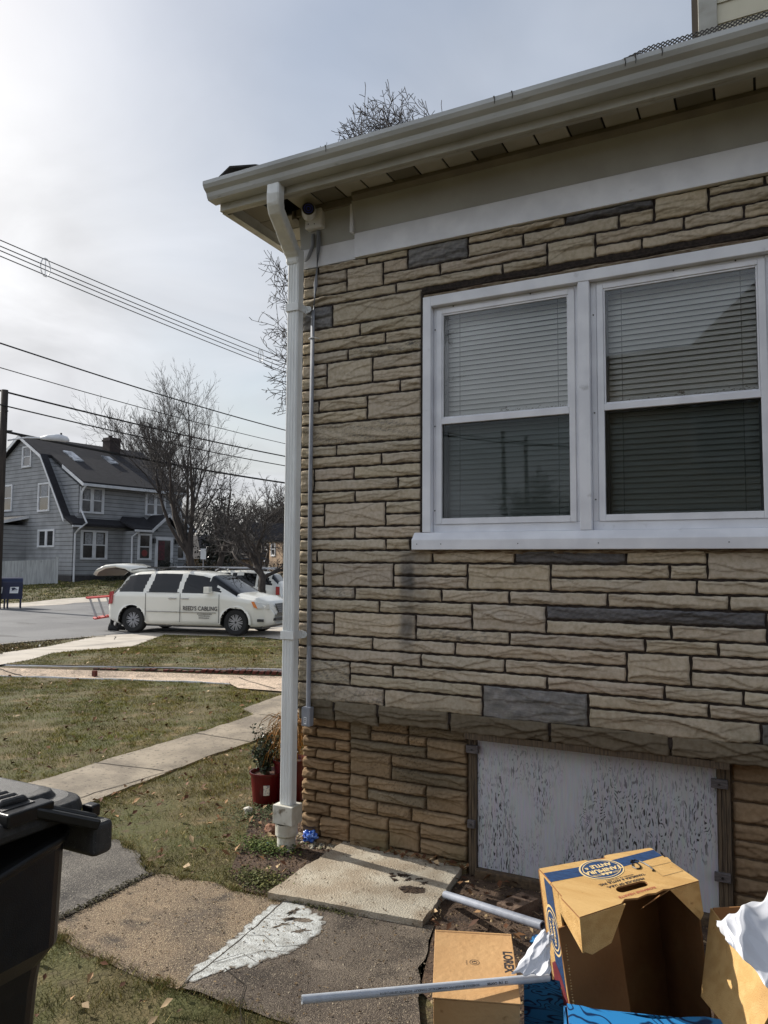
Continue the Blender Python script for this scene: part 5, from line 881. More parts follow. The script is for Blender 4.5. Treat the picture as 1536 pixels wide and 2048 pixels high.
b = MB(); b.panel(loc(M_+(FL-M_)*.03+np.array([0, 0, -.004]), FL+np.array([.0, 0, -.002]), FL+np.array([.006, .012, -.090]), M_+(FL-M_)*.30+np.array([.004, .02, -.088]), M_+(FL-M_)*.0+np.array([0, .0, -.065])), .004)if False else b.prism(loc(M_+(FL-M_)*.03+np.array([0, 0, -.004]), FL+np.array([.0, 0, -.002]), FL+np.array([.004, .010, -.092]), M_+(FL-M_)*.22+np.array([.004, .012, -.070]), M_+(FL-M_)*.03+np.array([.0, .004, -.05])), (.005, -.0, 0)); b.build('left_flap', M_card, boxA)
g_ = (FR-FL)
b = MB(); b.prism(loc(FL+np.array([0, 0, -.003]), FL+g_*.36+np.array([0, 0, -.003]), FL+g_*.20+np.array([.01, .02, -.092]), FL+g_*.05+np.array([.01, .02, -.105]), FL+g_*.01+np.array([.004, .01, -.09])), (-.003, .004, 0)); b.build('front_flap', M_card, boxA)
b = MB(); b.prism(loc(FL+g_*.74+np.array([0, 0, -.003]), FR+np.array([0, 0, -.003]), FR+np.array([.012, -.012, -.085]), FL+g_*.96+np.array([.014, -.0, -.103])), (-.003, .004, 0)); b.build('front_flap', M_card, boxA)
b = MB(); b.prism(loc(FL+g_*.50+np.array([0, .02, -.03]), FL+g_*.74+np.array([0, .01, -.002]), FL+g_*.70+np.array([-.02, .05, -.03]), FL+g_*.52+np.array([-.02, .05, -.055])), (.002, -.003, 0)); b.build('bent_tab', M_cin, boxA)
# ---------------- camera-kit box (LOREX)
L4 = [np.array(p) for p in ((1.330, -1.207, .35), (1.547, -1.123, .35), (1.683, -1.471, .35), (1.47, -1.55, .35))]
oL = np.array([1.50, -1.34, 0.]); boxL = thing('kit_carton', 'plain closed tan carton marked LOREX with a grey pipe lying across it', 'cardboard box', tuple(oL))
Lc = [p-oL for p in L4]; lo_ = [p+np.array([0, 0, -.345]) for p in Lc]; lo_ = [p*np.array([.985, .985, 1]) for p in lo_]
b = MB(); b.add(lo_+[p+np.array([0, 0, -.004]) for p in Lc], [(3, 2, 1, 0), (0, 1, 5, 4), (1, 2, 6, 5), (2, 3, 7, 6), (3, 0, 4, 7), (4, 5, 6, 7)]); b.build('body', M_card2, boxL, bevel=.002)
fL = quadmap(Lc, 0); fLt = lambda a_, b_, h=.0: fL(a_, b_, 0)+np.array([0, 0, h])
b = MB(); outl = [(-.01, -.004), (1.01, -.004), (1.012, 1.004), (-.012, 1.004)]; b.prism([fLt(*p, -.003) for p in outl], (0, 0, .004)); lidL = b.build('lid', M_card2, boxL, bevel=.0015)
b = MB()
for k in range(2): strip(fLt, [(0, .02+.012*k), (1, .02+.012*k)], .002, .002, .0014, b)
b.build('tuck_slot', M_cdark, lidL)
LA2, LB2 = .232, .373
b = MB(); text_to(b, 'LOREX', lambda x, y: fLt(.92+y/LA2, .45+x/LB2, .0016), 0, 0, .037, bold=.0014, xs=1.0)
text_to(b, 'SECURITY', lambda x, y: fLt(.40+y/LA2, .50+x/LB2, .0016), 0, 0, .006); ovring(fLt, .50, .49, .062, .040, .006, .004, .0016, b, 0); ovring(fLt, .50, .49, .034, .022, .008, .006, .0016, b, 0); oval(fLt, .50, .475, .012, .008, .0016, b, 0, 12)
b.build('printed_lettering', M_ink, lidL)
# ---------------- pipes
pA, pB = np.array([1.212, -1.792, .390]), np.array([1.722, -1.331, .3615])
pA = np.array([1.230, -1.820, 0.415])
pip = thing('conduit_pipe', 'pale grey printed plastic pipe lying across the closed tan carton', 'pipe', tuple(pA))
def hollow(mb, a_, c_, r, ri, n=24):
    a_, c_ = np.array(a_, float), np.array(c_, float); t = (c_-a_)/np.linalg.norm(c_-a_); s_ = np.cross(t, (0, 0, 1)); s_ /= np.linalg.norm(s_); u_ = np.cross(s_, t); vs = []
    for P_, rr_ in ((a_, ri), (a_, r), (c_, r), (c_, ri), (a_, ri)): vs += [P_+rr_*(cos(2*pi*k/n)*s_+sin(2*pi*k/n)*u_) for k in range(n)]
    mb.add(vs, [(i*n+k, i*n+(k+1) % n, (i+1)*n+(k+1) % n, (i+1)*n+k) for i in range(4) for k in range(n)]); return t, s_, u_
M_pipe = mat('pipe_grey', srgb(196, 202, 210), srgb(184, 190, 198), rough=.3, scale=30)
b = MB(); t_, s_, u_ = hollow(b, (0, 0, 0), pB-pA, .0107, .0080); b.build('tube', M_pipe, pip)
ln = np.linalg.norm(pB-pA); rr_ = .0110
def fpipe(x, y):   # x along from far end to the near-left end; y around, letters upside down for the viewer
    ang = -y/rr_+(-.35); 
    return (ln-.115-x)*t_+rr_*(cos(ang+0)*s_*1+sin(ang)*u_*1)
# choose the side facing the camera
cdir = CAM-(pA+pB)/2; sg = 1 if s_@cdir > 0 else -1
def fpipe(x, y): ang = .25+y/rr_*-1; return (ln-.13-x)*t_+rr_*(cos(ang)*s_*sg+sin(ang)*u_)
b = MB(); text_to(b, '1/2   (16)  CANTEX', fpipe, 0, 0, .0075, bold=.0004, align='LEFT'); text_to(b, 'SCHEDULE 40 RIGID PVC NONMETALLIC CONDUIT  INTERTEK LISTED J10714', fpipe, .085, 0, .0072, bold=.0001, align='LEFT', xs=1.12); b.build('printed_lettering', M_ink, pip)
q0, q1 = np.array([.985, -.292, .045]), np.array([1.545, -.735, .215])
pi2 = thing('conduit_pipe', 'thicker grey plastic pipe leaning from the concrete pad edge to the produce carton', 'pipe', tuple(q0)); b = MB(); hollow(b, (0, 0, 0), q1-q0, .0165, .0125); b.build('tube', mat('pipe_grey_dull', srgb(150, 156, 168), srgb(138, 144, 156), rough=.35, scale=30), pi2)
# ---------------- brick with three holes
M_brick = mat('brick_brown', srgb(112, 92, 76), srgb(84, 66, 54), rough=.95, scale=30, bump=.7)
br = thing('brick', 'single brown cored brick lying on the soil beside the produce carton', 'brick', (1.29, -.215, .0), rz=radians(-22))
bm = MB(); outer = [(-.046, -.085), (.046, -.085), (.046, .085), (-.046, .085)]; hs = [[(.018*cos(2*pi*k/14), y_+.018*sin(2*pi*k/14)) for k in range(14)] for y_ in (-.053, 0, .053)]
idf = lambda x, y, h: (x, y, h)
tri_fill(outer, hs, idf, .052, bm); bm.add([(*p, .052) for p in outer]+[(*p, -.01) for p in outer], [(i, (i+1) % 4, 4+(i+1) % 4, 4+i) for i in range(4)])
for h_ in hs: bm.add([(*p, .052) for p in h_]+[(*p, .0) for p in h_]+[(h_[0][0]-.018, h_[0][1], .005)], [(i, (i+1) % 14, 14+(i+1) % 14, 14+i) for i in range(14)]+[(14+i, 14+(i+1) % 14, 28) for i in range(14)])
bm.build('brick_body', M_brick, br)
# ---------------- blue printed cartons
def woodprint(name):
    M = bpy.data.materials.new(name); M.use_nodes = True; nt = M.node_tree; L = nt.links.new; B = nt.nodes['Principled BSDF']; B.inputs['Roughness'].default_value = .4
    tc = N(nt, 'ShaderNodeTexCoord'); mp = N(nt, 'ShaderNodeMapping'); mp.inputs['Scale'].default_value = (7, 7, 26); L(tc.outputs['Object'], mp.inputs[0]); n = N(nt, 'ShaderNodeTexNoise'); n.inputs['Scale'].default_value = 1; n.inputs['Detail'].default_value = 1.5; n.inputs['Distortion'].default_value = .6; L(mp.outputs[0], n.inputs['Vector'])
    m = N(nt, 'ShaderNodeMath', operation='MULTIPLY'); m.inputs[1].default_value = 13; L(n.outputs['Fac'], m.inputs[0]); f = N(nt, 'ShaderNodeMath', operation='PINGPONG'); f.inputs[1].default_value = .5; L(m.outputs[0], f.inputs[0])
    r_ = N(nt, 'ShaderNodeMapRange'); r_.inputs[1].default_value = .30; r_.inputs[2].default_value = .42; L(f.outputs[0], r_.inputs[0]); mx = N(nt, 'ShaderNodeMix', data_type='RGBA'); mx.inputs['A'].default_value = srgb(46, 128, 188); mx.inputs['B'].default_value = srgb(16, 44, 82); L(r_.outputs[0], mx.inputs['Factor']); L(mx.outputs['Result'], B.inputs['Base Color']); return M
M_blue = woodprint('blue_wood_print'); M_bdark = mat('blue_dark', srgb(18, 40, 70), rough=.5)
oC = np.array([1.98, -1.33, 0.]); boxC = thing('blue_carton', 'blue wood-grain printed carton with wavy top edge at the bottom of the photo', 'cardboard box', tuple(oC))
C0, C1, C2, C3 = (np.array(p)-oC for p in ((1.785, -1.42, .355), (2.165, -1.30, .355), (2.23, -1.50, .33), (1.86, -1.66, .33)))
fC = lambda a_, b_, h=0: (1-a_)*(1-b_)*C0+a_*(1-b_)*C1+a_*b_*C2+(1-a_)*b_*C3+np.array([0, 0, h])
edge_ = [(a_, .0+.10*max(0, sin((a_-.12)*pi/.76))**.8+.02*sin(a_*14)) for a_ in np.linspace(.02, .98, 30)]
b = MB(); ot = edge_+[(.98, 1), (.02, 1)]; hc = [[(.50+.10*cos(2*pi*k/16)*(1.15), .42+.10*sin(2*pi*k/16)) for k in range(16)]]
tri_fill(ot, hc, fC, 0, b); tri_fill(ot, hc, fC, -.005, b, 1); b.build('top_flap', [M_blue, M_cin], boxC)
b = MB()
for a_, c_ in ((C0, C3), (C3, C2), (C2, C1), (C1, C0)): b.panel([a_*np.array([1, 1, 1])+np.array([0, 0, -.008]), c_+np.array([0, 0, -.008]), c_*np.array([1, 1, 0])+np.array([0, 0, .01]), a_*np.array([1, 1, 0])+np.array([0, 0, .01])], .004)
b.build('side_walls', M_blue, boxC)
oD = np.array([1.60, -1.02, 0.]); boxD = thing('blue_carton', 'small blue printed carton wedged behind the white plastic and pipe, left of the produce carton', 'cardboard box', tuple(oD))
D4 = [np.array(p)-oD for p in ((1.565, -.93, .27), (1.68, -.86, .27), (1.73, -1.20, .29), (1.615, -1.21, .29))]
b = MB(); b.add([p*np.array([1, 1, 0]) for p in D4]+D4, [(0, 1, 5, 4), (1, 2, 6, 5), (2, 3, 7, 6), (3, 0, 4, 7), (3, 2, 1, 0)]); b.build('side_walls', M_blue, boxD); b = MB(); b.panel([D4[0]+np.array([0, 0, .002]), D4[1]+np.array([0, 0, .002]), D4[1]*.55+D4[2]*.45+np.array([0, 0, .03]), D4[0]*.55+D4[3]*.45+np.array([0, 0, .03])], .004); b.build('top_flap', M_blue, boxD); b = MB(); b.add([p+np.array([0, 0, -.06]) for p in D4], [(0, 1, 2, 3)]); b.build('dark_inside', M_bdark, boxD)
# ---------------- open carton on the right
oB = np.array([2.3, -1.1, 0.]); boxB = thing('open_carton', 'large open brown carton at the right edge with white plastic bag on its flap', 'cardboard box', tuple(oB))
a_, b2_, c_, d_ = (np.array(p)-oB for p in ((2.124, -1.055, 0.521), (2.291, -1.452, 0.508), (2.226, -1.441, 0.363), (2.105, -1.196, 0.341)))
e1_ = np.array([2.42, -.80, .50])-oB
b = MB(); b.panel([a_, b2_, c_, d_], -.005); b.build('sloping_flap', M_card, boxB)
b = MB(); b.panel([a_+np.array([.004, .003, .0]), e1_, e1_*np.array([1, 1, 0])+np.array([0, 0, .02]), a_*np.array([1, 1, 0])+np.array([0, 0, .02])], .005); b.build('back_panel', M_cin, boxB)
b = MB(); b.panel([e1_, e1_+np.array([.18, -.5, 0]), (e1_+np.array([.18, -.5, 0]))*np.array([1, 1, 0])+np.array([0, 0, .02]), e1_*np.array([1, 1, 0])+np.array([0, 0, .02])], .005); b.build('side_panel', M_cin, boxB)
b = MB(); b.panel([a_*np.array([1, 1, 0]), d_*np.array([1, 1, 0]), e1_*np.array([1, 1, 0])+np.array([.18, -.5, 0]), e1_*np.array([1, 1, 0])], .005); b.build('bottom_panel', M_cin, boxB)
# ---------------- crumpled plastic
def crumple(name, cen, rad, seed, mt, sub=5, amp=.28, fl=(1, 1, 1), label='', cat='plastic bag', tilt=0):
    bm_ = bmesh.new(); bmesh.ops.create_icosphere(bm_, subdivisions=sub, radius=1); r = np.random.default_rng(seed); V = np.array([v.co[:] for v in bm_.verts]); D = V.copy(); disp = np.zeros(len(V))
    for k in range(26):
        n = r.normal(0, 1, 3); n /= np.linalg.norm(n); f = r.uniform(2, 7); ph = r.uniform(0, 6.28); disp += (1-np.abs(np.sin(V@n*f+ph)))*r.uniform(.3, 1)/(1+.12*f)
    disp = disp/disp.std(); V = D*(1+amp*.35*(disp-disp.mean()))[:, None]*np.array(fl)*rad
    for v, c in zip(bm_.verts, V): v.co = c
    me = bpy.data.meshes.new(name); bm_.to_mesh(me); bm_.free(); me.materials.append(mt); me.polygons.foreach_set('use_smooth', [False]*len(me.polygons)); o = bpy.data.objects.new(name, me); link(o); o.location = cen; o.rotation_euler = (0, tilt, 0); return tag(o, label, cat)
M_bag = mat('white_plastic', srgb(222, 224, 230), rough=.4, spec=.4); M_bag.node_tree.nodes['Principled BSDF'].inputs['Subsurface Weight'].default_value = .25; M_bag.node_tree.nodes['Principled BSDF'].inputs['Subsurface Scale'].default_value = .02
def cloth(name, corners, seed, mt, label, cat, amp=.02, n=70, droop=0, wob=.06):
    """thin crumpled plastic film: creased surface with real folds over a bulging quad, two-sided"""
    q_ = [np.array(p, float) for p in corners]; c0 = sum(q_)/4; r = np.random.default_rng(seed); u = np.linspace(0, 1, n+1); U, V_ = np.meshgrid(u, u)
    Uw = U+wob*np.sin(V_*7+seed)*U*(1-U)+.02*np.sin(V_*23); Vw = V_+wob*np.sin(U*6+seed*2)*V_*(1-V_)+.03*np.sin(U*17+1)
    P = (1-Uw)[..., None]*(1-Vw)[..., None]*q_[0]+Uw[..., None]*(1-Vw)[..., None]*q_[1]+Uw[..., None]*Vw[..., None]*q_[2]+(1-Uw)[..., None]*Vw[..., None]*q_[3]
    nn = np.cross(q_[1]-q_[0], q_[3]-q_[0]); nn /= np.linalg.norm(nn)
    if nn@(CAM-c0) < 0: nn = -nn
    H = np.zeros_like(U)
    for k in range(9):
        a = r.normal(.3, .7); f = r.uniform(1., 4.5); ph = r.uniform(0, 6.28); w_ = np.sin((U*cos(a)+V_*sin(a)+.12*np.sin(U*5+ph)+.1*np.sin(V_*4+ph))*f*2+ph); H += (1-np.abs(w_)**.9)/(1+.45*f)
    H = (H-H.mean())/H.std(); bul = (np.sin(U*pi)*np.sin(V_*pi))**.7
    P = P+nn*(amp*(.42*H+2.2*bul))[..., None]+np.array([0, 0, -droop])*((V_-.5)**2*4)[..., None]
    m_ = (n+1)**2; idx = np.arange(m_).reshape(n+1, n+1); Fq = np.stack([idx[:-1, :-1], idx[:-1, 1:], idx[1:, 1:], idx[1:, :-1]], -1).reshape(-1, 4)
    Bk = P-nn*(amp*1.1*bul+.0012)[..., None]; Vv = np.vstack([P.reshape(-1, 3), Bk.reshape(-1, 3)])-c0; o = npmesh(name, Vv, np.vstack([Fq, Fq[:, ::-1]+m_]), mt, smooth=True); o.location = c0; return tag(o, label, cat)
M_bag = mat('white_plastic', srgb(222, 224, 230), rough=.35, spec=.5)
M_bag.node_tree.nodes['Principled BSDF'].inputs['Transmission Weight'].default_value = .12
cloth('plastic_bag', ((2.166, -1.413, 0.624), (2.289, -1.311, 0.706), (2.292, -1.569, 0.566), (2.183, -1.495, 0.635)), 3, M_bag, 'crumpled white plastic bag spilling over the open carton at the right edge', 'plastic bag', amp=.016)
cloth('plastic_sheet', ((1.787, -1.630, 0.629), (1.808, -1.618, 0.612), (1.838, -1.759, 0.593), (1.767, -1.796, 0.601)), 8, M_bag, 'scrap of white plastic between the tan carton and the produce carton', 'plastic sheet', amp=.008)
# ---------------- things at the house corner
crumple('blue_litter', (.055, .055, .035), .036, 5, mat('blue_foil', srgb(46, 96, 190), srgb(140, 170, 225), rough=.3, scale=30, lo=.5, hi=.7), sub=4, amp=.5, fl=(1.1, .8, .8), label='crumpled shiny blue wrapper at the foot of the foundation corner', cat='litter')
crumple('blue_litter', (-.10, -.10, .012), .013, 6, mat('blue_scrap', srgb(50, 90, 190), rough=.4), sub=3, amp=.5, fl=(1.3, 1, .7), label='tiny torn blue scrap on the weeds below the drain pipe', cat='litter')
def rock(name, cen, s, seed, mt, label, fl=(1, .8, .7)):
    o = crumple(name, cen, s, seed, mt, sub=3, amp=.3, fl=fl, label=label, cat='stone'); return o
M_rockw = mat('white_rock', srgb(205, 202, 192), srgb(165, 160, 148), rough=.9, scale=40, bump=.6)
rock('stone', (-.53, .28, .02), .030, 1, M_rockw, 'small white stone at the foot of the left red plant pot'); rock('stone', (-.20, .07, .02), .045, 2, mat('brown_rock', srgb(136, 96, 72), srgb(100, 70, 54), rough=.9, scale=20, bump=.5), 'rounded reddish brown stone just left of the drain pipe')
M_pot = mat('dark_red_plastic', srgb(92, 12, 20), srgb(78, 10, 17), rough=.3, scale=10, spec=.5)
M_psoil = mat('potting_soil', srgb(60, 40, 30), srgb(88, 60, 44), rough=1, scale=60, bump=1)
def pot(parent, r, h):
    b = MB(); b.lathe([(r*.74, 0), (r*.78, .004), (r*.96, h*.93), (r*1.03, h*.935), (r*1.03, h), (r*.97, h), (r*.90, h*.9)], n=32); b.build('pot', M_pot, parent, smooth=False); b = MB(); b.lathe([(.0005, h*.9), (r*.92, h*.9)], n=24); b.build('soil', M_psoil, parent)
def leaves(name, pts, s0, s1, cols, seed, parent, narrow=.45):
    r = np.random.default_rng(seed); P = np.array(pts); n = len(P); d = r.normal(0, 1, (n, 3)); d[:, 2] += .4; d /= np.linalg.norm(d, axis=1)[:, None]; q_ = np.cross(d, r.normal(0, 1, (n, 3))); q_ /= np.linalg.norm(q_, axis=1)[:, None]; s = r.uniform(s0, s1, n)[:, None]
    V = np.stack([P, P+d*s*.5+q_*s*narrow*.5, P+d*s, P+d*s*.5-q_*s*narrow*.5], 1).reshape(-1, 3); C = np.array([c_[:3] for c_ in cols])[r.integers(0, len(cols), n)]*r.uniform(.7, 1.3, (n, 1)); C = np.repeat(np.hstack([C, np.ones((n, 1))]), 4, 0)
    return npmesh(name, V, np.arange(4*n).reshape(-1, 4), M_leaf, parent, C)
M_leaf = mat('leaf', gray(1), attr=True, rough=.35, spec=.5)
pl1 = thing('potted_shrub', 'dark green leafy shrub in a dark red plastic pot with white price label', 'potted plant', (-.55, .48, .0)); pot(pl1, .098, .20)
b = MB(); a0 = radians(-62); b.add([(.094*cos(a0+t), .094*sin(a0+t), z) for t in (0, .2, .4) for z in (.075, .135)], [(0, 2, 3, 1), (2, 4, 5, 3)]); b.build('price_label', mat('label_white', srgb(220, 216, 205), srgb(160, 160, 170), scale=70, lo=.55, hi=.6), pl1)
def shrub(parent, z0, stems, seed, leafn, s0, s1, cols, spread, tall, bend=.3, off=(0, 0)):
    r = random.Random(seed); b = MB(); pts = []
    for k in range(stems):
        a = r.uniform(0, 6.28); L_ = tall*r.uniform(.45, 1); sp = spread*r.uniform(.2, 1); p = [(r.uniform(-.02, .02), r.uniform(-.02, .02), z0)]
        for j in range(1, 7): t = j/6; p.append((off[0]*t+cos(a)*sp*t+r.gauss(0, .006), off[1]*t+sin(a)*sp*t+r.gauss(0, .006), z0+L_*t-bend*sp*t*t))
        b.tube(p, [.0035*(1-.7*j/6) for j in range(7)], 5); P = np.array(p)
        for j in range(leafn): t = r.uniform(.9, 6) if j % 3 else r.uniform(.3, 6); i = min(5, int(t)); f = t-i; q__ = P[i]*(1-f)+P[i+1]*f; pts.append(q__+np.array([r.gauss(0, .012), r.gauss(0, .012), r.gauss(0, .010)]))
    b.build('stems', mat('stem_brown', srgb(74, 56, 40), rough=.9), parent); return leaves('foliage', pts, s0, s1, cols, seed, parent)
GR1 = [srgb(44, 58, 44), srgb(34, 46, 36), srgb(66, 82, 62), srgb(92, 110, 86)]
shrub(pl1, .18, 30, 3, 62, .014, .028, GR1, .12, .34, off=(.0, .0))
pl1b = thing('potted_shrub', 'taller sparse shrub with purplish leaves behind the golden thread plant', 'potted plant', (-.58, .86, .0)); pot(pl1b, .09, .19); shrub(pl1b, .17, 16, 9, 34, .012, .026, [srgb(58, 56, 48), srgb(80, 66, 66), srgb(110, 110, 100), srgb(48, 56, 42)], .13, .62)
pl2 = thing('potted_conifer', 'golden orange thread-leaf conifer in a dark red pot behind the downspout', 'potted plant', (-.44, .58, .0)); pot(pl2, .105, .27)
r = random.Random(12); b = MB(); pts = []
for k in range(330):
    a = r.uniform(0, 6.28); up = r.uniform(.02, .24); L_ = r.uniform(.08, .20); x0, y0, z0 = r.gauss(0, .03), r.gauss(0, .03), .30+up; c_, s__ = cos(a), sin(a)
    b.tube([(x0, y0, z0), (x0+c_*L_*.5, y0+s__*L_*.5, z0+.03), (x0+c_*L_*.85, y0+s__*L_*.85, z0-.01), (x0+c_*L_, y0+s__*L_, z0-.05-r.random()*.04)], [.0022, .0018, .0014, .0007], 3)
b.build('foliage', mat('golden_thread', srgb(176, 120, 44), srgb(120, 92, 38), rough=.7, scale=12, layers=[(srgb(84, 78, 38), 22, .55, .7)]), pl2); b = MB(); b.tube([(0, 0, .24), (0, 0, .5)], [.01, .004], 6); b.build('stems', M_wood, pl2)
# ================================================================ VEHICLES
M_vwhite = mat('car_white_paint', srgb(226, 224, 214), rough=.22, coat=.6, spec=.5); M_vglass = mat('car_dark_glass', gray(.008), rough=.02, spec=.45); M_rub = mat('tyre_rubber', gray(.015), rough=.8); M_rim = mat('alloy_rim', srgb(165, 165, 168), rough=.35, metal=.6); M_trimb = mat('black_trim', gray(.02), rough=.4); M_chrome = mat('chrome', srgb(190, 190, 190), rough=.15, metal=.9); M_tail = mat('tail_lamp_red', srgb(160, 20, 22), rough=.2, spec=.7); M_head = mat('head_lamp', srgb(190, 190, 185), rough=.1, spec=.8); M_amber = mat('amber_lamp', srgb(214, 120, 40), rough=.2)
def vehicle(root, prof, belt, hw, ht, wheels, wr, glassf, windscreen, x0, x1, rearglass=None, zb=.24):
    xs = np.arange(x0, x1+1e-6, .028); ip = lambda tb, x: float(np.interp(x, [p[0] for p in tb], [p[1] for p in tb])); rows = []
    for x in xs:
        H = ip(prof, x); bl = min(ip(belt, x), H-.02); w = ip(hw, x); wt = min(ip(ht, x), w-.02); z0 = zb+max(0, (x-x1+.35))*.25+max(0, (x0+.35-x))*.3; zt = H-.035
        P = [(0, z0), (w-.14, z0), (w-.04, z0+.05)]+[(w-.04+.04*sin(t*pi*.6), z0+.05+(bl-z0-.05)*t) for t in (.12, .24, .36, .48, .6, .72, .84, .95)]+[(w-.035, bl)]
        for t in (.2, .4, .6, .8): P.append((w-.035+(wt-w+.035)*(t**1.25), bl+(zt-.05-bl)*t))
        P += [(wt, zt-.05), (wt-.05, zt), (wt*.7, H-.008), (wt*.35, H), (0, H)]; rows.append(P)
    n = len(rows[0]); V = []; 
    for x, P in zip(xs, rows): V += [(x, -y, z) for y, z in P]+[(x, y, z) for y, z in P[-2:0:-1]]
    m = 2*n-2; bodyF, glF, wsF = [], [], []
    for i in range(len(xs)-1):
        xm = (xs[i]+xs[i+1])/2
        for k in range(m):
            k2 = (k+1) % m; f = (i*m+k, i*m+k2, (i+1)*m+k2, (i+1)*m+k); c = np.mean([V[j] for j in f], 0); ks = k if k < n-1 else m-1-k
            if ks <= 9 and any((c[0]-wx)**2+(c[2]-wr)**2 < (wr+.055)**2 for wx in wheels) and abs(c[1]) > .5: continue
            bl = ip(belt, xm); H = ip(prof, xm)
            if 11 <= ks <= 15 and abs(c[1]) > .4 and c[2] > bl+.02 and glassf(c[0], c[2]): glF.append(f)
            elif ks >= 15 and windscreen[0] < xm < windscreen[1]: wsF.append(f)
            elif rearglass and ks >= 15 and rearglass[0] < xm < rearglass[1]: wsF.append(f)
            else: bodyF.append(f)
    bodyF += [tuple(range(m)), tuple((len(xs)-1)*m+k for k in range(m))[::-1]]
    def mk(name, F_, mt, par):
        used = sorted({j for f in F_ for j in f}); mp = {j: q for q, j in enumerate(used)}; b = MB(); b.add([V[j] for j in used], [tuple(mp[j] for j in f) for f in F_]); o = b.build(name, mt, par, smooth=True); return o
    body = mk('body', bodyF, M_vwhite, root)
    if glF:
        L_ = [f for f in glF if np.mean([V[j][1] for j in f]) < 0]; R__ = [f for f in glF if np.mean([V[j][1] for j in f]) > 0]
        for G_ in (L_, R__):
            cur = []; G_ = sorted(G_, key=lambda f: V[f[0]][0]); groups = []
            for f in G_:
                xf = V[f[0]][0]
                if groups and xf-groups[-1][-1] < .045: groups[-1][0].append(f); groups[-1][-1] = xf
                else: groups.append([[f], xf])
            for gg in groups: mk('side_window', gg[0], M_vglass, body)
    if wsF: mk('windscreen', wsF, M_vglass, body)
    for wx in wheels:
        for sy in (-1, 1):
            w_ = bpy.data.objects.new('wheel', None); link(w_, root); yy = sy*.80; b = MB()
            pr = [(.21, -.115), (wr-.05, -.12), (wr-.01, -.09), (wr, -.05), (wr, .05), (wr-.01, .09), (wr-.05, .12), (.21, .115)]; nn = 28
            vs = [(wx+r*cos(2*pi*k/nn), yy+o_, wr+r*sin(2*pi*k/nn)) for r, o_ in pr for k in range(nn)]; b.add(vs, [(i*nn+k, i*nn+(k+1) % nn, (i+1)*nn+(k+1) % nn, (i+1)*nn+k) for i in range(len(pr)-1) for k in range(nn)]); b.build('tyre', M_rub, w_, smooth=False)
            b = MB(); yo = yy+sy*.10
            for r0, r1 in ((.205, .235), (.03, .06)): b.add([p for k in range(nn) for p in ((wx+r0*cos(2*pi*k/nn), yo, wr+r0*sin(2*pi*k/nn)), (wx+r1*cos(2*pi*k/nn), yo, wr+r1*sin(2*pi*k/nn)))], [(2*k, 2*k+1, (2*k+3) % (2*nn), (2*k+2) % (2*nn)) for k in range(nn)])
            for k in range(18):
                a = 2*pi*(k//2)/9+(.13 if k % 2 else -.13); c, s__ = cos(a), sin(a); ox, oz = -s__*.011, c*.011; b.prism([(wx+.04*c+ox, yo, wr+.04*s__+oz), (wx+.21*c+ox, yo, wr+.21*s__+oz), (wx+.21*c-ox, yo, wr+.21*s__-oz), (wx+.04*c-ox, yo, wr+.04*s__-oz)], (0, -sy*.02, 0))
            b.build('rim', M_rim, w_); b = MB(); b.cyl((wx, yy-.05*sy, wr), (wx, yy+.06*sy, wr), .21, 20); b.build('brake_dark', M_trimb, w_)
        nn = 20; R_ = wr+.05
        for sy in (-1, 1):
            b = MB(); vs = []
            for k in range(nn+1):
                a = pi*1.06*k/nn-.1; vs += [(wx+R_*cos(a), sy*.985, wr+R_*sin(a)), (wx+(R_+.06)*cos(a), sy*.972, wr+(R_+.06)*sin(a)), (wx+R_*cos(a), sy*.60, wr+R_*sin(a))]
            b.add(vs, [(3*k, 3*k+1, 3*k+4, 3*k+3) for k in range(nn)]); b.add(vs, [(3*k, 3*k+3, 3*k+5, 3*k+2) for k in range(nn)], 1)
            b.build('wheel_arch', [M_vwhite, M_trimb], root)
    b = MB(); b.box(x0+.3, x1-.3, -.8, .8, .20, .34); b.build('underbody', M_trimb, root); return body
hd = radians(12.5); Pr_ = np.array([-13.33, 11.90])+.90*np.array([-sin(hd), cos(hd)])
van = thing('parked_van', 'white minivan lettered REED\'S CABLING with raised liftgate, parked across the driveway', 'van', (Pr_[0], Pr_[1], -.435), rz=hd)
def vgl(x, z):
    t = (z-1.13)/.5
    if z < 1.15 or z > 1.64: return False
    if -.50+.33*t < x < .33+.13*t: return True
    if .50+.1*t < x < 1.37+.06*t: return True
    if 1.49+.1*t < x < 2.68-.72*t**1.3: return True
    return False
VP = [(-.82, .80), (-.76, 1.02), (-.62, 1.18), (-.5, 1.38), (-.38, 1.54), (-.25, 1.63), (0, 1.685), (.8, 1.72), (1.6, 1.71), (2.0, 1.665), (2.3, 1.59), (3.08, 1.13), (3.6, 1.04), (3.9, .92), (4.03, .78), (4.10, .60)]
body = vehicle(van, VP, [(-.82, .7), (-.7, 1.0), (-.5, 1.12), (0, 1.13), (2.6, 1.11), (3.1, 1.03), (3.6, .96), (3.95, .82), (4.1, .55)], [(-.82, .84), (-.7, .93), (-.4, .975), (0, .985), (3.0, .985), (3.6, .95), (3.9, .86), (4.1, .62)], [(-.82, .70), (-.25, .70), (0, .73), (1.6, .75), (2.25, .70), (3.05, .82), (3.6, .84), (3.9, .74), (4.1, .5)], (0, 3.08), .362, vgl, (2.27, 3.06), -.82, 4.10)
b = MB(); b.prism([(-.72, -.955, 1.12), (-.60, -.972, 1.14), (-.63, -.99, .80), (-.74, -.965, .78)], (.0, .05, 0)); b.build('tail_lamp', M_tail, body)
b = MB()
for z_ in (.60,): b.box(.42, 2.55, -1.0, -.99, z_, z_+.018)
b.build('side_moulding', M_chrome, body)
b = MB()
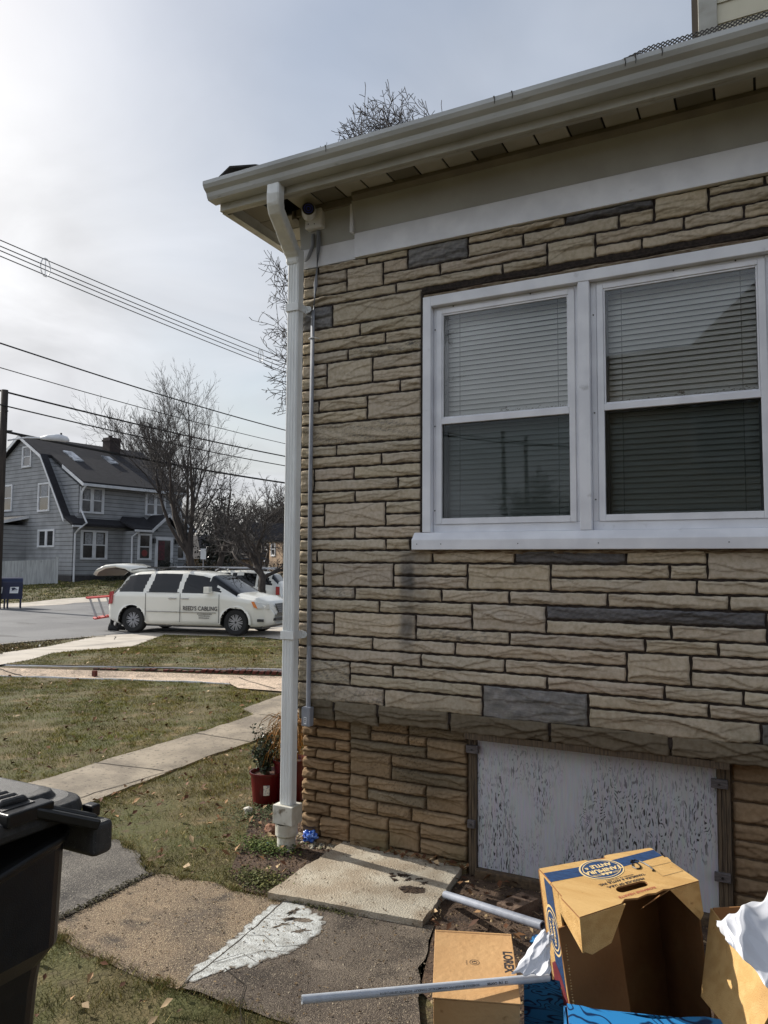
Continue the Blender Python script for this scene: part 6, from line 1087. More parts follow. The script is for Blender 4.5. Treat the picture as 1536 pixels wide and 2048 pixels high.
for x in (1.47, .42, 2.62): b.box(x, x+.012, -.9915, -.985, .34, 1.10)
b.box(.45, 1.45, -.9915, -.985, 1.125, 1.14); b.build('door_gap', M_trimb, body)
for x in (1.14, 1.52): b = MB(); b.box(x, x+.22, -1.012, -.99, .955, .985); b.build('door_handle', M_chrome, body, bevel=.006)
b = MB(); b.tube([(2.42, -.95, 1.16), (2.43, -1.03, 1.18)], .02, 6); b.box(2.27, 2.43, -1.19, -1.0, 1.13, 1.30); b.build('wing_mirror', M_vwhite, body, bevel=.035, seg=3)
b = MB(); b.prism([(3.62, -.962, .92), (3.98, -.80, .86), (4.01, -.80, .72), (3.72, -.955, .74)], (0, .03, 0)); hl = b.build('headlight', M_head, body); b = MB(); b.prism([(3.55, -.975, .925), (3.63, -.962, .92), (3.73, -.957, .74), (3.62, -.972, .78)], (0, .02, 0)); b.build('amber_lamp', M_amber, hl)
b = MB(); b.prism([(4.02, -.50, .86), (4.02, .50, .86), (4.12, .46, .62), (4.12, -.46, .62)], (.02, 0, 0)); gr = b.build('grille', M_trimb, body); b = MB()
for k in range(5): t = k/4; b.box(4.045+.09*t, 4.055+.09*t, -.49, .49, .855-.22*t, .865-.22*t)
b.build('grille_bars', M_chrome, gr)
b = MB(); b.box(3.90, 4.13, -.66, .66, .42, .49); b.box(3.72, 3.9, -.962, -.93, .40, .47); b.build('lower_intake', M_trimb, body)
b = MB(); b.tube([(-.2, -.72, 1.72), (.1, -.73, 1.775), (1.7, -.73, 1.80), (2.0, -.72, 1.73)], .018, 6); b.tube([(-.2, .72, 1.72), (.1, .73, 1.775), (1.7, .73, 1.80), (2.0, .72, 1.73)], .018, 6); b.box(.3, .36, -.74, .74, 1.79, 1.815); b.box(1.4, 1.46, -.74, .74, 1.79, 1.815); b.build('roof_rails', M_trimb, body)
b = MB(); fv = lambda x, y: (2.20+x, -1.0008, .82+y)
text_to(b, "REED'S CABLING", fv, .0-.12, -.11, .160, bold=.0025, xs=.86); 
for k, (y_, x0_, x1_) in enumerate(((-.24, -.02, .42), (-.29, .02, .36), (-.345, .03, .34))):
    x = x0_
    while x < x1_: w_ = .02+.02*((k*7+int(x*100)) % 3); b.box(2.02+x, 2.02+x+w_, -1.002, -1.0, .80+y_, .80+y_+.022); x += w_+.012
b.build('door_lettering', M_ink, body)
# liftgate, raised
b = MB(); secs = []
for x, z, w in ((-.28, 1.70, .68), (-.45, 1.80, .72), (-.75, 1.86, .78), (-1.05, 1.83, .82), (-1.28, 1.73, .84), (-1.38, 1.62, .80)): secs.append([(x, -w, z-.03), (x, -w*.85, z+.03), (x, 0, z+.05), (x, w*.85, z+.03), (x, w, z-.03), (x+.02, w*.85, z-.07), (x+.02, 0, z-.06), (x+.02, -w*.85, z-.07)])
lofts(b, secs); lg = b.build('liftgate', M_vwhite, body, smooth=True); b = MB(); lofts(b, [[(x, -w*.9, z-.075), (x, 0, z-.068), (x, w*.9, z-.075), (x, w*.85, z-.10), (x, 0, z-.095), (x, -w*.85, z-.10)] for x, z, w in ((-.40, 1.77, .68), (-.75, 1.86, .74), (-1.05, 1.83, .78), (-1.26, 1.74, .80), (-1.36, 1.64, .76))]); b.build('inner_trim', mat('liftgate_trim', srgb(96, 90, 84), rough=.7), lg); b = MB(); b.prism([(-.42, -.55, 1.712), (-.42, .55, 1.712), (-.90, .62, 1.765), (-.90, -.62, 1.765)], (0, 0, -.006)); b.build('liftgate_window', M_vglass, lg)
# ladder
lad = thing('extension_ladder', 'red fibreglass extension ladder with aluminium rungs sticking out behind the white minivan', 'ladder', (Pr_[0], Pr_[1], -.435), rz=hd); M_redf = mat('ladder_red', srgb(196, 38, 34), rough=.45); M_alu = mat('ladder_aluminium', srgb(190, 192, 196), rough=.35, metal=.5)
for y0 in (0.0, .07):
    b = MB(); A0 = np.array([-1.62-y0*2, -.70+y0*2, .92]); A1 = np.array([1.2, -.3+y0*2, 1.16]); B0 = np.array([-1.50-y0*2, -.50+y0*2, .33]); B1 = np.array([1.2, -.2+y0*2, .80])
    b.tube([A0, A1], .030, 4); b.tube([B0, B1], .036, 4); b.build('rail', M_redf, lad); b = MB()
    for k in range(11): t = (k+.35)/11.5; b.tube([A0*(1-t)+A1*t, B0*(1-t)+B1*t], .019, 6)
    b.build('rungs', M_alu, lad)
# person behind the rear bumper: only the boots show
pp = MB(); 
per = thing('person', 'person in black boots behind the rear bumper of the white minivan', 'person', (-14.42, 12.30, -.435), rz=hd)
def skin_body(name, verts, edges, radii, mt, parent):
    me = bpy.data.meshes.new(name); me.from_pydata(verts, edges, []); o = bpy.data.objects.new(name, me); link(o, parent); m = o.modifiers.new('s', 'SKIN')
    for i, r_ in enumerate(radii): me.skin_vertices[0].data[i].radius = (r_, r_)
    me.skin_vertices[0].data[0].use_root = True; m2 = o.modifiers.new('u', 'SUBSURF'); m2.levels = m2.render_levels = 2; me.materials.append(mt); return o
vs = [(0, 0, .92), (.18, 0, 1.12), (.40, 0, 1.28), (.52, 0, 1.34), (.64, 0, 1.36), (-.02, -.11, .86), (.03, -.14, .48), (-.02, -.15, .10), (.12, -.16, .04), (-.02, .11, .86), (.03, .14, .48), (-.02, .15, .10), (.12, .16, .04), (.40, -.19, 1.26), (.52, -.24, 1.02), (.72, -.2, .95), (.40, .19, 1.26), (.52, .24, 1.02), (.72, .2, .95)]
es = [(0, 1), (1, 2), (2, 3), (3, 4), (0, 5), (5, 6), (6, 7), (7, 8), (0, 9), (9, 10), (10, 11), (11, 12), (2, 13), (13, 14), (14, 15), (2, 16), (16, 17), (17, 18)]
skin_body('clothed_body', vs, es, [.15, .15, .15, .06, .10, .09, .065, .05, .045, .09, .065, .05, .045, .06, .045, .035, .06, .045, .035], mat('dark_workwear', gray(.015), rough=.9), per)
for sy in (-1, 1):
    b = MB(); lofts(b, [[(-.10+x*.0, sy*.155+w*cos(a), .0+z*.0+h*(.5+.5*sin(a))) for a in np.linspace(0, 2*pi, 10, endpoint=False)] if False else [(x, sy*.155+w*cos(a), h*(.5+.5*sin(a))) for a in np.linspace(0, 2*pi, 10, endpoint=False)] for x, w, h in ((-.11, .03, .10), (-.07, .05, .22), (.03, .052, .20), (.10, .05, .12), (.18, .05, .09), (.22, .03, .06))]); b.build('boot', M_rub, per, smooth=True)
# second vehicle
suv = thing('parked_suv', 'white sport utility vehicle with roof rack behind the young tree beside the minivan', 'car', (-14.6, 19.6, -.44), rz=radians(193+8))
def sgl(x, z):
    t = (z-1.1)/.45
    return 1.12 < z < 1.54 and ((-.62+.35*t < x < -.02) or (.06 < x < .95) or (1.03 < x < 2.1-.6*t))
SP = [(-.9, .75), (-.86, 1.05), (-.72, 1.3), (-.55, 1.52), (-.3, 1.62), (.6, 1.68), (1.5, 1.66), (1.8, 1.58), (2.5, 1.12), (3.1, 1.04), (3.5, .9), (3.6, .7)]
sb = vehicle(suv, SP, [(-.9, .7), (-.8, 1.05), (0, 1.09), (2.2, 1.07), (3.0, .98), (3.5, .8), (3.6, .6)], [(-.9, .8), (-.6, .93), (0, .95), (2.8, .95), (3.4, .88), (3.6, .7)], [(-.9, .6), (-.4, .66), (.6, .70), (1.8, .68), (2.5, .80), (3.2, .80), (3.6, .6)], (0, 2.75), .355, sgl, (1.85, 2.45), -.9, 3.6, (-.72, -.52))
b = MB(); b.box(-.86, -.72, .90, .945, .80, 1.10); b.box(-.86, -.72, -.945, -.90, .80, 1.10); b.build('tail_lamp', M_tail, sb, bevel=.01)
b = MB(); b.box(.1, .14, -.85, .85, 1.74, 1.78); b.box(1.2, 1.24, -.85, .85, 1.74, 1.78)
for sy in (-.62, .62): b.tube([(-.4, sy, 1.63), (-.3, sy, 1.72), (1.5, sy, 1.75), (1.65, sy, 1.66)], .022, 6)
b.build('roof_rack', M_chrome, sb)
lad2 = thing('ladder', 'aluminium ladder lying on the roof rack of the white sport utility vehicle', 'ladder', (-14.6, 19.6, -.44), rz=radians(201)); b = MB()
b.box(-.6, 3.4, .20, .23, 1.76, 1.80); b.box(-.6, 3.4, .62, .65, 1.76, 1.80); b.build('rails', M_alu, lad2); b = MB()
for k in range(15): b.cyl((-.4+k*.26, .20, 1.78), (-.4+k*.26, .65, 1.78), .014, 6)
b.build('rungs', M_alu, lad2)
# ================================================================ ACROSS THE STREET
def siding(name, c1, c2, pitch=.2, c3=None):
    M = mat(name, c1, c2, rough=.8, scale=1.5, detail=8); nt = M.node_tree; L = nt.links.new; B = nt.nodes['Principled BSDF']; src = B.inputs['Base Color'].links[0].from_socket
    tc = N(nt, 'ShaderNodeTexCoord'); sp = N(nt, 'ShaderNodeSeparateXYZ'); L(tc.outputs['Object'], sp.inputs[0]); d = N(nt, 'ShaderNodeMath', operation='DIVIDE'); d.inputs[1].default_value = pitch; L(sp.outputs['Z'], d.inputs[0]); f = N(nt, 'ShaderNodeMath', operation='FRACT'); L(d.outputs[0], f.inputs[0])
    g_ = N(nt, 'ShaderNodeMath', operation='LESS_THAN'); g_.inputs[1].default_value = .13; L(f.outputs[0], g_.inputs[0]); mx = N(nt, 'ShaderNodeMix', data_type='RGBA'); L(g_.outputs[0], mx.inputs['Factor']); L(src, mx.inputs['A']); mx.inputs['B'].default_value = c3 or tuple(x*.35 for x in c2[:3])+(1,); L(mx.outputs['Result'], B.inputs['Base Color'])
    bp = N(nt, 'ShaderNodeBump'); bp.inputs['Distance'].default_value = .02; bp.inputs['Strength'].default_value = .7; L(f.outputs[0], bp.inputs['Height']); bp.invert = True; L(bp.outputs[0], B.inputs['Normal']); return M
M_gsid = siding('grey_shingle_siding', srgb(144, 146, 148), srgb(129, 131, 133), .235); M_wtrim = mat('white_trim', srgb(205, 207, 210), srgb(190, 192, 195), rough=.6, scale=2); M_roofd = mat('dark_roof', srgb(38, 37, 41), srgb(29, 28, 32), rough=.95, scale=3, detail=9, bump=.4, bscale=20, stretch=(1, 1, 3)); M_wglass = mat('house_window_glass', gray(.02), gray(.05), rough=.05, spec=.8, scale=1.2); M_curt = mat('lace_curtain', srgb(150, 152, 155), srgb(120, 122, 126), rough=.9, scale=12); M_chim = mat('chimney_brick', srgb(58, 48, 46), srgb(44, 38, 36), rough=.9, scale=6)
O_ = np.array([-32.527, 26.081, .30]); FDR = atan2(.98849, .15126)
gh = thing('grey_house', 'grey two-storey gambrel house with dark roof and small gabled entry across the street', 'house', tuple(O_), rz=FDR)
LN, DP = 8.15, 11.3; ym = 5.67
b = MB(); outl = [(0, -.4), (0, 3.3), (.5, 3.6), (3.17, 7.35), (ym, 8.72), (DP-3.17, 7.35), (DP-.5, 3.6), (DP, 3.3), (DP, -.4)]
b.prism([(0, y, z) for y, z in outl], (LN, 0, 0)); b.build('wall', M_gsid, gh)
b = MB(); b.box(-.03, LN+.03, -.03, DP+.03, -.5, .45); b.build('foundation', mat('dark_foundation', srgb(58, 56, 58), srgb(44, 42, 44), scale=6), gh)
b = MB(); t = .14
def slab(y0, z0, y1, z1, x0=-.3, x1=LN+.3, th=.14): b.prism([(x0, y0, z0), (x0, y1, z1), (x0, y1, z1+th), (x0, y0, z0+th)], (x1-x0, 0, 0))
slab(-.42, 3.22, .55, 3.72); slab(.50, 3.72, 3.14, 7.42, -.3, .12); slab(.50, 3.72, 3.14, 7.42, LN-.12, LN+.3); slab(3.14, 7.42, ym, 8.80); slab(ym, 8.80, DP-3.14, 7.42); slab(DP-3.14, 7.42, DP-.5, 3.7); slab(-.28, 5.62, ym-.2, 8.62, .38, LN-.3, .16); rf = b.build('roof', M_roofd, gh)
b = MB(); b.box(5.2, 6.0, 4.5, 5.3, 8.0, 9.45); b.box(5.15, 6.05, 4.45, 5.35, 9.2, 9.32); b.cyl((5.5, 4.9, 9.4), (5.5, 4.9, 9.62), .14, 10); b.build('chimney', M_chim, rf)
sl_ = 3.0/5.75
for xx, y0, y1, w in ((1.55, 2.6, 3.9, .62), (4.2, 2.9, 3.9, .6)):
    f_ = lambda y: 5.62+.17+(y+.28)*sl_
    b = MB(); b.prism([(xx, y0, f_(y0)), (xx, y1, f_(y1)), (xx+w, y1, f_(y1)), (xx+w, y0, f_(y0))], (0, 0, .08)); b.build('skylight', mat('skylight_glass', srgb(180, 184, 190), srgb(90, 94, 100), rough=.1, scale=2), rf)
b = MB(); b.box(.42, LN-.34, .25, 3.2, 3.6, 5.66); b.prism([(.42, .25, 5.6), (.42, 3.2, 5.6), (.42, 3.2, 7.2)], (LN-.76, 0, 0)); b.build('dormer', M_gsid, gh)
b = MB()   # white rakes and eaves
def rake(pts, w=.17, x=-.335, th=.04):
    for i in range(len(pts)-1): (y0, z0), (y1, z1) = pts[i], pts[i+1]; b.prism([(x, y0, z0-.10), (x, y1, z1-.10), (x, y1, z1-.10+w+.06), (x, y0, z0-.10+w+.06)], (th, 0, 0))
rake([(.45, 3.55), (3.14, 7.40), (ym, 8.80), (DP-3.14, 7.40), (DP-.45, 3.55)], w=.12); rake([(-.30, 5.60), (1.9, 6.80)], w=.13, x=.335)
b.box(.36, LN-.28, -.34, -.26, 5.52, 5.68); b.box(-.3, .3, -.47, -.40, 3.16, 3.26); b.box(6.7, LN+.3, -.47, -.40, 3.16, 3.30); b.build('white_trim_boards', M_wtrim, gh)
def hwin(x0, x1, z0, z1, face, n=1, off=0, curtain=False, par=gh, mid=True):
    w = bpy.data.objects.new('window', None); link(w, par); b = MB(); g_ = MB(); tr = .11
    def bx(mb, a0, a1, zz0, zz1, d0, d1):
        if face == 'f': mb.box(a0, a1, off-d1, off-d0, zz0, zz1)
        else: mb.box(off-d1, off-d0, a0, a1, zz0, zz1)
    bx(b, x0-tr, x0, z0-tr, z1+tr, 0, .07); bx(b, x1, x1+tr, z0-tr, z1+tr, 0, .07); bx(b, x0, x1, z1, z1+tr, 0, .07); bx(b, x0, x1, z0-tr, z0, 0, .09)
    W_ = (x1-x0)/n
    for k in range(n):
        a0, a1 = x0+k*W_, x0+(k+1)*W_
        if k: bx(b, a0-.07, a0+.07, z0, z1, 0, .069)
        aa, ab = a0+(.07 if k else .0), a1-(.07 if k < n-1 else 0)
        for q0_, q1_ in ((aa, aa+.045), (ab-.045, ab)): bx(b, q0_, q1_, z0, z1, 0, .045)
        if mid: bx(b, aa+.0451, ab-.0451, (z0+z1)/2-.03, (z0+z1)/2+.03, 0, .045)
    b.build('frame', M_wtrim, w); bx(g_, x0, x1, z0, z1, 0, .02); g_.build('pane', M_wglass, w)
    if curtain:
        c_ = MB()
        for k in range(n): a0, a1 = x0+k*W_, x0+(k+1)*W_; bx(c_, a0+.16, a1-.16, z0+(z1-z0)*.52, z1-.06, .021, .024)
        c_.build('curtain', M_curt, w)
hwin(.62, 1.95, 4.12, 5.42, 'f', 2, .25, True); hwin(5.05, 6.35, 4.22, 5.42, 'f', 2, .25, True); hwin(.60, 2.1, 1.45, 2.92, 'f', 2, 0, True); hwin(7.10, 7.80, 1.50, 2.95, 'f', 1, 0)
hwin(4.72, 5.55, 7.0, 8.1, 's', 1, 0, True); hwin(2.55, 3.6, 4.25, 5.75, 's', 1, 0, True); hwin(6.75, 7.7, 4.4, 5.85, 's', 1, 0); hwin(1.9, 3.45, 2.15, 2.98, 's', 2, 0, mid=False)
# porch
pr_ = bpy.data.objects.new('entry_porch', None); link(pr_, gh)
b = MB(); b.box(3.25, 6.35, -1.25, -.001, -.4, 3.05); b.prism([(4.55, -1.25, 3.05), (6.35, -1.25, 3.05), (5.45, -1.25, 3.85)], (0, 1.2, 0)); b.build('porch_wall', M_gsid, pr_)
b = MB(); b.prism([(4.25, -1.5, 3.02), (5.45, -1.5, 4.02), (5.45, -1.5, 4.14), (4.25, -1.5, 3.14)], (0, 1.9, 0)); b.prism([(5.45, -1.5, 4.02), (6.65, -1.5, 3.02), (6.65, -1.5, 3.14), (5.45, -1.5, 4.14)], (0, 1.9, 0)); b.prism([(3.0, -1.5, 3.08), (3.0, -.0, 3.55), (3.4, .3, 3.9), (4.9, .3, 3.9), (4.6, -1.5, 3.08)], (0, 0, .12)); b.build('porch_roof', M_roofd, pr_)
b = MB(); 
for (x0_, z0_, x1_, z1_) in ((4.22, 3.0, 5.45, 4.02), (5.45, 4.02, 6.68, 3.0)): b.prism([(x0_, -1.54, z0_-.04), (x1_, -1.54, z1_-.04), (x1_, -1.54, z1_+.16), (x0_, -1.54, z0_+.16)], (0, .04, 0))
b.box(3.0, 4.3, -1.56, -1.5, 3.0, 3.12); b.build('porch_trim', M_wtrim, pr_)
b = MB(); b.box(4.62, 5.95, -1.30, -1.251, -.0, 2.75); dr = b.build('entry_door', M_wtrim, pr_); b = MB(); b.box(4.82, 5.72, -1.315, -1.301, .95, 2.55); b.build('door_glass', M_wglass, dr); b = MB(); b.box(4.84, 5.28, -1.335, -1.316, 1.35, 2.5); b.build('red_wreath_panel', mat('red_banner', srgb(84, 30, 38), srgb(52, 20, 26), scale=8), dr)
hwin(3.5, 4.25, 1.45, 2.8, 'f', 1, -1.25, par=gh); hwin(6.45, 6.5, 1.5, 2.7, 'f', 1, -.6, par=gh)
b = MB(); b.cyl((3.87, -1.29, 1.75), (3.87, -1.28, 1.75), .2, 14); b.build('red_decoration', mat('red_dec', srgb(110, 38, 34), rough=.6), gh)
for x in (4.5, 6.15): b = MB(); b.box(x-.08, x+.08, -1.42, -1.26, 2.35, 2.65); b.build('wall_lamp', M_trimb, gh, bevel=.02)
def dsp2(pts): b = MB(); b.tube(pts, .055, 6); b.build('drainpipe', M_wtrim, gh)
dsp2([(.55, -.30, 5.6), (.42, -.12, 5.2), (.42, -.05, 4.2), (.5, -.55, 3.4), (.12, -.5, 3.1), (.10, -.08, 2.8), (.10, -.08, 0)]); dsp2([(3.3, -1.5, 3.0), (3.05, -1.2, 2.7), (3.05, -1.2, .2)]); dsp2([(7.45, -.15, 5.4), (7.45, -.05, 4.2), (8.0, -.5, 3.3)]); dsp2([(6.75, -.06, 3.1), (6.75, -.06, .2)]); dsp2([(8.12, -.06, 3.1), (8.12, -.06, .2)])
b = MB(); b.box(-2.3, -.001, 4.9, 10.5, -.4, 3.35); b.build('side_wing', M_gsid, gh); b = MB(); b.prism([(-2.6, 4.7, 3.25), (0.0, 4.7, 3.85), (0, 4.7, 3.98), (-2.6, 4.7, 3.38)], (0, 6, 0)); b.build('wing_roof', M_roofd, gh); b = MB(); b.prism([(-2.62, 4.66, 3.18), (0.0, 4.66, 3.80), (0, 4.66, 3.98), (-2.62, 4.66, 3.36)], (0, .03, 0)); b.build('wing_trim', M_wtrim, gh)
b = MB(); b.box(-.4, -.001, 2.2, 3.9, .85, .93); b.box(-.25, -.0, 2.5, 2.6, .55, .85); b.box(-.25, 0, 3.5, 3.6, .55, .85); b.build('window_shelf', M_trimb, gh)
# fence
M_fence = mat('weathered_white_fence', srgb(176, 178, 178), srgb(150, 152, 152), rough=.9, scale=3, stretch=(6, 6, .4), layers=[(srgb(120, 120, 118), 2.2, .6, .8)])
fe = thing('board_fence', 'long weathered white board fence in front of the grey house gable', 'fence', (0, 0, 0)); fa, fb = np.array([-32.75, 25.3]), np.array([-41.5, 13.4]); n_ = 90; dd = (fb-fa)/n_; b = MB(); rr = random.Random(2)
for k in range(n_): p = fa+dd*k; p2 = p+dd*.93; z0_ = float(gz(*p)); b.prism([(*p, z0_-.05), (*p2, z0_-.05), (*p2, z0_+1.32), (*p, z0_+1.32)], (.02, .01, 0))
b.build('boards', M_fence, fe); b = MB(); b.tube([(*fa, float(gz(*fa))-.1), (*fa, float(gz(*fa))+1.5)], .09, 4); b.build('post', M_fence, fe)
# mailboxes
M_mb = mat('mailbox_blue', srgb(16, 30, 68), srgb(13, 24, 56), rough=.4, scale=4)
def mailbox(x, y, label, grp):
    rz_ = radians(55); t = thing('mailbox', label, 'mailbox', (x, y, -.42), rz=rz_, group=grp); b = MB(); prof_ = [(-.27, .38), (-.27, 1.05)]+[(-.27*cos(a), 1.05+.22*sin(a)) for a in np.linspace(.2, pi-.2, 9)]+[(.27, 1.05), (.27, .38)]
    b.prism([(-.30, y_, z) for y_, z in prof_], (.60, 0, 0)); bd = b.build('body', M_mb, t)
    for sx in (-.27, .21):
        for sy in (-.22, .18): b = MB(); b.box(sx, sx+.06, sy, sy+.05, .0, .38); b.build('leg', M_mb, t)
    for sg_ in (-1,):
        b = MB(); X0 = lambda u, v: (u+.1*v-.02, -.2735, .62+v)
        b.add([X0(-.17, 0), X0(.15, 0), X0(.15, .26), X0(-.17, .26)], [(0, 1, 2, 3)]); o1 = b.build('emblem_label', M_camw, bd); b = MB(); X1 = lambda u, v: (u+.1*v-.02, -.275, .62+v)
        b.add([X1(-.13, .22), X1(-.02, .235), X1(.13, .14), X1(.02, .15), X1(-.08, .11)], [(0, 1, 2, 3, 4)]); b.add([X1(-.13, .09), X1(.11, .09), X1(.08, .105), X1(-.13, .105)], [(0, 1, 2, 3)]); b.build('eagle_emblem', M_mb, o1)
        b = MB(); b.add([(-.3055, y_, z) for y_, z in ((-.17, .62), (.15, .62), (.15, .88), (-.17, .88))], [(0, 1, 2, 3)]); b.build('emblem_label', M_camw, bd)
    return t
mailbox(-25.66, 17.42, 'blue street mailbox with white emblem, right one of the pair by the utility pole', 'street mailboxes'); mailbox(-26.0, 16.93, 'blue street mailbox with white emblem, left one of the pair at the photo edge', 'street mailboxes')
# utility pole, street lamp and wires
M_polew = mat('pole_wood', srgb(60, 52, 46), srgb(44, 38, 34), rough=.9, scale=3, stretch=(4, 4, .5)); M_wire = mat('wire_black', gray(.012), rough=.7); M_wireg = mat('wire_grey', gray(.05), rough=.7)
po = thing('utility_pole', 'dark wooden utility pole at the left edge beside the blue mailboxes', 'utility pole', (-25.66, 16.60, -.42)); b = MB(); b.tube([(0, 0, 0), (0, 0, 5), (0, 0, 9.0)], [.185, .16, .135], 12); b.build('pole', M_polew, po, smooth=True)
b = MB(); b.cyl((-.25, 0, 8.1), (.25, 0, 8.1), .03, 6); b.cyl((0, 0, 7.3), (.3, .2, 7.3), .03, 6); b.build('insulators', M_trimb, po)
lp = thing('street_lamp', 'long-necked pale street lamp on the utility pole above the grey house roof', 'street lamp', (-25.57, 16.77, 6.5)); b = MB(); b.tube([(0, 0, 0), (.7, .35, .12), (1.4, .72, .10)], .035, 8); b.build('arm', M_wtrim, lp); b = MB(); b.tube([(1.2, .62, .10), (1.5, .77, .13), (1.9, .97, .12), (2.15, 1.10, .05), (2.25, 1.15, .0)], [.06, .12, .15, .12, .04], 12); b.build('lamp_head', M_wtrim, lp, smooth=True); b = MB(); b.cyl((1.95, 1.0, .2), (1.95, 1.0, .32), .04, 8); b.build('photocell', M_trimb, lp)
def wire(name, a, c, r_, label, grp, sag=.12, ext0=14, ext1=30, m=M_wire):
    a, c = np.array(a, float), np.array(c, float); d = (c-a); Ln = np.linalg.norm(d); d /= Ln; A_ = a-d*ext0; C_ = c+d*ext1; b = MB(); P = []
    tot = np.linalg.norm(C_-A_)
    for k in range(33):
        t = k/32; p = A_*(1-t)+C_*t; ss = t*tot-ext0; p[2] += -sag*4*(.25-((ss-Ln/2)/Ln)**2) if 0 <= ss <= Ln else sag*4*((abs(ss-Ln/2)/Ln)**2-.25)*.6; P.append(tuple(p-a))
    b.tube(P, r_, 5, up=(.3, .2, .9)); o = b.build(name, m); o.location = a; return tag(o, label, 'cable', grp)
wire('power_cable', (-25.813, 16.493, 8.553), (-26.58, 38.33, 8.71), .040, 'thick black cable leaving the pole top towards the right', 'cables over the street', ext0=0)
wire('power_cable', (-25.536, 16.687, 7.895), (-26.28, 37.91, 8.0), .030, 'black cable second from the top of the pole', 'cables over the street', ext0=12)
wire('power_cable', (-25.856, 16.6, 6.903), (-26.62, 38.43, 6.92), .055, 'thick doubled black cable crossing the dark roof of the grey house', 'cables over the street', ext0=12)
wire('power_cable', (-21.237, 13.168, 9.058), (-21.88, 31.48, 9.02), .028, 'black cable crossing the sky just above the bare street tree', 'cables over the street', ext0=12)
wire('power_cable', (-23.071, 14.506, 8.727), (-23.76, 34.23, 8.78), .018, 'thin black cable crossing behind the top of the bare street tree', 'cables over the street', ext0=12)
for k, (a_, c_) in enumerate((((-11.228, 5.998, 7.915), (-11.6, 16.56, 8.17)), ((-11.231, 6.006, 7.796), (-11.6, 16.57, 7.99)), ((-11.233, 6.012, 7.706), (-11.6, 16.58, 7.86)), ((-11.236, 6.019, 7.596), (-11.6, 16.58, 7.73)))): wire('service_cable', a_, c_, .011, ['topmost', 'second', 'third', 'lowest'][k]+' of the four close grey cables high in the sky', 'four spaced cables high above the lawn', sag=.04, m=M_wireg)
for (x, y, z), lab in (((-11.27, 7.1, 7.76), 'pale wire spacer ring on the four high cables near the left edge'), ((-11.55, 15.1, 7.92), 'pale wire spacer ring on the four high cables near the downspout')):
    b = MB(); b.tube([(0, .12*cos(t), .20*sin(t)) for t in np.linspace(0, 2*pi, 15)], .012, 5); b.tube([(0, 0, -.2), (0, 0, .2)], .01, 5); o = b.build('cable_spacer', M_camw); o.location = (x, y, z); tag(o, lab, 'cable spacer', 'spacers on the four high cables')
# backdrop: garage, pale house, pergola, hedge, sign, cone
M_tanw = mat('tan_stucco', srgb(150, 128, 104), srgb(128, 108, 88), rough=.9, scale=2)
ga = thing('garage', 'low tan garage with a dark hipped roof behind the bare tree', 'garage', (-39.0, 43.0, .5), rz=radians(70)); b = MB(); b.box(-.5, 5.0, -3, 3, -.3, 1.35); b.build('wall', M_tanw, ga); b = MB(); b.add([(-.8, -3.3, 1.3), (5.4, -3.3, 1.3), (5.4, 3.3, 1.3), (-.8, 3.3, 1.3), (.6, 0, 3.3), (1.6, 0, 3.3)], [(0, 1, 5, 4), (1, 2, 5), (2, 3, 4, 5), (3, 0, 4), (3, 2, 1, 0)]); b.build('roof', M_roofd, ga)
ph = thing('tan_house', 'tan brick house with pale hip roof just left of the downspout in the distance', 'house', (-38.6, 56, .5), rz=radians(60)); b = MB(); b.box(.0, 11, -4, 4, -.3, 4.0); b.build('wall', M_tanw, ph); b = MB(); b.add([(-.4, -4.4, 3.9), (11.4, -4.4, 3.9), (11.4, 4.4, 3.9), (-.4, 4.4, 3.9), (3, 0, 6.4), (8, 0, 6.4)], [(0, 1, 5, 4), (1, 2, 5), (2, 3, 4, 5), (3, 0, 4), (3, 2, 1, 0)]); b.build('roof', mat('pale_roof', srgb(150, 140, 126), srgb(130, 122, 110), scale=3), ph); b = MB(); b.box(2.5, 6, -2, 2, 5, 8.2); b.build('upper_storey', M_tanw, ph); hwin(2.6, 3.4, 1.8, 3.0, 's', 1, .0, par=ph); hwin(-1.0, .0, 1.8, 3.0, 's', 1, .0, par=ph)
pg = thing('open_shelter', 'dark open-sided shelter on thin posts left of the tan house', 'shelter', (-38.3, 49.3, .5), rz=radians(65)); b = MB(); b.prism([(-.3, -2.4, 3.0), (-.3, 2.4, 3.0), (-.3, 0, 4.6)], (6, 0, 0)); b.build('roof', M_roofd, pg); b = MB(); b.box(-.2, 5.5, -2.3, 2.3, 2.85, 3.0); b.build('beam', M_trimb, pg)
for x, y in ((0, -2), (0, 0), (0, 2), (5, -2), (5, 2)): b = MB(); b.cyl((x, y, 0), (x, y, 2.9), .09, 6); b.build('post', M_trimb, pg)
sg = thing('road_sign', 'small white rectangular sign on a post beside the bare street tree', 'sign', (-26.1, 29.6, .15)); b = MB(); b.box(-.16, .16, -.015, .0, 1.55, 2.15); pnl = b.build('panel', M_camw, sg); b = MB(); b.cyl((0, .02, 0), (0, .02, 2.1), .025, 6); b.build('post', M_rim, sg); sg.rotation_euler = (0, 0, radians(27))
cn = thing('orange_barrel', 'small orange warning board standing before the hedge left of the young tree', 'barrier', (-25.0, 36.5, .35), rz=radians(27)); b = MB(); b.prism([(-.32, 0, .35), (.32, 0, .35), (.28, 0, 1.15), (0, 0, 1.45), (-.28, 0, 1.15)], (0, .05, 0)); b.build('board', mat('orange', srgb(206, 112, 30), rough=.6), cn); b = MB(); b.box(-.3, -.26, .05, .1, 0, 1.0); b.box(.26, .3, .05, .1, 0, 1.0); b.build('leg', M_trimb, cn)
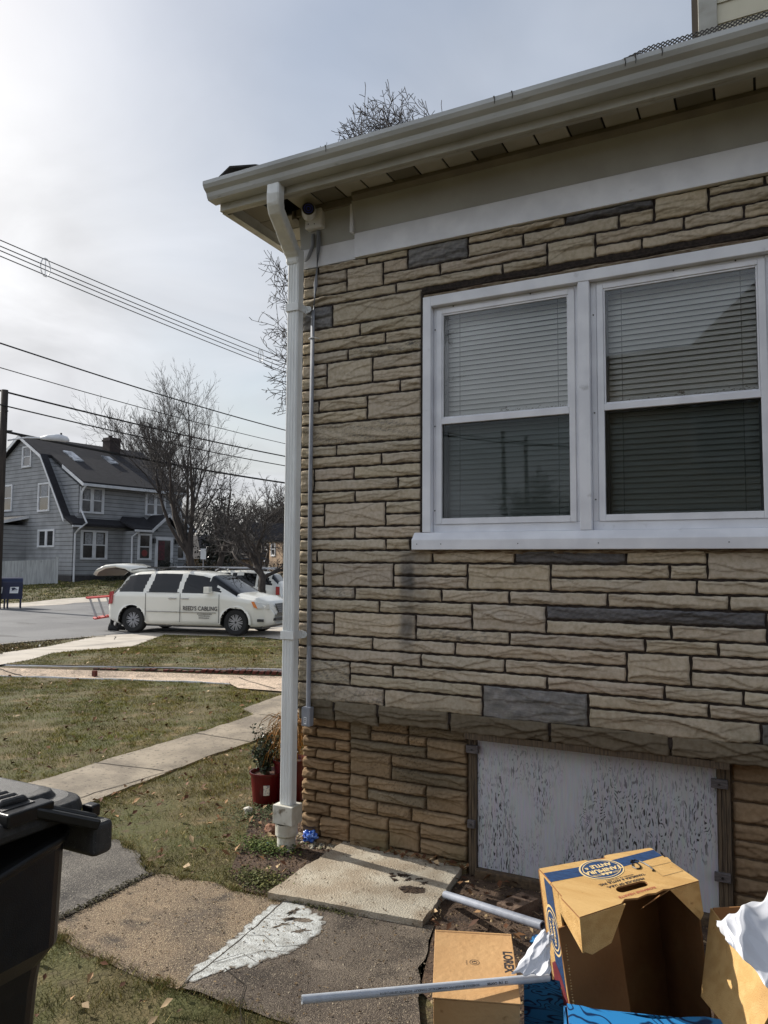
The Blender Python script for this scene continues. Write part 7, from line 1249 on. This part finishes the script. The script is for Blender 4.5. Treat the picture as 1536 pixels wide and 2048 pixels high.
# ---------------- what the windows mirror: neighbour's house, poles and trees behind the camera
M_nsid = siding('tan_siding_neighbour', srgb(150, 140, 122), srgb(138, 128, 112), .115)
nh = thing('neighbour_house', 'tan sided neighbouring house seen only mirrored in the right window', 'house', (0, 0, 0)); b = MB(); b.box(.05, 12, -16, -8.0, -.2, 4.45); b.prism([(1.75, -8.0, 4.45), (9.4, -8.0, 4.45), (5.6, -8.0, 8.0)], (0, -8, 0)); b.build('wall', M_nsid, nh)
b = MB(); b.box(-.15, 1.9, -16.3, -7.75, 4.45, 4.62); b.prism([(1.4, -7.75, 4.42), (5.6, -7.75, 8.3), (5.6, -7.75, 8.5), (1.4, -7.75, 4.64)], (0, -8.5, 0)); b.prism([(5.6, -7.75, 8.3), (9.8, -7.75, 4.42), (9.8, -7.75, 4.64), (5.6, -7.75, 8.5)], (0, -8.5, 0)); b.build('roof', M_roofd, nh)
def nwin(x0, x1, z0, z1): 
    w = bpy.data.objects.new('window', None); link(w, nh); b = MB(); b.box(x0-.08, x1+.08, -8.0, -7.96, z0-.08, z1+.08); b.build('frame', M_wtrim, w); b = MB(); b.box(x0, x1, -7.96, -7.95, z0, z1); b.build('pane', M_wglass, w)
nwin(1.42, 2.05, 3.05, 4.0); nwin(3.4, 4.4, 3.0, 4.3)
for x, y, tall, lab in ((-6.0, -22.0, 6.3, 'left dark pole mirrored in the lower left window pane'), (-5.75, -22.6, 6.2, 'right dark pole with transformer arm mirrored in the lower left window pane')):
    t = thing('utility_pole', lab, 'utility pole', (x if x < -5.9 else -5.35, y, 0), group='poles mirrored in the window'); b = MB(); b.tube([(0, 0, 0), (0, 0, tall)], [.09, .07], 10); b.build('pole', M_polew, t)
wire('mirrored_cable', (-5.35, -22.6, 5.9), (-11, -9, 7.0), .03, 'dark cable from the mirrored poles curving up to the left', 'cables mirrored in the window', sag=.6, ext0=18, ext1=12)
wire('mirrored_cable', (-5.9, -22.0, 6.0), (-11.4, -9, 7.4), .02, 'thin cable above the mirrored one', 'cables mirrored in the window', sag=.6, ext0=18, ext1=12)
# ================================================================ TREES
M_bark = mat('bark_dark', srgb(66, 58, 52), srgb(48, 42, 38), rough=.95, scale=6, stretch=(2, 2, .5), bump=.4)
M_twig = mat('twig_brown', srgb(72, 67, 64), srgb(56, 52, 50), rough=.95, scale=2)
def gen_tree(name, label, base, height, seed, levels=5, trunk_r=.16, trunk_h=.3, spread=.9, first=5, kids=(5, 5, 5, 4), ratio=(.62, .58, .55, .5), up=.25, wob=.12, cat='tree', group=None, lean=(0, 0), tmin=.0035, gravity=0, mt=(None, None), env=None, l1=None):
    r = random.Random(seed); V0, F0, V1, F1 = [], [], [], []
    def tube_(P, rad, n, V, F_):
        base_ = len(V)
        for i, p in enumerate(P):
            t = (P[min(i+1, len(P)-1)]-P[max(i-1, 0)]).normalized(); a = t.cross(Vector((0, 0, 1)))
            if a.length < .1: a = t.cross(Vector((1, 0, 0)))
            a.normalize(); c = t.cross(a)
            for k in range(n): an = 2*pi*k/n; V.append(tuple(p+rad[i]*(cos(an)*a+sin(an)*c)))
        for i in range(len(P)-1):
            for k in range(n): F_.append((base_+i*n+k, base_+i*n+(k+1) % n, base_+(i+1)*n+(k+1) % n, base_+(i+1)*n+k))
    def br(p, d, L_, rad, lv):
        ns = 5 if lv < 3 else 3; P = [p.copy()]; rd = [rad]; dd = d.copy()
        for i in range(ns):
            dd = (dd+Vector((r.gauss(0, wob), r.gauss(0, wob), r.gauss(0, wob*.7)+up*.12-gravity*(.1 if lv > 1 else 0)))).normalized(); p = p+dd*(L_/ns); P.append(p.copy()); rd.append(max(tmin*.7, rad*(1-(.55 if lv else .35)*(i+1)/ns)))
            if env and lv > 0 and not env(p): break
        ns = len(P)-1
        if lv <= 1: tube_(P, rd, 8 if lv == 0 else 6, V0, F0)
        else: tube_(P, rd, 4 if lv == 2 else 3, V1, F1)
        if lv >= levels: return
        nk = first if lv == 0 else kids[min(lv-1, len(kids)-1)]
        for k in range(nk if not (env and lv and not env(P[-1]) and ns < 2) else 0):
            t = ((.55 if not l1 else .32)+(.45 if not l1 else .68)*(k+r.random()*.6)/nk) if lv == 0 else r.uniform(.22, 1.0)
            i = min(ns-1, int(t*ns)); f = min(1, t*ns-i); q = P[i].lerp(P[i+1], f); ax = (P[i+1]-P[i]).normalized()
            side = ax.cross(Vector((cos(k*2.4+r.random()), sin(k*2.4+r.random()), .2))).normalized(); ang = r.uniform(.45, 1.0)*spread if lv else r.uniform(.35, .85)*spread
            nd = (ax*cos(ang)+side*sin(ang)+Vector((0, 0, up*.5))).normalized(); l2 = L_*ratio[min(lv, len(ratio)-1)]*r.uniform(.75, 1.2) if lv else (height*(1-trunk_h)*r.uniform(.45, .62) if not l1 else height*l1*r.uniform(.8, 1.25))
            br(q, nd, l2, max(tmin, rd[i]*r.uniform(.5, .68)*(.45 if l1 and lv == 0 else 1)), lv+1)
        if lv and lv < levels: br(P[-1], dd, L_*.55, max(tmin, rd[-1]*.9), lv+1)
    br(Vector((0, 0, 0)), Vector((lean[0], lean[1], 1)).normalized(), height*trunk_h*1.35, trunk_r, 0)
    root = thing(name, label, cat, base, group=group)
    def mk(nm, V, F_, m_):
        if F_: npmesh(nm, V, F_, m_, root, smooth=True)
    mk('trunk', V0, F0, mt[0] or M_bark); mk('crown', V1, F1, mt[1] or M_twig); return root
TB = (-8.06, 16.01, -.3)
def env1(p):  # egg-shaped crown
    x, y, z = p.x, p.y, p.z+TB[2]; q_ = max(0, z-9.8); cx = -.25+.16*q_; rr__ = 3.5-.25*q_; return ((x-cx)/rr__)**2+(y/rr__)**2+((z-9.8)/5.9)**2 < 1
gen_tree('bare_tree', 'large bare tree behind the stone house, twigs showing left of downspout and above gutter', TB, 15.2, 21, levels=5, trunk_r=.20, trunk_h=.72, spread=1.25, first=64, kids=(7, 6, 5, 3), ratio=(.6, .58, .55, .5), up=.06, wob=.2, tmin=.0115, env=env1, l1=.20)
gen_tree('bare_tree', 'tall wide bare tree in front of the right end of the grey house', (-23.4, 26.2, .0), 10.4, 5, levels=6, trunk_r=.24, trunk_h=.22, spread=.85, first=7, kids=(4, 4, 4, 3, 2), ratio=(.6, .58, .52, .5, .5), up=.28, wob=.11, tmin=.0068)
gen_tree('bare_tree', 'darker bare tree with low drooping branches beside the grey house corner', (-24.3, 28.6, .1), 6.4, 9, levels=5, trunk_r=.22, trunk_h=.30, spread=1.1, first=6, kids=(4, 3, 3, 3), ratio=(.62, .58, .55, .5), up=.02, wob=.16, tmin=.008)
gen_tree('pruned_tree', 'young pruned bare tree with upright stubby limbs left of the downspout', (-12.56, 17.1, -.44), 5.3, 12, levels=5, trunk_r=.15, trunk_h=.40, spread=.75, first=9, kids=(5, 4, 3, 2), ratio=(.55, .5, .5, .5), up=.28, wob=.22, tmin=.0065)
gen_tree('bare_tree', 'pale bare tree rising behind the ridge of the grey house', (-36.5, 39.5, .5), 11.5, 33, levels=5, trunk_r=.25, trunk_h=.35, spread=.7, first=6, kids=(6, 5, 5, 4), up=.3, tmin=.012)
gen_tree('bare_tree', 'bare tree seen only mirrored at the left of the left window', (-9.6, -18.0, 0), 13.5, 44, levels=5, trunk_r=.3, trunk_h=.3, spread=.9, first=6, kids=(5, 5, 5, 4), up=.2, tmin=.010)
gen_tree('bare_tree', 'bush-like bare tree seen only mirrored low in the left window', (-6.6, -30.0, 0), 5.0, 45, levels=5, trunk_r=.2, trunk_h=.2, spread=1.1, first=7, kids=(5, 5, 5, 4), up=.1, tmin=.012)
for k, (x, y, h, sd_) in enumerate(((-44, 60, 9, 51), (-52, 78, 10, 52), (-30, 62, 9, 53), (-60, 66, 9, 54))): gen_tree('bare_tree', ['bare tree in the far distance behind the low garage', 'bare tree far behind the shelter', 'distant bare tree just left of the downspout', 'distant bare tree behind the grey house'][k], (x, y, .5), h, sd_, levels=5, trunk_r=.25, trunk_h=.3, first=6, kids=(5, 4, 4, 3), up=.2, tmin=.02, group='bare trees in the distance')
def leafball(name, label, cat, base, dims, n, s0, s1, cols, seed, trunk=.1, droop=0, clumps=14):
    r = np.random.default_rng(seed); root = thing(name, label, cat, base); C0_ = r.normal(0, 1, (clumps, 3)); C0_ /= np.linalg.norm(C0_, axis=1)[:, None]; C0_ *= r.uniform(.2, .8, (clumps, 1)); C0_[:, 2] = np.abs(C0_[:, 2])
    k = r.integers(0, clumps, n); P = C0_[k]+r.normal(0, .19, (n, 3)); P[:, 2] = np.abs(P[:, 2]); P = P*np.array(dims); leaves('crown', P, s0, s1, cols, seed, root, .6)
    b = MB(); b.tube([(0, 0, 0), (0, 0, dims[2]*.7)], [trunk, trunk*.4], 6); b.build('trunk', M_bark, root); return root
DG = [srgb(34, 42, 32), srgb(26, 32, 26), srgb(48, 54, 40), srgb(56, 50, 44)]
leafball('evergreen_tree', 'dark evergreen tree massed behind the bare trees beside the grey house', 'tree', (-30.5, 36.5, .4), (1.7, 1.7, 6.2), 9000, .12, .26, DG, 3, .2, clumps=40)
leafball('rounded_shrub', 'dark rounded evergreen shrub at the right of the grey house door', 'shrub', (-30.2, 31.0, .35), (.95, .95, 1.25), 3000, .05, .11, DG, 4)
leafball('rounded_shrub', 'small brownish shrub left of the grey house door', 'shrub', (-30.9, 28.8, .3), (.7, .7, 1.05), 1800, .05, .10, [srgb(58, 50, 44), srgb(44, 40, 34)], 5)
r = np.random.default_rng(9)
hg = thing('clipped_hedge', 'long brown winter hedge behind the white vehicles', 'hedge', (-26.2, 35.0, .3)); n = 14000; P = np.stack([r.uniform(0, 16, n), r.normal(0, .35, n), r.uniform(0, 1.25, n)+.12*np.sin(r.uniform(0, 6, n))], 1); ca, sa = cos(radians(42)), sin(radians(42)); P = np.stack([P[:, 0]*ca-P[:, 1]*sa-4, P[:, 0]*sa+P[:, 1]*ca-2.5, P[:, 2]], 1)
leaves('foliage', P, .06, .14, [srgb(74, 62, 48), srgb(52, 46, 38), srgb(96, 80, 58), srgb(44, 48, 34)], 6, hg, .5)
# low shrubs along the grey house front
lw = thing('clipped_hedge', 'low dark clipped hedge along the foundation of the grey house', 'hedge', (-32.0, 27.2, .35)); n = 5000; P = np.stack([r.uniform(0, 3.2, n)*.151+.6+r.normal(0, .2, n), r.uniform(0, 3.2, n), r.uniform(0, .55, n)], 1); leaves('foliage', P, .05, .11, DG, 7, lw, .5)
# far woods closing the horizon
n = 60000; th = r.uniform(-1.6, 2.2, n); rad = r.uniform(105, 150, n); hh = (5.5+3.5*np.sin(th*9)+2.5*np.sin(th*23+1)+1.5*np.sin(th*51))*.8; P = np.stack([CAM[0]-rad*np.sin(PHI-.15+th*1.0), CAM[1]+rad*np.cos(PHI-.15+th*1.0), .4+r.uniform(0, 1, n)**.8*hh], 1)
o = leaves('far_woods', P, .8, 2.2, [srgb(84, 78, 74), srgb(70, 64, 62), srgb(96, 88, 84)], 8, None, .35); tag(o, 'distant brownish grey winter woods along the horizon', 'woods', kind='stuff')
